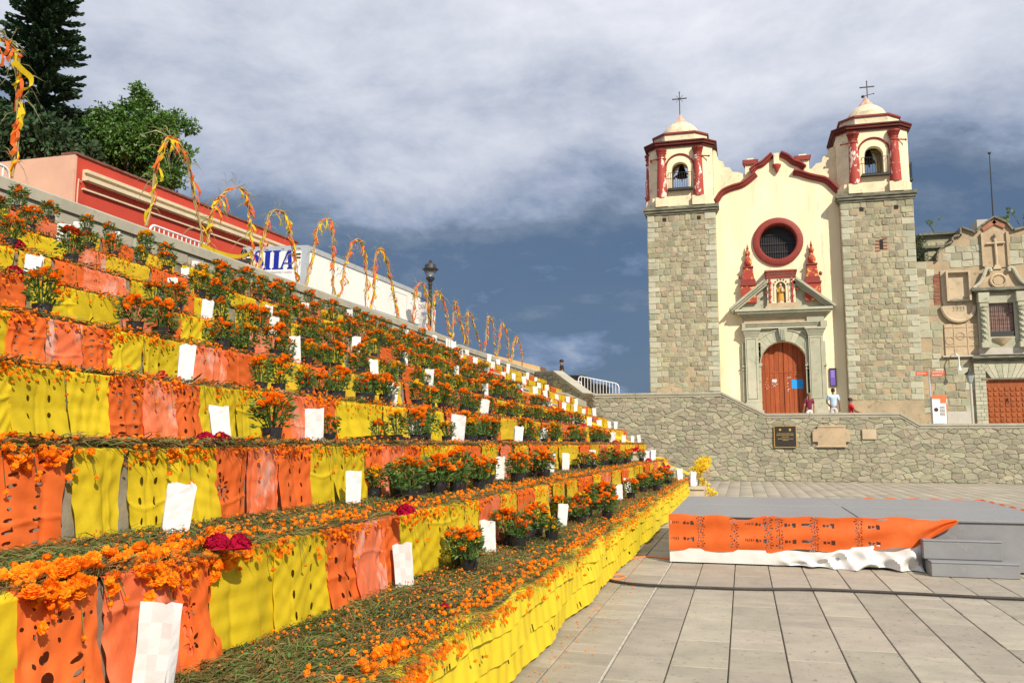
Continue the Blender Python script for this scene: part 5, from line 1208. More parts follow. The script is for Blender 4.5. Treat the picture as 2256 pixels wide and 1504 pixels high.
# ================================================================== PEOPLE
def skinned(name, verts, edges, radii, m, parent=None, root=0, sub=1, loc=None):
    me = bpy.data.meshes.new(name); me.from_pydata(verts, edges, []); me.materials.append(m)
    o = bpy.data.objects.new(name, me); C.objects.link(o)
    if parent: o.parent = parent
    if loc: o.location = loc
    md = o.modifiers.new('skin', 'SKIN'); sv = me.skin_vertices[0].data
    for i, r in enumerate(radii): sv[i].radius = r if isinstance(r, tuple) else (r, r)
    sv[root].use_root = True; md.use_smooth_shade = True
    if sub: s_ = o.modifiers.new('sub', 'SUBSURF'); s_.levels = sub; s_.render_levels = sub
    return o
def person(label, loc, rz, skin, shirt, trousers, hair, sit=False, armL=None, armR=None, longhair=False, skirt=None, height=1.7):
    k = height / 1.7; p = thing('person', label, 'person', loc, world=False, rz=rz)
    hip = .90 if not sit else .48
    dz = hip - .90; tz = lambda z: z + dz
    J = {'pel': (0, 0, tz(.93)), 'bel': (0, .0, tz(1.08)), 'che': (0, .01, tz(1.28)), 'nec': (0, .015, tz(1.44)), 'chin': (0, -.005, tz(1.52)), 'head': (0, -.015, tz(1.60)), 'top': (0, .0, tz(1.68))}
    V = []; Ed = []; Rr = []; ix = {}
    def add(n, co, r, par=None):
        ix[n] = len(V); V.append(tuple(c * k for c in co)); Rr.append(tuple(q * k for q in r) if isinstance(r, tuple) else r * k)
        if par: Ed.append((ix[par], ix[n]))
    add('pel', J['pel'], (.15, .11)); add('bel', J['bel'], (.13, .095), 'pel'); add('che', J['che'], (.155, .11), 'bel'); add('nec', J['nec'], .055, 'che'); add('chin', J['chin'], (.06, .065), 'nec'); add('head', J['head'], (.078, .095), 'chin'); add('top', J['top'], (.05, .06), 'head')
    arms = {}
    for s, nm, A in ((-1, 'L', armL), (1, 'R', armR)):
        el, wr = A or ((s * .24, .03, 1.10), (s * .25, -.06, .86)); el = (el[0], el[1], tz(el[2])); wr = (wr[0], wr[1], tz(wr[2])); arms[nm] = (s, el, wr)
        add('sh' + nm, (s * .185, .01, tz(1.38)), .058, 'che'); add('el' + nm, el, .04, 'sh' + nm); add('wr' + nm, wr, .027, 'el' + nm)
        d = (Vector(wr) - Vector(el)).normalized(); h = Vector(wr) + d * .06; add('pa' + nm, tuple(h), (.036, .022), 'wr' + nm)
        sd = d.cross(Vector((0, 1, .2))).normalized()
        for q, ln in enumerate((.065, .08, .075, .058)):
            b = h + d * .03 + sd * (.022 * (q - 1.5)); add(f'f{nm}{q}', tuple(b), .0085, 'pa' + nm); add(f'g{nm}{q}', tuple(b + d * ln * .9 + Vector((0, -.02, 0))), .007, f'f{nm}{q}')
        b = Vector(wr) + d * .03 + sd * .045 * s; add('th' + nm, tuple(b), .010, 'wr' + nm); add('tt' + nm, tuple(b + d * .045 + sd * .012 * s), .008, 'th' + nm)
    leg = {}
    for s, nm in ((-1, 'l'), (1, 'r')):
        kn = (s * .10, -.02, .48) if not sit else (s * .12, -.45, .50); an = (s * .10, .02, .08) if not sit else (s * .12, -.42, .08); leg[nm] = (kn, an)
        add('hp' + nm, (s * .09, 0, tz(.88)), .085, 'pel'); add('kn' + nm, kn, .056, 'hp' + nm); add('an' + nm, an, .038, 'kn' + nm); add('ft' + nm, (an[0], an[1] - .15, .035), (.04, .03), 'an' + nm)
    skinned('body', V, Ed, Rr, skin, p)
    # shirt
    sh = [tuple(c * k for c in J[q]) for q in ('pel', 'bel', 'che')] + [(0, .012 * k, tz(1.37) * k), (0, .012 * k, tz(1.435) * k)]; sh[0] = (0, 0, tz(.84) * k); sr = [(.185 * k, .15 * k), (.148 * k, .112 * k), (.18 * k, .135 * k), (.135 * k, .115 * k), (.07 * k, .068 * k)]; se = [(0, 1), (1, 2), (2, 3), (3, 4)]
    for nm in 'LR':
        s, el, wr = arms[nm]; a = Vector((s * .185, .01, tz(1.385))); e_ = a + (Vector(el) - a) * .75; sh += [tuple(a * k), tuple(e_ * k)]; sr += [.078 * k, .062 * k]; se += [(3, len(sh) - 2), (len(sh) - 2, len(sh) - 1)]
    skinned('shirt', sh, se, sr, shirt, p)
    tv = [(0, 0, tz(.95) * k), (0, 0, tz(.90) * k)]; tr = [(.155 * k, .122 * k), (.16 * k, .125 * k)]; te = [(0, 1)]
    for nm in 'lr':
        kn, an = leg[nm]; s = -1 if nm == 'l' else 1; tv += [(s * .09 * k, 0, tz(.86) * k), tuple(c * k for c in kn), (an[0] * k, an[1] * k, .11 * k)]; tr += [.098 * k, .070 * k, .056 * k]; n_ = len(tv); te += [(1, n_ - 3), (n_ - 3, n_ - 2), (n_ - 2, n_ - 1)]
    skinned('trousers', tv, te, tr, skirt or trousers, p)
    g = G(); hz = tz(1.615) * k
    prof = [(.088, -.03), (.095, .03), (.08, .08), (.045, .108), (0, .115)]
    g.lathe([(r * k, z * k) for r, z in prof], (0, .012 * k, hz), 14, sx=.92, sy=1.12)
    if longhair: g.tube([(0, .075 * k, hz + .05 * k), (0, .10 * k, hz - .08 * k), (0, .095 * k, hz - .26 * k)], lambda t: (.085 - .02 * t) * k, 8)
    g.obj('hair', hair, p, smooth=True)
    g = G()                                             # face: nose, brows and eyes, mouth, ears
    fz = tz(1.585) * k; fy = -.105 * k
    g.add([(-.012 * k, fy, fz + .02 * k), (.012 * k, fy, fz + .02 * k), (.018 * k, fy - .004, fz - .02 * k), (-.018 * k, fy - .004, fz - .02 * k), (0, fy - .022 * k, fz - .014 * k)], [(0, 1, 4), (1, 2, 4), (2, 3, 4), (3, 0, 4)])
    for s in (-1, 1): g.lathe([(0, -.02), (.014, 0), (0, .025)], (s * .078 * k, .005, fz), 6)
    g.obj('nose_and_ears', skin, p)
    g = G()
    for s in (-1, 1): g.box(s * .033 * k - .012, s * .033 * k + .012, fy - .004, fy + .012, fz + .012 * k, fz + .022 * k)
    g.box(-.02 * k, .02 * k, fy - .004, fy + .01, fz - .046 * k, fz - .038 * k); g.obj('eyes_and_mouth', hair, p)
    return p
lblue = mat('pale_blue_shirt', (.46, .58, .74), rough=.8); wtro = mat('grey_white_cloth', (.55, .54, .53), rough=.8); redsh = mat('red_shirt', (.60, .03, .04), rough=.7)
maroon = mat('maroon_top', (.18, .02, .05), rough=.8); whitec = mat('white_cloth', (.75, .75, .74), rough=.8); blackc = mat('black_cloth', (.02, .02, .022), rough=.8); olive = mat('dark_olive_cloth', (.06, .055, .045), rough=.9)
person('man in a pale blue shirt standing with his back turned by the church wall', (3.92, 40.6, 2.28), math.radians(180), skind_m, lblue, wtro, hair_m, armR=((.27, -.06, 1.12), (.16, -.26, 1.02)), height=1.74)
person('woman in a maroon top and white skirt standing before the church door', (2.9, 40.7, 2.28), math.radians(200), skin_m, maroon, blackc, hairb_m, skirt=whitec, longhair=True, height=1.56)
person('person in a red shirt sitting low behind the retaining wall', (4.62, 40.5, 2.36), math.radians(95), skind_m, redsh, blackc, hair_m, sit=True, armR=((.22, -.14, 1.14), (.14, -.34, 1.06)), armL=((-.22, -.14, 1.14), (-.14, -.34, 1.06)), height=1.62)
person('man in dark clothes with tousled hair walking behind the sloped coping', (-9.1, 44.3, 4.16), math.radians(-75), skind_m, blackc, olive, hair_m, height=1.82)
wm = person('dark haired woman looking over the parapet beside the white truck', (-13.2, 20.75, 5.2), math.radians(35), skin_m, blackc, blackc, hair_m, longhair=True, height=1.72)

# ================================================================== TREES
def leaf_cloud(centers, radii, n, size, droop=.3, seedshell=.75):
    """n leaf quads in clumps near the surface of many lobes -> V, F(tri)"""
    cs = np.array(centers); rs = np.array(radii); pick = RNG.choice(len(cs), n, p=rs ** 2 / np.sum(rs ** 2))
    d = RNG.normal(size=(n, 3)); d /= np.linalg.norm(d, axis=1)[:, None]; rad = rs[pick] * RNG.uniform(seedshell, 1.12, n) * (1 + .26 * np.sin(d[:, 0] * 8 + d[:, 2] * 10 + pick) + .14 * np.sin(d[:, 1] * 17 + d[:, 2] * 13 + pick * 2))
    P = cs[pick] + d * rad[:, None] * np.array([1, 1, .85])
    a = RNG.normal(size=(n, 3)); a[:, 2] -= droop; a += d * .8; a /= np.linalg.norm(a, axis=1)[:, None]
    b = np.cross(a, RNG.normal(size=(n, 3))); b /= np.linalg.norm(b, axis=1)[:, None] + 1e-9
    s = size * RNG.uniform(.6, 1.3, n)[:, None]
    V = np.stack([P, P + a * s * .5 + b * s * .24, P + a * s, P + a * s * .5 - b * s * .24], 1).reshape(-1, 3)
    o = (np.arange(n) * 4)[:, None]; F = np.concatenate([o + np.array([[0, 1, 2]]), o + np.array([[0, 2, 3]])])
    return V, F
# Norfolk pine
PXc, PYc = -30.1, 30.5
tp = thing('norfolk_pine', 'tall dark Norfolk Island pine with tiered branches at the upper left', 'tree', (PXc, PYc, 4.4))
g = G(); g.tube([(PXc, PYc, 4.4), (PXc + .1, PYc, 14), (PXc, PYc, 29.5)], lambda t: .38 * (1 - t) + .04, 10); g.obj('trunk', bark_m, tp, smooth=True)
Vs, Fs, o = [], [], 0; br = G()
z = 12.6; lev = 0
while z < 29:
    Lb = 2.0 * min(1, (29.8 - z) / 13) ** .75 * U(.92, 1.05); nb = 11
    for i in range(nb):
        a = 2 * math.pi * (i + (lev % 2) * .5) / nb + U(-.15, .15); L = Lb * U(.82, 1.08); upc = U(.05, .22); zz = z + U(-.2, .2)
        pts = [Vector((PXc + math.cos(a) * L * t, PYc + math.sin(a) * L * t, zz + L * (upc * t - .22 * t + .26 * t * t))) for t in (0, .25, .5, .75, 1)]
        br.tube(pts, lambda t: .035 * (1 - t) + .008, 4)
        k = 90; t = RNG.uniform(.05, 1.02, k); base = np.array([PXc, PYc, zz]); dirv = np.array([math.cos(a), math.sin(a), 0]); side = np.array([-math.sin(a), math.cos(a), 0])
        Pb = base + dirv * (L * t)[:, None] + np.array([0, 0, 1]) * (L * (upc * t - .22 * t + .26 * t * t))[:, None]
        sg_ = RNG.choice([-1, 1], k)[:, None]; ln = (.12 + .30 * np.sin(np.clip(t, 0, 1) * math.pi) ** .6 * (1 - .35 * t))[:, None] * RNG.uniform(.7, 1.2, (k, 1))
        dv = dirv * .75 + side * sg_ * RNG.uniform(.25, .85, (k, 1)) + np.array([0, 0, 1]) * RNG.uniform(-.15, .65, (k, 1)); dv = dv / np.linalg.norm(dv, axis=1)[:, None]
        w1 = np.cross(dv, np.array([0, 0, 1.0])); w1 /= np.linalg.norm(w1, axis=1)[:, None]; w2 = np.cross(dv, w1)
        for wv in (w1, w2):
            V = np.stack([Pb - wv * .035, Pb + dv * ln * .6 - wv * .05, Pb + dv * ln, Pb + dv * ln * .6 + wv * .05, Pb + wv * .035], 1).reshape(-1, 3)
            oo = (np.arange(k) * 5)[:, None]; Fq = np.concatenate([oo + np.array([[0, 1, 2]]), oo + np.array([[0, 2, 3]]), oo + np.array([[0, 3, 4]])]) + o
            Vs.append(V); Fs.append(Fq); o += 5 * k
    z += .50; lev += 1
br.obj('branches', bark_m, tp)
link('needles', npmesh('needles', np.concatenate(Vs), np.concatenate(Fs), pin_m), tp, kind='stuff')
# broad fig tree
def tree(name, label, x, y, zg, lobes, nleaf, size, m, trunk_r=.3, inner=None):
    t = thing(name, label, 'tree', (x, y, zg)); g = G(); zc_ = sum(l[2] for l in lobes) / len(lobes)
    g.tube([(x, y, zg), (x + .1, y, zg + 2), (x, y, zc_)], lambda q: trunk_r * (1 - .6 * q), 8); g.obj('trunk', bark_m, t, smooth=True)
    g = G()
    for l in lobes[::2]: g.tube([(x, y, zg + (zc_ - zg) * .6), ((x + l[0]) / 2, (y + l[1]) / 2, (zc_ + l[2]) / 2 - .3), l[:3]], lambda q: trunk_r * .4 * (1 - .8 * q), 5)
    g.obj('limbs', bark_m, t)
    V, F = leaf_cloud([l[:3] for l in lobes], [l[3] for l in lobes], nleaf, size)
    V2, F2 = leaf_cloud([l[:3] for l in lobes], [l[3] * .62 for l in lobes], nleaf // 5, size * 1.7)
    V, F, mi = join_arrays([(V, F, 0), (V2, F2, 0)])
    link('crown', npmesh('crown', V, F, m), t, kind='stuff'); return t
def lob(px, py, r, y=34): p = at(px - (14 if y == 34 else 0), py, 1, y); return (p[0], p[1] + U(-1.2, 1.2), p[2], r)
L_ = [lob(325, 225, .55), lob(318, 262, .75), lob(345, 285, .9), lob(375, 255, .55), lob(392, 285, .55), lob(280, 285, .7), lob(245, 280, .7), lob(205, 280, .6), lob(180, 262, .45), lob(230, 320, 1.0), lob(290, 330, 1.1),
      lob(340, 330, 1.1), lob(385, 330, .8), lob(405, 310, .4), lob(355, 375, 1.0), lob(300, 380, 1.1), lob(250, 365, 1.0), lob(380, 385, .7), lob(200, 330, .8), lob(395, 405, .45), lob(345, 405, .6), lob(410, 265, .35), lob(330, 205, .35), lob(260, 255, .35)]
tree('fig_tree', 'bushy sunlit green fig tree behind the red house', -27.6, 34, 4.4, L_, 21000, .19, fic_m)
L2 = [lob(30, 310, 1.2, 27), lob(80, 320, 1.2, 27), lob(130, 330, .9, 27), lob(0, 280, 1.0, 27), lob(60, 280, .8, 27), lob(110, 290, .7, 27), lob(150, 350, .7, 27), lob(0, 350, 1.2, 27), lob(60, 360, 1.2, 27), lob(-40, 300, 1.2, 27), lob(170, 325, .45, 27)]
tree('shade_tree', 'dark low spreading tree under the pine left of the red house', -27, 27, 4.4, L2, 9000, .24, dkl_m)
# weeds on the old building
def weed(label, x, y, z, h, n, seed, big=False):
    g = G(); tips = []
    for i in range(n):
        a = U(0, 6.28); q = Vector((x, y, z)); e_ = q + Vector((math.cos(a) * h * .5, math.sin(a) * h * .3, h * U(.6, 1))); mid = (q + e_) / 2 + Vector((0, 0, h * .12)); g.tube([q, mid, e_], .010, 4); tips += [mid.lerp(e_, U(0, 1)) for _ in range(7 if not big else 5)]
    t = g.obj('weed', water_m); t['label'] = label; t['category'] = 'plant'
    g = G()
    for p in tips:
        s = .10 if big else .05; d = Vector((U(-1, 1), U(-1, 1), U(-.6, 1))).normalized() * s * 2; b = d.cross(Vector((U(-1, 1), U(-1, 1), U(-1, 1)))).normalized() * s
        g.add([p, p + d * .5 + b, p + d, p + d * .5 - b], [(0, 1, 2, 3)])
    g.obj('leaves', water_m, t)
weed('wispy dry weed on the parapet between the right tower and the old building', 10.5, 50.8, 13.1, 1.0, 6, 1)
weed('leafy weed growing on the gable of the old building beside the chimney block', 13.85, 50.5, 13.2, .55, 5, 2, True)
weed('tall leafy shoot at the right end of the old building roof', 14.75, 50.5, 12.9, 1.5, 6, 3, True)
g = G()
V, F = leaf_cloud([(9.62, 50.5, 12.0), (9.7, 50.6, 12.7), (9.6, 50.4, 11.6)], [.35, .3, .35], 500, .12)
o = link('creeper', npmesh('creeper', V, F, dkl_m)); o['label'] = 'dark creeper in the gap between the right tower and the old building'; o['category'] = 'plant'

# ================================================================== CANE ARCHES along the parapet
AXP = -PX - .14
ARCH = [
 [(30, 392), (36, 300), (42, 190), (36, 120), (10, 88), (-25, 95), (-60, 200), (-72, 340)],
 [(322, 497), (335, 430), (347, 365), (362, 315), (378, 303), (398, 325), (415, 365), (430, 440), (440, 500), (446, 545)],
 [(456, 545), (462, 500), (472, 455), (492, 428), (520, 412), (542, 428), (550, 470), (554, 540), (558, 590)],
 [(572, 593), (580, 525), (590, 482), (608, 464), (630, 475), (640, 520), (650, 572), (655, 624)],
 [(672, 632), (690, 560), (698, 508), (713, 484), (730, 488), (734, 540), (733, 600), (736, 655)],
 [(747, 658), (757, 608), (767, 560), (785, 528), (800, 545), (806, 600), (807, 682)],
 [(818, 685), (824, 630), (827, 575), (838, 547), (851, 570), (861, 620), (870, 660), (878, 707)],
 [(907, 717), (912, 680), (913, 650), (924, 624), (936, 635), (942, 680), (950, 736)],
 [(955, 742), (954, 692), (957, 650), (966, 642), (977, 660), (985, 705), (991, 747)],
 [(996, 748), (1000, 692), (1003, 665), (1010, 688), (1018, 722), (1028, 762)],
 [(1031, 762), (1028, 722), (1029, 692), (1038, 694), (1050, 735), (1061, 772)],
 [(1067, 775), (1072, 730), (1076, 698), (1085, 712), (1089, 750), (1092, 785)],
 [(1096, 788), (1100, 742), (1106, 711), (1115, 728), (1120, 770), (1123, 797)],
 [(1127, 798), (1131, 762), (1139, 741), (1147, 764), (1151, 806)]]
ALAB = ['tall cane arch at the left edge wound with a curling yellow ribbon', 'tallest full cane arch standing before the fig tree and red house', 'leafy cane arch with bare twigs left of the truck lettering', 'cane arch framing the blue truck lettering',
        'narrow cane arch before the front corner of the white truck', 'leafy cane arch with orange ribbons before the truck side', 'small cane arch with an orange tuft at its top before the truck', 'cane arch just left of the street lamp in front of the banner',
        'cane arch just right of the street lamp', 'tufted cane arch second to the right of the street lamp', 'cane arch with a long loose yellow ribbon right of the lamp', 'cane arch with a spiky leaf tip right of the lamp', 'second last cane arch towards the church end of the parapet', 'last and smallest cane arch towards the church end of the parapet']
for ai, pl_ in enumerate(ARCH):
    P = [at(px, py, 0, AXP) for px, py in pl_]; base = P[0]
    t = thing('cane_arch', ALAB[ai], 'cane arch', tuple(base), 'ribbon wound cane arches along the parapet')
    sc = max(.7, min(1.2, base[1] / 20)) if base[1] > 14 else .8
    cen = bezier_pts([tuple(p) for p in P], 48)
    for j in range(3):
        ph_ = U(0, 6); g = G(); g.tube([q + Vector((.03 * math.sin(i * .5 + ph_ + j * 2), .025 * math.cos(i * .43 + ph_), .02 * math.sin(i * .7 + ph_))) for i, q in enumerate(cen)], .011, 5); g.obj('cane', cane_m, t)
    for m_, nr in ((ora_m, 1), (yel_m, 1)):
        for j in range(nr):
            g = G(); i0 = 0
            while i0 < len(cen) - 4:
                ln = random.randint(5, 13); seg = cen[i0:i0 + ln + 1]
                if len(seg) > 3 and R() < .85:
                    ph_ = U(0, 6); pth = [q + Vector((.05 * math.cos(i * 1.25 + ph_), .05 * math.sin(i * 1.25 + ph_), 0)) for i, q in enumerate(seg)]
                    g.ribbon(pth, lambda s: U(.04, .095), lambda s: Vector((U(-.4, .4), U(-1, 1), U(-.6, .6))).normalized())
                i0 += ln
            for q in random.sample(cen[4:-4], 9):          # loose tails and bows
                L = U(.15, .38); dy = U(-.2, .2); g.ribbon([q, q + Vector((.05, dy * .5, -L * .3)), q + Vector((.07, dy, -L * .7)), q + Vector((.03, dy * 1.2, -L))], lambda s: U(.035, .085), lambda s: Vector((U(-.5, .5), 1, U(-.5, .5))).normalized())
            if g.f: g.obj('ribbon', m_, t, kind='stuff')
    if ai == 0:
        g = G(); q = bezier_pts([tuple(at(px, py, 0, AXP + .1)) for px, py in ((30, 135), (50, 155), (68, 172), (66, 192), (45, 198))], 20); g.ribbon(q, .10, lambda s: Vector((.2, .6, .8)).normalized()); g.obj('curled_ribbon', yel_m, t)
    g = G(); k0 = len(cen) // 2
    for q in [cen[max(2, min(len(cen) - 3, int(random.gauss(k0, 9))))] for _ in range(44)] + random.sample(cen[3:-3], 22):
        L = U(.18, .55) * (1 if ai not in (1, 2) else 1.15); d = Vector((U(-.25, .25), U(-1, 1), U(-.7, .75))).normalized(); wv = d.cross(Vector((1, 0, 0))).normalized() * U(.006, .014); e_ = q + d * L + Vector((0, 0, -L * .35)); mm_ = q + d * L * .55
        g.add([q, mm_ + wv, e_, mm_ - wv], [(0, 1, 2, 3)])
    g.obj('leaf_blades', caneg_m, t, kind='stuff')
# loose yellow ribbon tied between two arches
g = G(); pth = bezier_pts([tuple(at(px, py, 0, AXP + .02)) for px, py in ((445, 540), (470, 552), (500, 562), (525, 565), (545, 560), (556, 552))], 24)
g.ribbon(pth, .09, lambda s: Vector((.3, .2, 1)).normalized()); o = g.obj('ribbon_streamer', yel_m); o['label'] = 'yellow ribbon strung between two cane arches in front of the dark haired woman'; o['category'] = 'ribbon'

# ================================================================== TERRACE DECORATION
# ---- cloth strips hung over the terrace edges
def cloth_mesh(w_, h, kind, nx, nz, flare, skew, m):
    top = .16; tot = h + top
    u, sv = np.meshgrid(np.linspace(0, 1, nx + 1), np.linspace(0, tot, nz + 1)); y = (u - .5) * w_; z = -(sv - top)
    mo = []                                             # cut-outs: (y, z, half width, half height, angle)
    if kind == 'flower':
        for _ in range(2):
            fy, fz, r = U(-.28, .28) * w_, -U(.2, .7) * h, U(.05, .07)
            for q in range(6): t = q * math.pi / 3 + .3; mo.append((fy + r * .62 * math.cos(t), fz + r * .62 * math.sin(t), r * .36, r * .15, t))
        for q in range(5): mo.append((.33 * w_, -h * (.15 + q * .16), .010, .022, .2))
        for q in range(4): mo.append((-.3 * w_, -h * (.2 + q * .18), .015, .020, 0))
    elif kind == 'tri':
        for c in (-.22, .14):
            for q in range(int(h / .058)): mo.append((c * w_, -.07 - q * .058, .024 + .010 * math.sin(q * 1.3), .010, .15))
    elif kind == 'drop':
        for c in (-.17, .2):
            for q in range(4): mo.append((c * w_ + U(-.01, .01), -h * (.16 + q * .21), U(.008, .017), U(.016, .030), U(-.3, .3)))
    elif kind == 'star':
        for q in range(7): mo.append(((-.42 + q * .14) * w_, -h * .26, .012, .009, 0)); mo.append(((-.3 + (q % 3) * .3) * w_, -h * (.12 + .07 * q), .008, .013, .4))
        for q in range(3): mo.append((-.18 * w_, -h * (.5 + q * .15), .028, .022, .5)); mo.append((.18 * w_, -h * (.58 + q * .1), .034, .010, .25))
    def sdf(yy, zz):
        d = np.full(yy.shape, 9.0)
        for (a, b, ra, rb, t) in mo:
            ca, sa = math.cos(t), math.sin(t); p = (yy - a) * ca + (zz - b) * sa; q = -(yy - a) * sa + (zz - b) * ca
            d = np.minimum(d, (np.sqrt((p / ra) ** 2 + (q / rb) ** 2) - 1) * min(ra, rb))
        return d
    cell = max(w_ / nx, tot / nz); keep = np.ones((nz, nx), bool)
    if mo:
        d = sdf(y, z); e_ = .001; gy = (sdf(y + e_, z) - sdf(y - e_, z)) / (2 * e_); gz = (sdf(y, z + e_) - sdf(y, z - e_)) / (2 * e_); gl = gy ** 2 + gz ** 2 + 1e-3
        k = (np.abs(d) < cell * .55) & (z < -.02) & (np.abs(d) < 5); y = np.where(k, y - np.clip(d * gy / gl, -cell * .6, cell * .6), y); z = np.where(k, z - np.clip(d * gz / gl, -cell * .6, cell * .6), z)
        yc = (y[:-1, :-1] + y[1:, 1:] + y[1:, :-1] + y[:-1, 1:]) / 4; zc_ = (z[:-1, :-1] + z[1:, 1:] + z[1:, :-1] + z[:-1, 1:]) / 4; keep = ~((sdf(yc, zc_) < -cell * .05) & (zc_ < -.03))
    u = y / w_ + .5; v = np.clip(-z / h, 0, 1.2); P = [U(0, 6.28) for _ in range(8)]
    fold = .010 * np.sin(u * U(3, 7) + P[0] + v * U(-1, 1)) + .006 * np.sin(u * U(8, 13) + P[1] + v * U(-1.5, 1.5))
    for _ in range(random.randint(1, 3)):               # sharp creases running down
        c0, c1 = U(.1, .9), U(-.15, .15); fold = fold + U(-.014, .02) * np.exp(-np.abs(u - c0 - c1 * v) / U(.02, .05))
    wr = sum(.0017 * np.sin(u * U(-30, 30) + v * U(10, 34) + P[2 + q]) for q in range(4))
    hk = U(.25, .75); wr = wr + (U(0, 1) < .35) * .010 * np.exp(-((v - hk - .03 * np.sin(u * 5 + P[6])) / .02) ** 2)          # a cross fold in some
    bl = U(.02, .12); hang = z < 0
    X = np.where(hang, .024 + .012 + fold * (.3 + .8 * v) + wr + np.maximum(0, v - .5) * bl, -(z) - 0.0); X = np.where(hang, X, -z)
    X = np.where(hang, X, -np.maximum(z, 0)); Z = np.where(hang, .012 + z * (1 + .04 * np.sin(u * 4 + P[7]) * v), .013 + .010 * np.sin(u * 13 + P[0]) ** 2)
    Y = (u - .5) * w_ * (1 + flare * v) + skew * v
    V = np.stack([X, Y, Z], 2).reshape(-1, 3); ii = (np.arange(nz)[:, None] * (nx + 1) + np.arange(nx)[None])[keep][:, None]
    return npmesh('hanging_cloth', V, ii + np.array([[0, 1, nx + 2, nx + 1]]), m, smooth=True)
CM = {'Y': yel_m, 'G': yel2_m, 'O': ora_m, 'S': sal_m}; CN = {'Y': 'yellow', 'G': 'golden yellow', 'O': 'orange', 'S': 'salmon'}
KN = {'flower': 'with flower cut-outs', 'tri': 'with a ladder of notches', 'drop': 'with drop shaped holes', 'star': 'with star and dot cut-outs', '': 'plain'}
SEQ = {   # terrace index -> (y start, y end, colour, cut-out) measured for the nearest cloths
 2: [(2.0, 2.62, 'Y', ''), (2.66, 3.02, 'O', 'star'), (3.10, 3.62, 'S', ''), (3.56, 3.84, 'O', 'flower'), (3.86, 4.42, 'Y', ''), (4.44, 5.02, 'Y', 'drop'), (5.04, 5.42, 'O', 'drop'), (5.46, 5.98, 'S', ''), (5.94, 6.24, 'O', ''), (6.26, 6.9, 'Y', ''), (6.9, 7.64, 'Y', 'drop')],
 3: [(2.9, 3.44, 'S', ''), (3.46, 3.90, 'O', 'tri'), (3.98, 4.34, 'Y', ''), (4.42, 4.74, 'Y', 'drop'), (4.76, 5.26, 'Y', ''), (5.28, 5.66, 'O', 'flower'), (5.70, 6.12, 'S', ''), (6.14, 6.62, 'O', 'drop'), (6.62, 7.0, 'Y', ''), (7.0, 7.7, 'Y', 'drop'), (7.74, 8.1, 'O', 'drop'), (8.12, 8.7, 'S', ''), (8.72, 9.2, 'O', 'drop')],
 4: [(4.1, 4.44, 'Y', ''), (4.46, 4.90, 'Y', 'drop'), (4.95, 5.33, 'Y', ''), (5.36, 5.72, 'O', 'tri'), (5.76, 6.14, 'S', ''), (6.16, 6.44, 'O', 'drop'), (6.48, 7.0, 'Y', ''), (7.0, 7.62, 'Y', ''), (7.66, 7.98, 'O', 'drop'), (8.0, 8.5, 'S', ''), (8.52, 9.0, 'O', 'drop'), (9.0, 9.6, 'Y', '')],
 5: [(5.0, 5.37, 'Y', ''), (5.40, 5.74, 'O', 'tri'), (5.78, 6.14, 'S', ''), (6.16, 6.50, 'O', 'tri'), (6.52, 6.92, 'Y', ''), (6.94, 7.70, 'Y', 'star'), (7.72, 8.3, 'S', ''), (8.3, 8.9, 'O', ''), (8.95, 9.5, 'Y', '')],
 6: [(5.9, 6.5, 'O', ''), (6.54, 7.1, 'Y', ''), (7.1, 7.78, 'Y', ''), (7.8, 8.4, 'S', ''), (8.4, 8.78, 'O', 'drop'), (8.8, 9.4, 'Y', 'drop'), (9.4, 10.2, 'Y', 'drop'), (10.3, 11.4, 'S', ''), (11.4, 12.3, 'O', '')],
 7: [(6.7, 7.3, 'Y', 'tri'), (7.35, 7.8, 'G', ''), (7.85, 8.3, 'O', 'tri'), (8.3, 9.0, 'S', ''), (9.1, 9.6, 'Y', ''), (9.8, 10.4, 'O', '')]}
pool = {}
def pooled(col, kind):
    k = (col, kind)
    if k not in pool: pool[k] = [cloth_mesh(.62, .46, kind, 20, 20, U(-.08, .15), U(-.06, .06), CM[col]) for _ in range(4)]
    return random.choice(pool[k])
ncl = {}; cloth_total = 0
def add_cloth(k, y0, y1, col, kind, fine):
    global cloth_total
    w_ = y1 - y0; i = ncl.get(k, 0); ncl[k] = i + 1; cloth_total += 1
    lab = f'{CN[col]} {KN[kind]} cloth, {nth(i)} from the left on the {ORD[k - 1]} terrace' if kind else f'plain {CN[col]} cloth strip, {nth(i)} from the left on the {ORD[k - 1]} terrace'
    if fine:
        hh = U(.49, .55); me = cloth_mesh(w_ + .04, hh, kind, max(14, int(w_ / .0095)), 58, random.choice([U(-.08, .1), U(-.22, .2)]), U(-.07, .07), CM[col]); o = bpy.data.objects.new('hanging_cloth', me); s = 1
    else:
        me = pooled(col, kind); o = bpy.data.objects.new('hanging_cloth', me); s = w_ / .62
    C.objects.link(o); o.location = (-TX[k - 1] + .01, (y0 + y1) / 2, TZ[k - 1] + .004); o.scale = (1, s, 1 if fine else U(.85, 1.05))
    o['label'] = lab; o['category'] = 'cloth'; o['group'] = f'cloth strips hung over the {ORD[k - 1]} terrace'
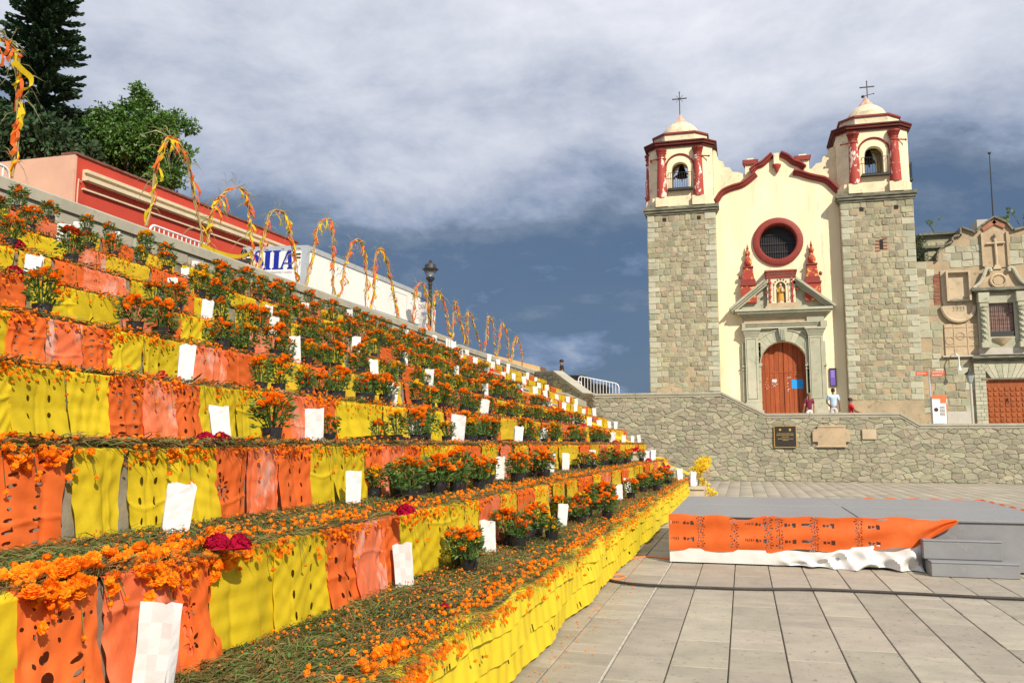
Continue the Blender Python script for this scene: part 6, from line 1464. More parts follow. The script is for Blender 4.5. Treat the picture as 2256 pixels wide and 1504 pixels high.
for k in range(2, 10):
    y = 2.0 + .75 * (k - 2) if k > 7 else 0
    for (a, b, c_, kd) in SEQ.get(k, []): add_cloth(k, a, b, c_, kd, k <= 6 and a < 9); y = b
    cyc = ['Y', 'G', 'O', 'Y', 'S', 'G', 'O', 'G']; q = random.randint(0, 7); yend = YEND[k - 1] - .3
    while y < yend:
        wd = U(.55, .95) * (1 if y < 13 else 1.45); c_ = cyc[q % 8]; kd = random.choice(['', '', 'drop', 'tri']) if c_ != 'S' else ''
        if y > 28.6 and c_ == 'S': c_ = 'G'
        if cloth_total < 297 and not (26.2 < y < 28.4 and R() < .35): add_cloth(k, y, min(y + wd, yend), c_, kd, False)
        y += wd + (U(0, .25) if y > 10 else .03); q += 1
# diagonal golden cloths draped down the stair flight and the far flowers
def drape(label, pts, wd, m):
    g = G(); P = bezier_pts(pts, 26); n = 10
    for i, p in enumerate(P):
        for j in range(n + 1):
            u = j / n - .5; g.v.append((p.x + .02 * math.sin(u * 17 + i * .5), p.y + u * wd, p.z + .03 * math.sin(u * 21 + i * .2) - .06 * abs(u)))
    for i in range(len(P) - 1):
        for j in range(n): a = i * (n + 1) + j; g.f.append((a, a + 1, a + n + 2, a + n + 1)); g.m.append(0)
    o = g.obj('draped_cloth', m, None, smooth=True); o['label'] = label; o['category'] = 'cloth'; o['group'] = 'long cloths draped down beside the stair flight'
for k, lab in ((6, 'golden cloth draped over two steps beside the stair, uppermost of the long ones'), (5, 'wide golden cloth draped down the middle of the stair flight'), (4, 'golden cloth sloping from the fourth terrace by the stair'), (2, 'golden cloth sloping down to the white bags at the end of the second terrace')):
    x = -TX[k - 1]; yy = {6: 27.0, 5: 29.4, 4: 29.6, 2: 29.6}[k]
    drape(lab, [(x - .9, yy, TZ[k - 1] + .10), (x - .1, yy + .1, TZ[k - 1] + .08), (x + .15, yy + .15, TZ[k - 1] - .15), (x + .45, yy + .2, TZ[k - 2] + .25), (x + .9, yy + .3, TZ[k - 2] + .05)], 1.1 if k in (5, 2) else .75, yel2_m)

# ---- half steps of the stair flight
for k in range(0, 8):
    zb = TZ[k - 1] if k else 0.0; xe = -TX[k]; n_ = 0
    g = G(); g.box(xe + .01, xe + .47, 26.25, 28.35, zb + .004, zb + .26); g.box(xe + .005, xe + .50, 26.2, 28.4, zb + .262, zb + .32)
    if k == 0: g.v = [(p[0], p[1] + .1, p[2]) for p in g.v]
    o = g.obj('stair_block', wood_m); o['label'] = 'stone half step of the stair on the ' + (f'{ORD[k - 1]} terrace' if k else 'plaza by the curtain end'); o['category'] = 'step'; o['group'] = 'half steps of the stair flight'

# ---- yellow paper curtain along the foot of the lowest terrace
ys = []; y = 1.6
while y < 26.2: ys.append(y); y += .022 + .0016 * max(0, y - 4) * 1.3
g = G(); nz = 34; n = len(ys)
for j in range(nz + 1):
    v = j / nz
    for i, yy in enumerate(ys):
        tier = (v * 3.0) % 1.0; ti = int(min(2.999, v * 3.0))
        ruf = .030 * tier * (1 + .35 * math.sin(yy * 4.1 + ti * 2) + .22 * math.sin(yy * 11 + ti * 3)) + .004 * math.sin(yy * 29 + v * 9)
        bl = .10 * v * (.6 + .4 * math.sin(yy * 2.1 + 1))
        x = -1.60 + bl * .5 + ruf + .015 * math.sin(yy * 3.3 + v * 4)
        z = .545 - v * .53 + .022 * math.sin(yy * 5.2) * (1 - v) + .03 * max(0, math.sin(yy * 1.7)) * (1 - v)
        if j == 0: x -= .12; z = .56
        g.v.append((x, yy, z))
for j in range(nz):
    for i in range(n - 1):
        yy = (ys[i] + ys[i + 1]) / 2; v = (j + .5) / nz; hol = False
        if j > 4 and yy < 14 and (int(yy / .63) + int(v * 3)) % 2:
            c = yy % .63; cv = (v * 3 + int(yy / .63) * .37) % 1.0
            for q in range(3): hol = hol or (abs(c - .12 - q * .045 - (cv - .5) * .03) < .0075 and abs(cv - .5) < .12)
        if not hol: a = j * n + i; g.f.append((a, a + 1, a + n + 1, a + n)); g.m.append(0)
cu_ = g.obj('paper_curtain', fray_m, None, smooth=True); cu_['label'] = 'long ruffled yellow paper curtain covering the foot of the lowest terrace'; cu_['category'] = 'curtain'

# ---- blossoms
def petal_head(layers, core):
    """a marigold head: rings of short petals round a dome, radius about 1"""
    g = G(); g.lathe([(.25, -.3), (core, 0), (core * .8, .38), (0, .55)], (0, 0, 0), 6)
    for (n, r0, r1, z0, z1) in layers:
        for i in range(n):
            a = 2 * math.pi * (i + U(-.3, .3)) / n; w_ = math.pi / n * 1.25; k = U(.85, 1.12); dz = U(-.08, .08)
            p = lambda r, aa, z: (r * math.cos(aa), r * math.sin(aa), z)
            g.add([p(r0, a, z0), p((r0 + r1) * .56 * k, a - w_, (z0 + z1) / 2 + dz), p(r1 * k, a, z1 + dz), p((r0 + r1) * .56 * k, a + w_, (z0 + z1) / 2 - dz)], [(0, 1, 2, 3)])
    return g
near_b = [petal_head([(9, .3, 1.0, -.12, .02), (9, .28, .98, .08, .26), (8, .2, .78, .25, .50), (6, .1, .50, .42, .68), (4, 0, .25, .55, .80)], .55) for _ in range(4)]
mid_b = [petal_head([(7, .3, 1.0, -.1, .08), (6, .2, .9, .15, .36), (5, .05, .6, .4, .66)], .6) for _ in range(3)]
low_b = [petal_head([(5, .2, 1.0, -.05, .2), (4, .05, .7, .25, .55)], .6) for _ in range(3)]
near_t = [tris(b) for b in near_b]; mid_t = [tris(b) for b in mid_b]; low_t = [tris(b) for b in low_b]

# ---- loose flower carpets on the treads: stems, litter and small heads
def stems(n, xa, xb, ya, yb, z0, z1, lmin, lmax, wid, dens=None, edge=0.0, flat=.12):
    y = RNG.uniform(0, 1, n)
    if dens is not None:                                # more where nearer the viewer
        y = ya * (yb / ya) ** y
    else: y = ya + (yb - ya) * y
    x = RNG.uniform(xa, xb, n); z = RNG.uniform(z0, z1, n)
    gx = np.sin(x * 5.1 + y * 1.7) + np.sin(y * 3.3 + 1.3); a = gx * .9 + RNG.normal(0, .55, n) + np.where(RNG.uniform(0, 1, n) < .3, math.pi, 0)
    L = RNG.uniform(lmin, lmax, n); d = np.stack([np.cos(a), np.sin(a), RNG.normal(0, flat, n)], 1)
    wv = np.stack([-np.sin(a), np.cos(a), RNG.normal(0, .5, n)], 1) * wid * RNG.uniform(.6, 1.4, n)[:, None]
    P = np.stack([x, y, z], 1); mid = P + d * (L * .5)[:, None] + np.stack([RNG.normal(0, .02, n), RNG.normal(0, .02, n), RNG.uniform(0, .035, n)], 1); end = P + d * L[:, None]
    V = np.stack([P - wv, P + wv, mid + wv, mid - wv, end], 1).reshape(-1, 3); o = (np.arange(n) * 5)[:, None]
    F = np.concatenate([o + np.array([[0, 1, 2]]), o + np.array([[0, 2, 3]]), o + np.array([[3, 2, 4]])]); return V, F
for k in range(1, 10):
    xa, xb = -TX[k] + .04, -TX[k - 1] + .03; zt = TZ[k - 1]; y0 = 1.9 if k == 1 else 1.2 + .75 * k; y1 = YEND[k - 1] - .2
    parts = []
    nsg, nsb = ((34000, 24000) if k == 1 else (22000, 18000) if k == 2 else (7000, 7000) if k == 3 else (2600, 2600))
    xs0 = xa if k <= 2 else xb - .32
    parts.append((*stems(nsg, xs0, xb, y0, y1, zt + .01, zt + (.045 if k < 3 else .05), .06, .24, .0019 if k < 3 else .004, True), 0))
    parts.append((*stems(nsb, xs0, xb, y0, y1, zt + .005, zt + (.04 if k < 3 else .06), .05, .20, .0018 if k < 3 else .004, True), 1))
    if k <= 3:                                          # feathery leaf bits gathered in drifts
        n = {1: 16000, 2: 11000, 3: 3500}[k]; yv = y0 * (y1 / y0) ** RNG.uniform(0, 1, n); xv = RNG.uniform(xs0, xb, n)
        kp = np.sin(xv * 7 + yv * 2.3 + k) + np.sin(yv * 5.1 - xv * 3) + RNG.normal(0, .6, n) > -.1; n = int(kp.sum())
        lt = np.array([[0, 0, 0], [.5, .22, .12], [1, 0, 0], [.5, -.22, .12]], dtype=np.float32)
        V, F = scatter([(lt, np.array([[0, 1, 2], [0, 2, 3]], dtype=np.int32))], np.stack([xv[kp], yv[kp], zt + RNG.uniform(.02, .06, n)], 1), RNG.uniform(.018, .042, n), .5); parts.append((V, F, 3))
    # litter sheet
    ny = 90; yy = y0 * (y1 / y0) ** (np.arange(ny + 1) / ny); xx = np.linspace(xa, xb - .01, 13); X, Y = np.meshgrid(xx, yy)
    Z = zt + .012 + .012 * np.sin(X * 23 + Y * 5) * np.sin(Y * 9) + RNG.uniform(0, .012, X.shape); V = np.stack([X, Y, Z], 2).reshape(-1, 3)
    ii = (np.arange(ny)[:, None] * 13 + np.arange(12)[None]).reshape(-1, 1); F = np.concatenate([ii + np.array([[0, 1, 14]]), ii + np.array([[0, 14, 13]])]); parts.append((V, F, 2))
    V, F, mi = join_arrays(parts)
    o = link('flower_stem_carpet', npmesh('flower_stem_carpet', V, F, [stg_m, stb_m, bed_m, leaf_m], mi), kind='stuff'); o['label'] = f'dry green and brown flower stems strewn on the {ORD[k - 1]} terrace'
    # heads: many small on the carpet, larger ones along the edge and hanging over it
    parts = []
    def ypos(n, p=1.0): return y0 * (y1 / y0) ** (RNG.uniform(0, 1, n) ** p)
    if k <= 3:
        n = {1: 5200, 2: 3000, 3: 800}[k]; yv = ypos(n); keep = np.sin(yv * 3.1 + 1) + np.sin(yv * 1.3) + RNG.normal(0, .8, n) > -.3; yv = yv[keep]; n = len(yv)
        pos = np.stack([RNG.uniform(xa, xb, n), yv, zt + RNG.uniform(.03, .08, n)], 1); V, F = scatter(low_t, pos, RNG.uniform(.006, .014, n), .9); h_ = (len(F) // 2); parts.append((V, F[:h_], 0)); parts.append((V, F[h_:], 2))
        n = {1: 480, 2: 260, 3: 60}[k]; yv = ypos(n); cl = RNG.normal(0, .05, n); pos = np.stack([xb - RNG.uniform(0, .5, n) ** 1.5 + cl * .4, yv, zt + RNG.uniform(.04, .09, n)], 1); V, F = scatter(mid_t, pos, RNG.uniform(.010, .020, n), .9); parts.append((V, F, 0))
    ne = {1: 2000, 2: 2100, 3: 1900, 4: 1700, 5: 1600, 6: 1500, 7: 1300, 8: 1200, 9: 900}[k]
    yv = ypos(ne); off = np.abs(RNG.normal(0, .055, ne)); hang = RNG.uniform(0, 1, ne) < .5
    gate = np.sin(yv * 4.3 + k * 2) + .7 * np.sin(yv * 11 + k) + RNG.normal(0, .5, ne) > -.55; yv, off, hang = yv[gate], off[gate], hang[gate]; ne = len(yv)
    x = np.where(hang, xb + .015 + RNG.uniform(0, .05, ne), xb - RNG.uniform(0, .16, ne)); z = np.where(hang, zt + .03 - off * 1.1, zt + .04 + off * .5)
    sc_ = np.where(yv < 4.2, RNG.uniform(.016, .036, ne), RNG.uniform(.011, .0215, ne))
    V, F = scatter(mid_t if k < 6 else low_t, np.stack([x, yv, z], 1), sc_, .9); parts.append((V, F, 0))
    nh = 26 if k < 6 else 16; yv = ypos(nh); ln = RNG.uniform(.06, .22, nh); pos = np.stack([np.full(nh, xb + .05) + RNG.uniform(0, .03, nh), yv, zt - ln], 1); V, F = scatter(mid_t, pos, RNG.uniform(.013, .022, nh), .9); parts.append((V, F, 0))
    P = np.stack([np.full(nh, xb + .02), yv, np.full(nh, zt + .02)], 1); w2 = np.array([[0, .003, 0]]); V = np.stack([P - w2, P + w2, pos + w2, pos - w2], 1).reshape(-1, 3); oo = (np.arange(nh) * 4)[:, None]; parts.append((V, np.concatenate([oo + np.array([[0, 1, 2]]), oo + np.array([[0, 2, 3]])]), 1))
    V, F, mi = join_arrays(parts)
    o = link('loose_marigolds', npmesh('loose_marigolds', V, F, [mor_m, stg_m, dusty_m], mi), kind='stuff'); o['label'] = f'loose orange marigold heads spilling over the edge of the {ORD[k - 1]} terrace'
# big full heads at the bottom left corner, on the second terrace edge
pos = []
for i in range(34):
    y = U(2.45, 3.5); hng = U(-.09, .05); pos.append((-TX[1] + (.05 + U(0, .05) if hng < 0 else U(-.12, .05)), y, TZ[1] + .04 + hng))
big_t = [tris(petal_head([(14, .4, 1.0, -.16, -.05), (14, .4, 1.02, -.02, .10), (13, .35, .95, .10, .26), (11, .25, .80, .24, .44), (9, .15, .60, .38, .58), (7, .08, .40, .5, .70), (4, 0, .2, .6, .78)], .6)) for _ in range(4)]
V, F = scatter(big_t, np.array(pos), RNG.uniform(.030, .046, len(pos)), .5)
o = link('large_marigolds', npmesh('large_marigolds', V, F, mor_m), kind='stuff'); o['label'] = 'cluster of large orange marigold heads at the near end of the second terrace edge'

# ---- potted marigolds
# measured white bags: (photo sight), terrace, label, size
NB = [((322, 1545), 1, 'large creased white paper bag in front of salmon cloth at bottom left', 1.18), ((893, 1302), 1, 'white paper bag on the lowest terrace leaning before yellow cloth', 1.0), ((1075, 1222), 1, 'white paper bag beside a small marigold pot on the lowest terrace', 1.02), ((1237, 1165), 1, 'crumpled white paper bag between marigold pots on the lowest terrace', .95),
      ((1362, 1105), 1, 'wide white paper bag among the far pots of the lowest terrace', 1.05), ((1383, 1090), 1, 'narrow white paper bag behind the wide one on the lowest terrace', 1.0), ((383, 1187), 2, 'upright white paper bag before yellow cloth on the second terrace', 1.08), ((778, 1120), 2, 'white paper bag at the left end of the pots on the second terrace', 1.0),
      ((1003, 1062), 2, 'white paper bag half hidden by pots on the second terrace', 1.0), ((1148, 1045), 2, 'slim white paper bag between pots midway along the second terrace', 1.1), ((1246, 1040), 2, 'white paper bag towards the far end of the second terrace', 1.1), ((1300, 1030), 2, 'small white paper bag near the stair on the second terrace', 1.1)]
NB2 = [(497, 3, .32, 1.06, 'tall white paper bag left of a crimson cockscomb on the third terrace'), (697, 3, .2, 1.0, 'white paper bag beside a yellow marigold pot on the third terrace'), (917, 3, .35, 1.0, 'white paper bag behind pots on the third terrace'), (1008, 3, .2, 1.35, 'tall pointed white paper bag on the third terrace'), (1140, 3, .2, 1.0, 'white paper bag midway along the third terrace'), (1195, 3, .35, 1.1, 'white paper bag towards the stair on the third terrace'),
       (407, 4, .15, 1.05, 'tapered white paper bag before golden cloth on the fourth terrace'), (862, 4, .15, 1.1, 'white paper bag in the middle of the fourth terrace'), (1066, 4, .15, 1.1, 'white paper bag towards the far end of the fourth terrace'), (652, 5, .15, 1.1, 'white paper bag at the left of the pots on the fifth terrace'), (826, 5, .15, 1.0, 'white paper bag midway along the fifth terrace'), (945, 5, .2, 1.1, 'white paper bag further along the fifth terrace'), (1070, 5, .15, 1.1, 'white paper bag near the stair on the fifth terrace'),
       (450, 6, .13, 1.0, 'white paper bag before dark leaves on the sixth terrace'), (57, 6, .15, 1.0, 'white paper bag before yellow cloth at the left edge of the sixth terrace'), (598, 6, .15, 1.05, 'white paper bag beside a pot on the sixth terrace'), (782, 6, .13, 1.1, 'square white paper bag on the sixth terrace'), (890, 6, .2, 1.0, 'white paper bag further along the sixth terrace'), (1005, 6, .2, 1.0, 'white paper bag near the stair on the sixth terrace'),
       (375, 7, .3, .9, 'white paper bag left of centre on the seventh terrace'), (590, 7, .25, .9, 'white paper bag among pots on the seventh terrace'), (120, 8, .2, .9, 'white paper bag at the left of the eighth terrace'), (400, 8, .3, .9, 'white paper bag among flowers on the eighth terrace'), (590, 8, .3, .9, 'white paper bag further along the eighth terrace'), (668, 8, .3, 1.0, 'white paper bag midway on the eighth terrace'),
       (155, 9, .5, .95, 'leftmost white paper bag by the parapet on the top terrace'), (235, 9, .5, .95, 'second white paper bag by the parapet on the top terrace'), (345, 9, .5, 1.0, 'white paper bag under the barrier on the top terrace'), (420, 9, .5, 1.0, 'white paper bag below the red house on the top terrace'), (768, 9, .5, 1.1, 'white paper bag against the parapet below the truck'), (847, 9, .5, 1.1, 'white paper bag against the parapet under the truck end'), (890, 9, .5, 1.1, 'white paper bag against the parapet below the banner')]
def pot_mesh():
    g = G(); n = 14; prof = [(.058, 0), (.062, .02), (.068, .06), (.072, .10), (.076, .125), (.078, .13), (.070, .13), (.066, .115)]
    g.lathe(prof, (0, 0, 0), n, ruf=.035); return g.mesh('pot', pot_m)
def soil_mesh(): g = G(); g.lathe([(.067, .112), (.03, .122), (0, .124)], (0, 0, 0), 10, ruf=.05); return g.mesh('soil', soil_m)
POTS = [pot_mesh() for _ in range(4)]; SOIL = soil_mesh()
def plant_protos(h, spread, nb, nleaf, br_):
    heads = []
    for i in range(nb):
        a = U(0, 6.28); r = spread * math.sqrt(U(.0, 1)); z = .13 + h * U(.82, 1.05) - r * .5
        if i < 2: z -= h * U(.2, .45); r = spread * 1.05
        heads.append((r * math.cos(a), r * math.sin(a), z, br_ * U(.75, 1.15)))
    g = G()
    for hd in heads: g.tube([(hd[0] * .25, hd[1] * .25, .11), (hd[0] * .8, hd[1] * .8, .11 + (hd[2] - .11) * .6), hd[:3]], .0035, 4)
    for i in range(nleaf):
        a = U(0, 6.28); zz = .13 + h * (U(0, .9) ** .9); r = spread * (1.15 - .35 * abs(zz - .13 - h * .4) / h) * math.sqrt(U(.05, 1)); p = Vector((r * math.cos(a), r * math.sin(a), zz))
        d = Vector((math.cos(a) * .9 + U(-.5, .5), math.sin(a) * .9 + U(-.5, .5), U(-.5, .8))).normalized(); L = U(.03, .065); wv = d.cross(Vector((U(-1, 1), U(-1, 1), U(-1, 1)))).normalized() * U(.006, .013)
        g.add([p, p + d * L * .5 + wv, p + d * L, p + d * L * .5 - wv], [(0, 1, 2, 3)])
    return g, heads
PLANTS = []
for (h, sp_, nb, nl, br_) in [(.25, .105, 17, 280, .041), (.21, .10, 15, 240, .040), (.30, .11, 17, 320, .042), (.17, .085, 11, 180, .035), (.23, .125, 21, 300, .041), (.28, .095, 14, 260, .045), (.16, .08, 12, 170, .024), (.19, .09, 13, 210, .037), (.24, .08, 7, 260, .041), (.27, .115, 20, 300, .039)]:
    g, hd = plant_protos(h, sp_, nb, nl, br_); PLANTS.append((g.mesh('foliage', leaf_m), hd, g))
BM = {'O': mor_m, 'Y': myl_m, 'R': mrd_m}; BME = {c: [b.mesh('blossom', BM[c]) for b in near_b] for c in BM}
for c in BME:
    pass
HEADS = {}
for pi, (fm, hd, g0) in enumerate(PLANTS):
    for c in BM:
        g = G()
        for (x, y, z, r) in hd:
            b = random.choice(mid_b if pi % 2 else near_b); a = U(0, 6.28); ca, sa = math.cos(a), math.sin(a); tx, ty = U(-.35, .35), U(-.35, .35)
            g.add([(x + (p[0] * ca - p[1] * sa) * r, y + (p[0] * sa + p[1] * ca) * r, z + (p[2] + p[0] * tx + p[1] * ty) * r) for p in b.v], b.f)
        HEADS[(pi, c)] = g.mesh('blossoms', BM[c])
CNAME = {'O': 'orange', 'Y': 'yellow', 'R': 'rust red'}; npot = 0; rest_pots = []
PR = {1: (7.2, 24.5, .40), 2: (7.4, 25.6, .40), 3: (6.9, 25.6, .36), 4: (6.6, 25.6, .37), 5: (7.0, 25.6, .38), 6: (8.1, 25.6, .40), 7: (7.4, 25.6, .40), 8: (7.8, 25.4, .42), 9: (8.9, 25.2, .45)}
cand = []
for k, (ya, yb, st_) in PR.items():
    y = ya
    while y < yb:
        dens = 1.0
        if k == 3 and y < 8: dens = .5
        if k == 4 and y < 8: dens = .35
        if k == 5 and y < 8.5: dens = .45
        if R() < dens * (.78 if k > 5 else .88 if k > 2 else 1.0):
            row = 0 if k > 3 else (0 if R() < .55 else 1)
            off = {1: U(.22, .75), 2: U(.22, .62), 3: U(.12, .45)}.get(k, U(.10, .24))
            cand.append((k, -TX[k - 1] - off, y + U(-.06, .06)))
            if R() < (.5 if k in (1, 2) and y > 7.6 else .24): cand.append((k, -TX[k - 1] - off - U(.18, .3), y + U(-.1, .1)))
        y += st_ * U(.72, 1.35) * (1 if y < 15 else 1.12)
# measured single pots near the front
cand += [(1, -2.2, 6.9), (2, -3.2, 6.75), (3, -3.72, 6.35), (5, -5.65, 5.9), (9, -9.6, 7.4), (9, -9.65, 8.0), (8, -8.6, 6.9), (7, -7.6, 6.6), (9, -9.9, 6.9), (8, -8.55, 6.3)]
BAGXY = []
def k_near(b, c): return c[0] < 3 and 0 < b[2] - c[2] < 1.6 and abs(b[1] / b[2] - c[1] / c[2]) < .020
for (px, py), k, _l, _s in NB: p = at(px, py, 2, TZ[k - 1]); BAGXY.append((k, max(p[0], -TX[k] + .16), p[1]))
for px, k, off, _s, _l in NB2: x = -TX[k - 1] - off; BAGXY.append((k, x, at(px, 800, 0, x)[1]))
cand = [c for c in cand if not any(b[0] == c[0] and ((abs(b[2] - c[2]) < .17 and c[1] > b[1] - .14) or (k_near(b, c))) for b in BAGXY)]          # nothing stands on or right before a bag
cand.sort(key=lambda c: math.hypot(c[1], c[2])); cnt = {}
MAXP = 290
chosen = sorted(cand[:MAXP], key=lambda c: (c[0], c[2])); near_set = {id(c) for c in cand[:95]}
for c in chosen:
    k, x, y = c; i = cnt.get(k, 0); cnt[k] = i + 1
    pi = random.randrange(len(PLANTS)) if k != 1 else random.choice([1, 3, 6, 7, 0, 4]); col = random.choices('OYR', (.83, .13, .04))[0]
    if pi == 6: col = random.choice('RRY')
    s = U(.82, 1.22); fm, hd, _ = PLANTS[pi]
    lab = f"{'small ' if pi in (3, 6) else 'tall ' if pi in (2, 5) else ''}{CNAME[col]} marigold in a black pot, {nth(i)} from the left on the {ORD[k - 1]} terrace"
    t = thing('potted_marigold', lab, 'potted plant', (x, y, TZ[k - 1] + .02), f'potted marigolds on the {ORD[k - 1]} terrace', world=False, rz=U(0, 6.28)); t.scale = (s, s, s)
    o = bpy.data.objects.new('pot', random.choice(POTS)); C.objects.link(o); o.parent = t; o.rotation_euler = (U(-.06, .06), U(-.06, .06), 0)
    q = bpy.data.objects.new('soil', SOIL); C.objects.link(q); q.parent = o
    o = bpy.data.objects.new('foliage', fm); C.objects.link(o); o.parent = t
    if id(c) in near_set:
        for (hx, hy, hz, r) in hd:
            b = bpy.data.objects.new('blossom', random.choice(BME[col])); C.objects.link(b); b.parent = t; b.location = (hx, hy, hz); b.scale = (r, r, r); b.rotation_euler = (U(-.5, .5), U(-.5, .5), U(0, 6.28))
    else:
        b = bpy.data.objects.new('blossoms', HEADS[(pi, col)]); C.objects.link(b); b.parent = t
gp, gl, gb = G(), G(), G()
for (k, x, y) in cand[MAXP:]:
    pi = random.randrange(len(PLANTS)); a = U(0, 6.28); s = U(.9, 1.1); ca, sa = math.cos(a) * s, math.sin(a) * s; z = TZ[k - 1] + .02
    T = lambda vs: [(x + p[0] * ca - p[1] * sa, y + p[0] * sa + p[1] * ca, z + p[2] * s) for p in vs]
    pm = POTS[0]; gp.add(T([v.co for v in pm.vertices]), [tuple(f.vertices) for f in pm.polygons]); gl.add(T(PLANTS[pi][2].v), PLANTS[pi][2].f)
    hm = HEADS[(pi, 'O')]; gb.add(T([v.co for v in hm.vertices]), [tuple(f.vertices) for f in hm.polygons])
if gp.v:
    G2 = G(); G2.add(gp.v, gp.f, 0); G2.add(gl.v, gl.f, 1); G2.add(gb.v, gb.f, 2)
    o = G2.obj('far_marigold_pots', [pot_m, leaf_m, mor_m], kind='stuff'); o['label'] = 'mass of potted marigolds at the far end of the terraces'

# ---- white paper bags
def bag_mesh():
    w_, d_, h = .125 * U(.92, 1.08), .10 * U(.9, 1.15), .32 * U(.92, 1.06); g = G(); n = 9; lean = U(-.03, .03); rows = 6
    prof0 = [(-.5, -.5), (-.16, -.53), (.16, -.53), (.5, -.5), (.46, -.14), (.38, 0), (.46, .14), (.5, .5), (.16, .53), (-.16, .53), (-.5, .5), (-.46, .14), (-.38, 0), (-.46, -.14)]
    for j in range(rows + 1):
        v = j / rows
        for (a, b) in prof0:
            gus = 1; bx = a if abs(a) > .47 or abs(b) > .3 else a * (1 - .35 * v); crn = .010 * math.sin(v * 9 + a * 7) + (.016 * (abs(a) < .2) * math.sin(math.pi * v) * (1 if b < 0 else -1))
            zz = v * h
            if j == rows: zz += U(-.016, .022)
            g.v.append((bx * w_ * (1 + .10 * v) + lean * v, b * d_ * (1 - .30 * v) + crn * .5, zz))
    k = len(prof0)
    for j in range(rows):
        for i in range(k): g.f.append((j * k + i, j * k + (i + 1) % k, (j + 1) * k + (i + 1) % k, (j + 1) * k + i)); g.m.append(0)
    g.f.append(tuple(range(k))); g.m.append(0)
    return g.mesh('paper_bag', bag_m)
BAGS = [bag_mesh() for _ in range(10)]; bl_ = []
def bag(k, x, y, rz, s, lab):
    o = bpy.data.objects.new('paper_bag', BAGS[len(bl_) % 10]); C.objects.link(o); o.location = (x, y, (TZ[k - 1] if k else 0) + .015); o.rotation_euler = (U(-.05, .05), U(-.06, .06), rz); o.scale = (s * U(.92, 1.1), s, s * U(.9, 1.1))
    o['label'] = lab; o['category'] = 'paper bag'; o['group'] = 'white paper bags standing on the terraces'; bl_.append(o)
FACE = math.radians(24)
for (px, py), k, lab, s in NB:
    p = at(px, py, 2, TZ[k - 1]); bag(k, max(p[0], -TX[k] + .16), p[1], FACE + U(-.3, .3), s, lab)
for px, k, off, s, lab in NB2:
    x = -TX[k - 1] - off; p = at(px, 800, 0, x); bag(k, x, p[1], FACE + U(-.3, .3), s, lab)
for k in range(1, 10):
    ye = YEND[k - 1] - .4; i = 0; y = 25.9 if k > 1 else 25.4
    while y < ye and i < 6:
        if R() < .75: bag(k, -TX[k - 1] - U(.12, .3), y, FACE + U(-.3, .3), U(.92, 1.12), f'white paper bag, {nth(i)} past the start of the stair flight on the {ORD[k - 1]} terrace'); y += U(1.3, 2.6); i += 1
for i, (x, y) in enumerate(((-1.52, 26.9), (-1.45, 27.35))):
    bag(0, x, y, FACE, 1.3, ('near' if i == 0 else 'far') + ' white paper bag on the lowest stair block by the plaza'); bl_[-1].location.z = .33

# ---- crimson cockscomb heads
def comb_mesh():
    g = G()
    for i in range(30):
        a = 2.4 * i; r = math.sqrt(i / 30) * .95; x, y = r * math.cos(a) * 1.15, r * math.sin(a) * .75; z = .62 * (1 - r * r) + U(0, .12)
        b = petal_head([(7, .3, 1.0, -.1, .1), (6, .2, .85, .2, .42), (5, .05, .55, .45, .72)], .6); q = U(.24, .36); tx, ty = x * .8 + U(-.3, .3), y * .8 + U(-.3, .3)
        g.add([(x + p[0] * q, y + p[1] * q, z + (p[2] - p[0] * tx - p[1] * ty) * q * 1.2) for p in b.v], b.f)
    g.lathe([(1.0, -.2), (.9, .2), (.5, .5), (0, .6)], (0, 0, 0), 10, sx=1.1, sy=.72)
    return g.mesh('cockscomb', cels_m)
COMB = [comb_mesh() for _ in range(4)]; nc = 0
def comb(x, y, z, s, lab):
    global nc
    o = bpy.data.objects.new('cockscomb', COMB[nc % 4]); nc += 1; C.objects.link(o); o.location = (x, y, z); o.scale = (s, s, s); o.rotation_euler = (U(-.2, .2), U(-.2, .2), U(0, 6.28)); o['label'] = lab; o['category'] = 'flower'; o['group'] = 'crimson cockscomb flowers on the terraces'
for (px, py), k, s, lab in (((480, 1202), 2, .066, 'left of two bright crimson cockscombs lying on the second terrace'), ((527, 1203), 2, .066, 'right and darker of two crimson cockscombs lying on the second terrace'), ((893, 1128), 2, .068, 'crimson cockscomb lying before the pots on the second terrace'), ((980, 1335), 1, .026, 'tiny crimson flower on the stems of the lowest terrace')):
    p = at(px, py, 2, TZ[k - 1] + .06); comb(p[0], p[1], p[2], s, lab)
for px, k, off, s, lab in ((460, 3, .05, .066, 'left half of the crimson cockscomb pair below the tall bag'), (494, 3, .05, .068, 'right half of the crimson cockscomb pair below the tall bag'), (358, 4, .06, .06, 'single crimson cockscomb on the edge of the fourth terrace'), (15, 6, .1, .085, 'large dark crimson cockscomb at the left edge of the sixth terrace'), (22, 7, .1, .10, 'large dark crimson cockscomb at the left edge of the seventh terrace')):
    x = -TX[k - 1] - off; p = at(px, 800, 0, x); comb(x, p[1], TZ[k - 1] + .06, s, lab)
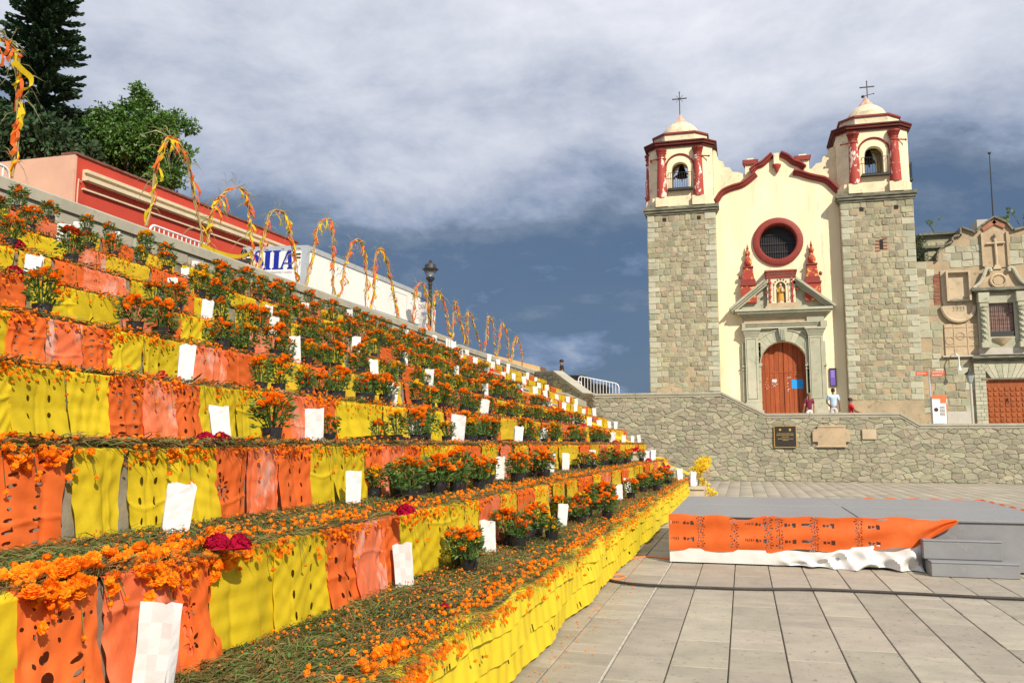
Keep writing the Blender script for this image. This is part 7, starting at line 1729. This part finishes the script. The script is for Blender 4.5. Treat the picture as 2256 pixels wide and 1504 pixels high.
for k in range(1, 8):
    for i, y in enumerate((26.5, 27.6)):
        comb(-TX[k] + .30, y + U(-.2, .2), TZ[k - 1] + .33, U(.10, .15), f"{('near', 'far')[i]} crimson cockscomb on the stair block of the {ORD[k - 1]} terrace")
    if k > 1: comb(-TX[k - 1] - .1, 25.6 + U(-.2, .3), TZ[k - 1] + .04, .11, f'crimson cockscomb at the near side of the stair on the {ORD[k - 1]} terrace')
# yellow flower bunch with an orange bow at the very end of the curtain
V, F = leaf_cloud([(-1.25, 27.2, .95), (-1.15, 27.4, 1.05), (-1.4, 27.3, .75)], [.20, .17, .18], 1500, .06)
b_ = link('yellow_flower_bunch', npmesh('yellow_flower_bunch', V, F, mat('lemon_petal', (.88, .60, .015), (.86, .68, .02), 8, rough=.7, trans=.3, rand=.12))); b_['label'] = 'bright yellow flower bunch tied up at the end of the lowest terrace by the wall'; b_['category'] = 'flowers'
g = G(); g.tube([(-1.36, 27.3, .33), (-1.25, 27.25, .9)], .02, 5); g.obj('stems', stg_m, b_)
g = G()
for q in range(4): g.ribbon([(-1.12, 27.2, .85), (-1.05, 27.25 + q * .04, .7), (-1.03, 27.2 + q * .06, .5)], .06, (0, 1, .2))
g.obj('orange_bow', ora_m, b_)
V, F = leaf_cloud([(-1.0, 27.3, .12), (-1.3, 27.6, .38)], [.14, .15], 300, .10)
b2 = link('yellow_flower_bunch', npmesh('yellow_flower_bunch', V, F, mat('lemon_petal', (.88, .60, .015), (.86, .68, .02), 8, rough=.7, trans=.3, rand=.12))); b2['label'] = 'small heap of yellow flowers at the foot of the lowest stair block'; b2['category'] = 'flowers'

# fallen petals on the slabs beside the curtain
n = 260; yv = 4.0 * (24 / 4.0) ** RNG.uniform(0, 1, n); xv = -1.50 + np.abs(RNG.normal(0, .16, n))
V, F = scatter(low_t, np.stack([xv, yv, np.full(n, .006)], 1), RNG.uniform(.004, .011, n), .4)
o = link('fallen_petals', npmesh('fallen_petals', V, F, mor_m), kind='stuff'); o['label'] = 'orange petals fallen on the slabs along the yellow curtain'
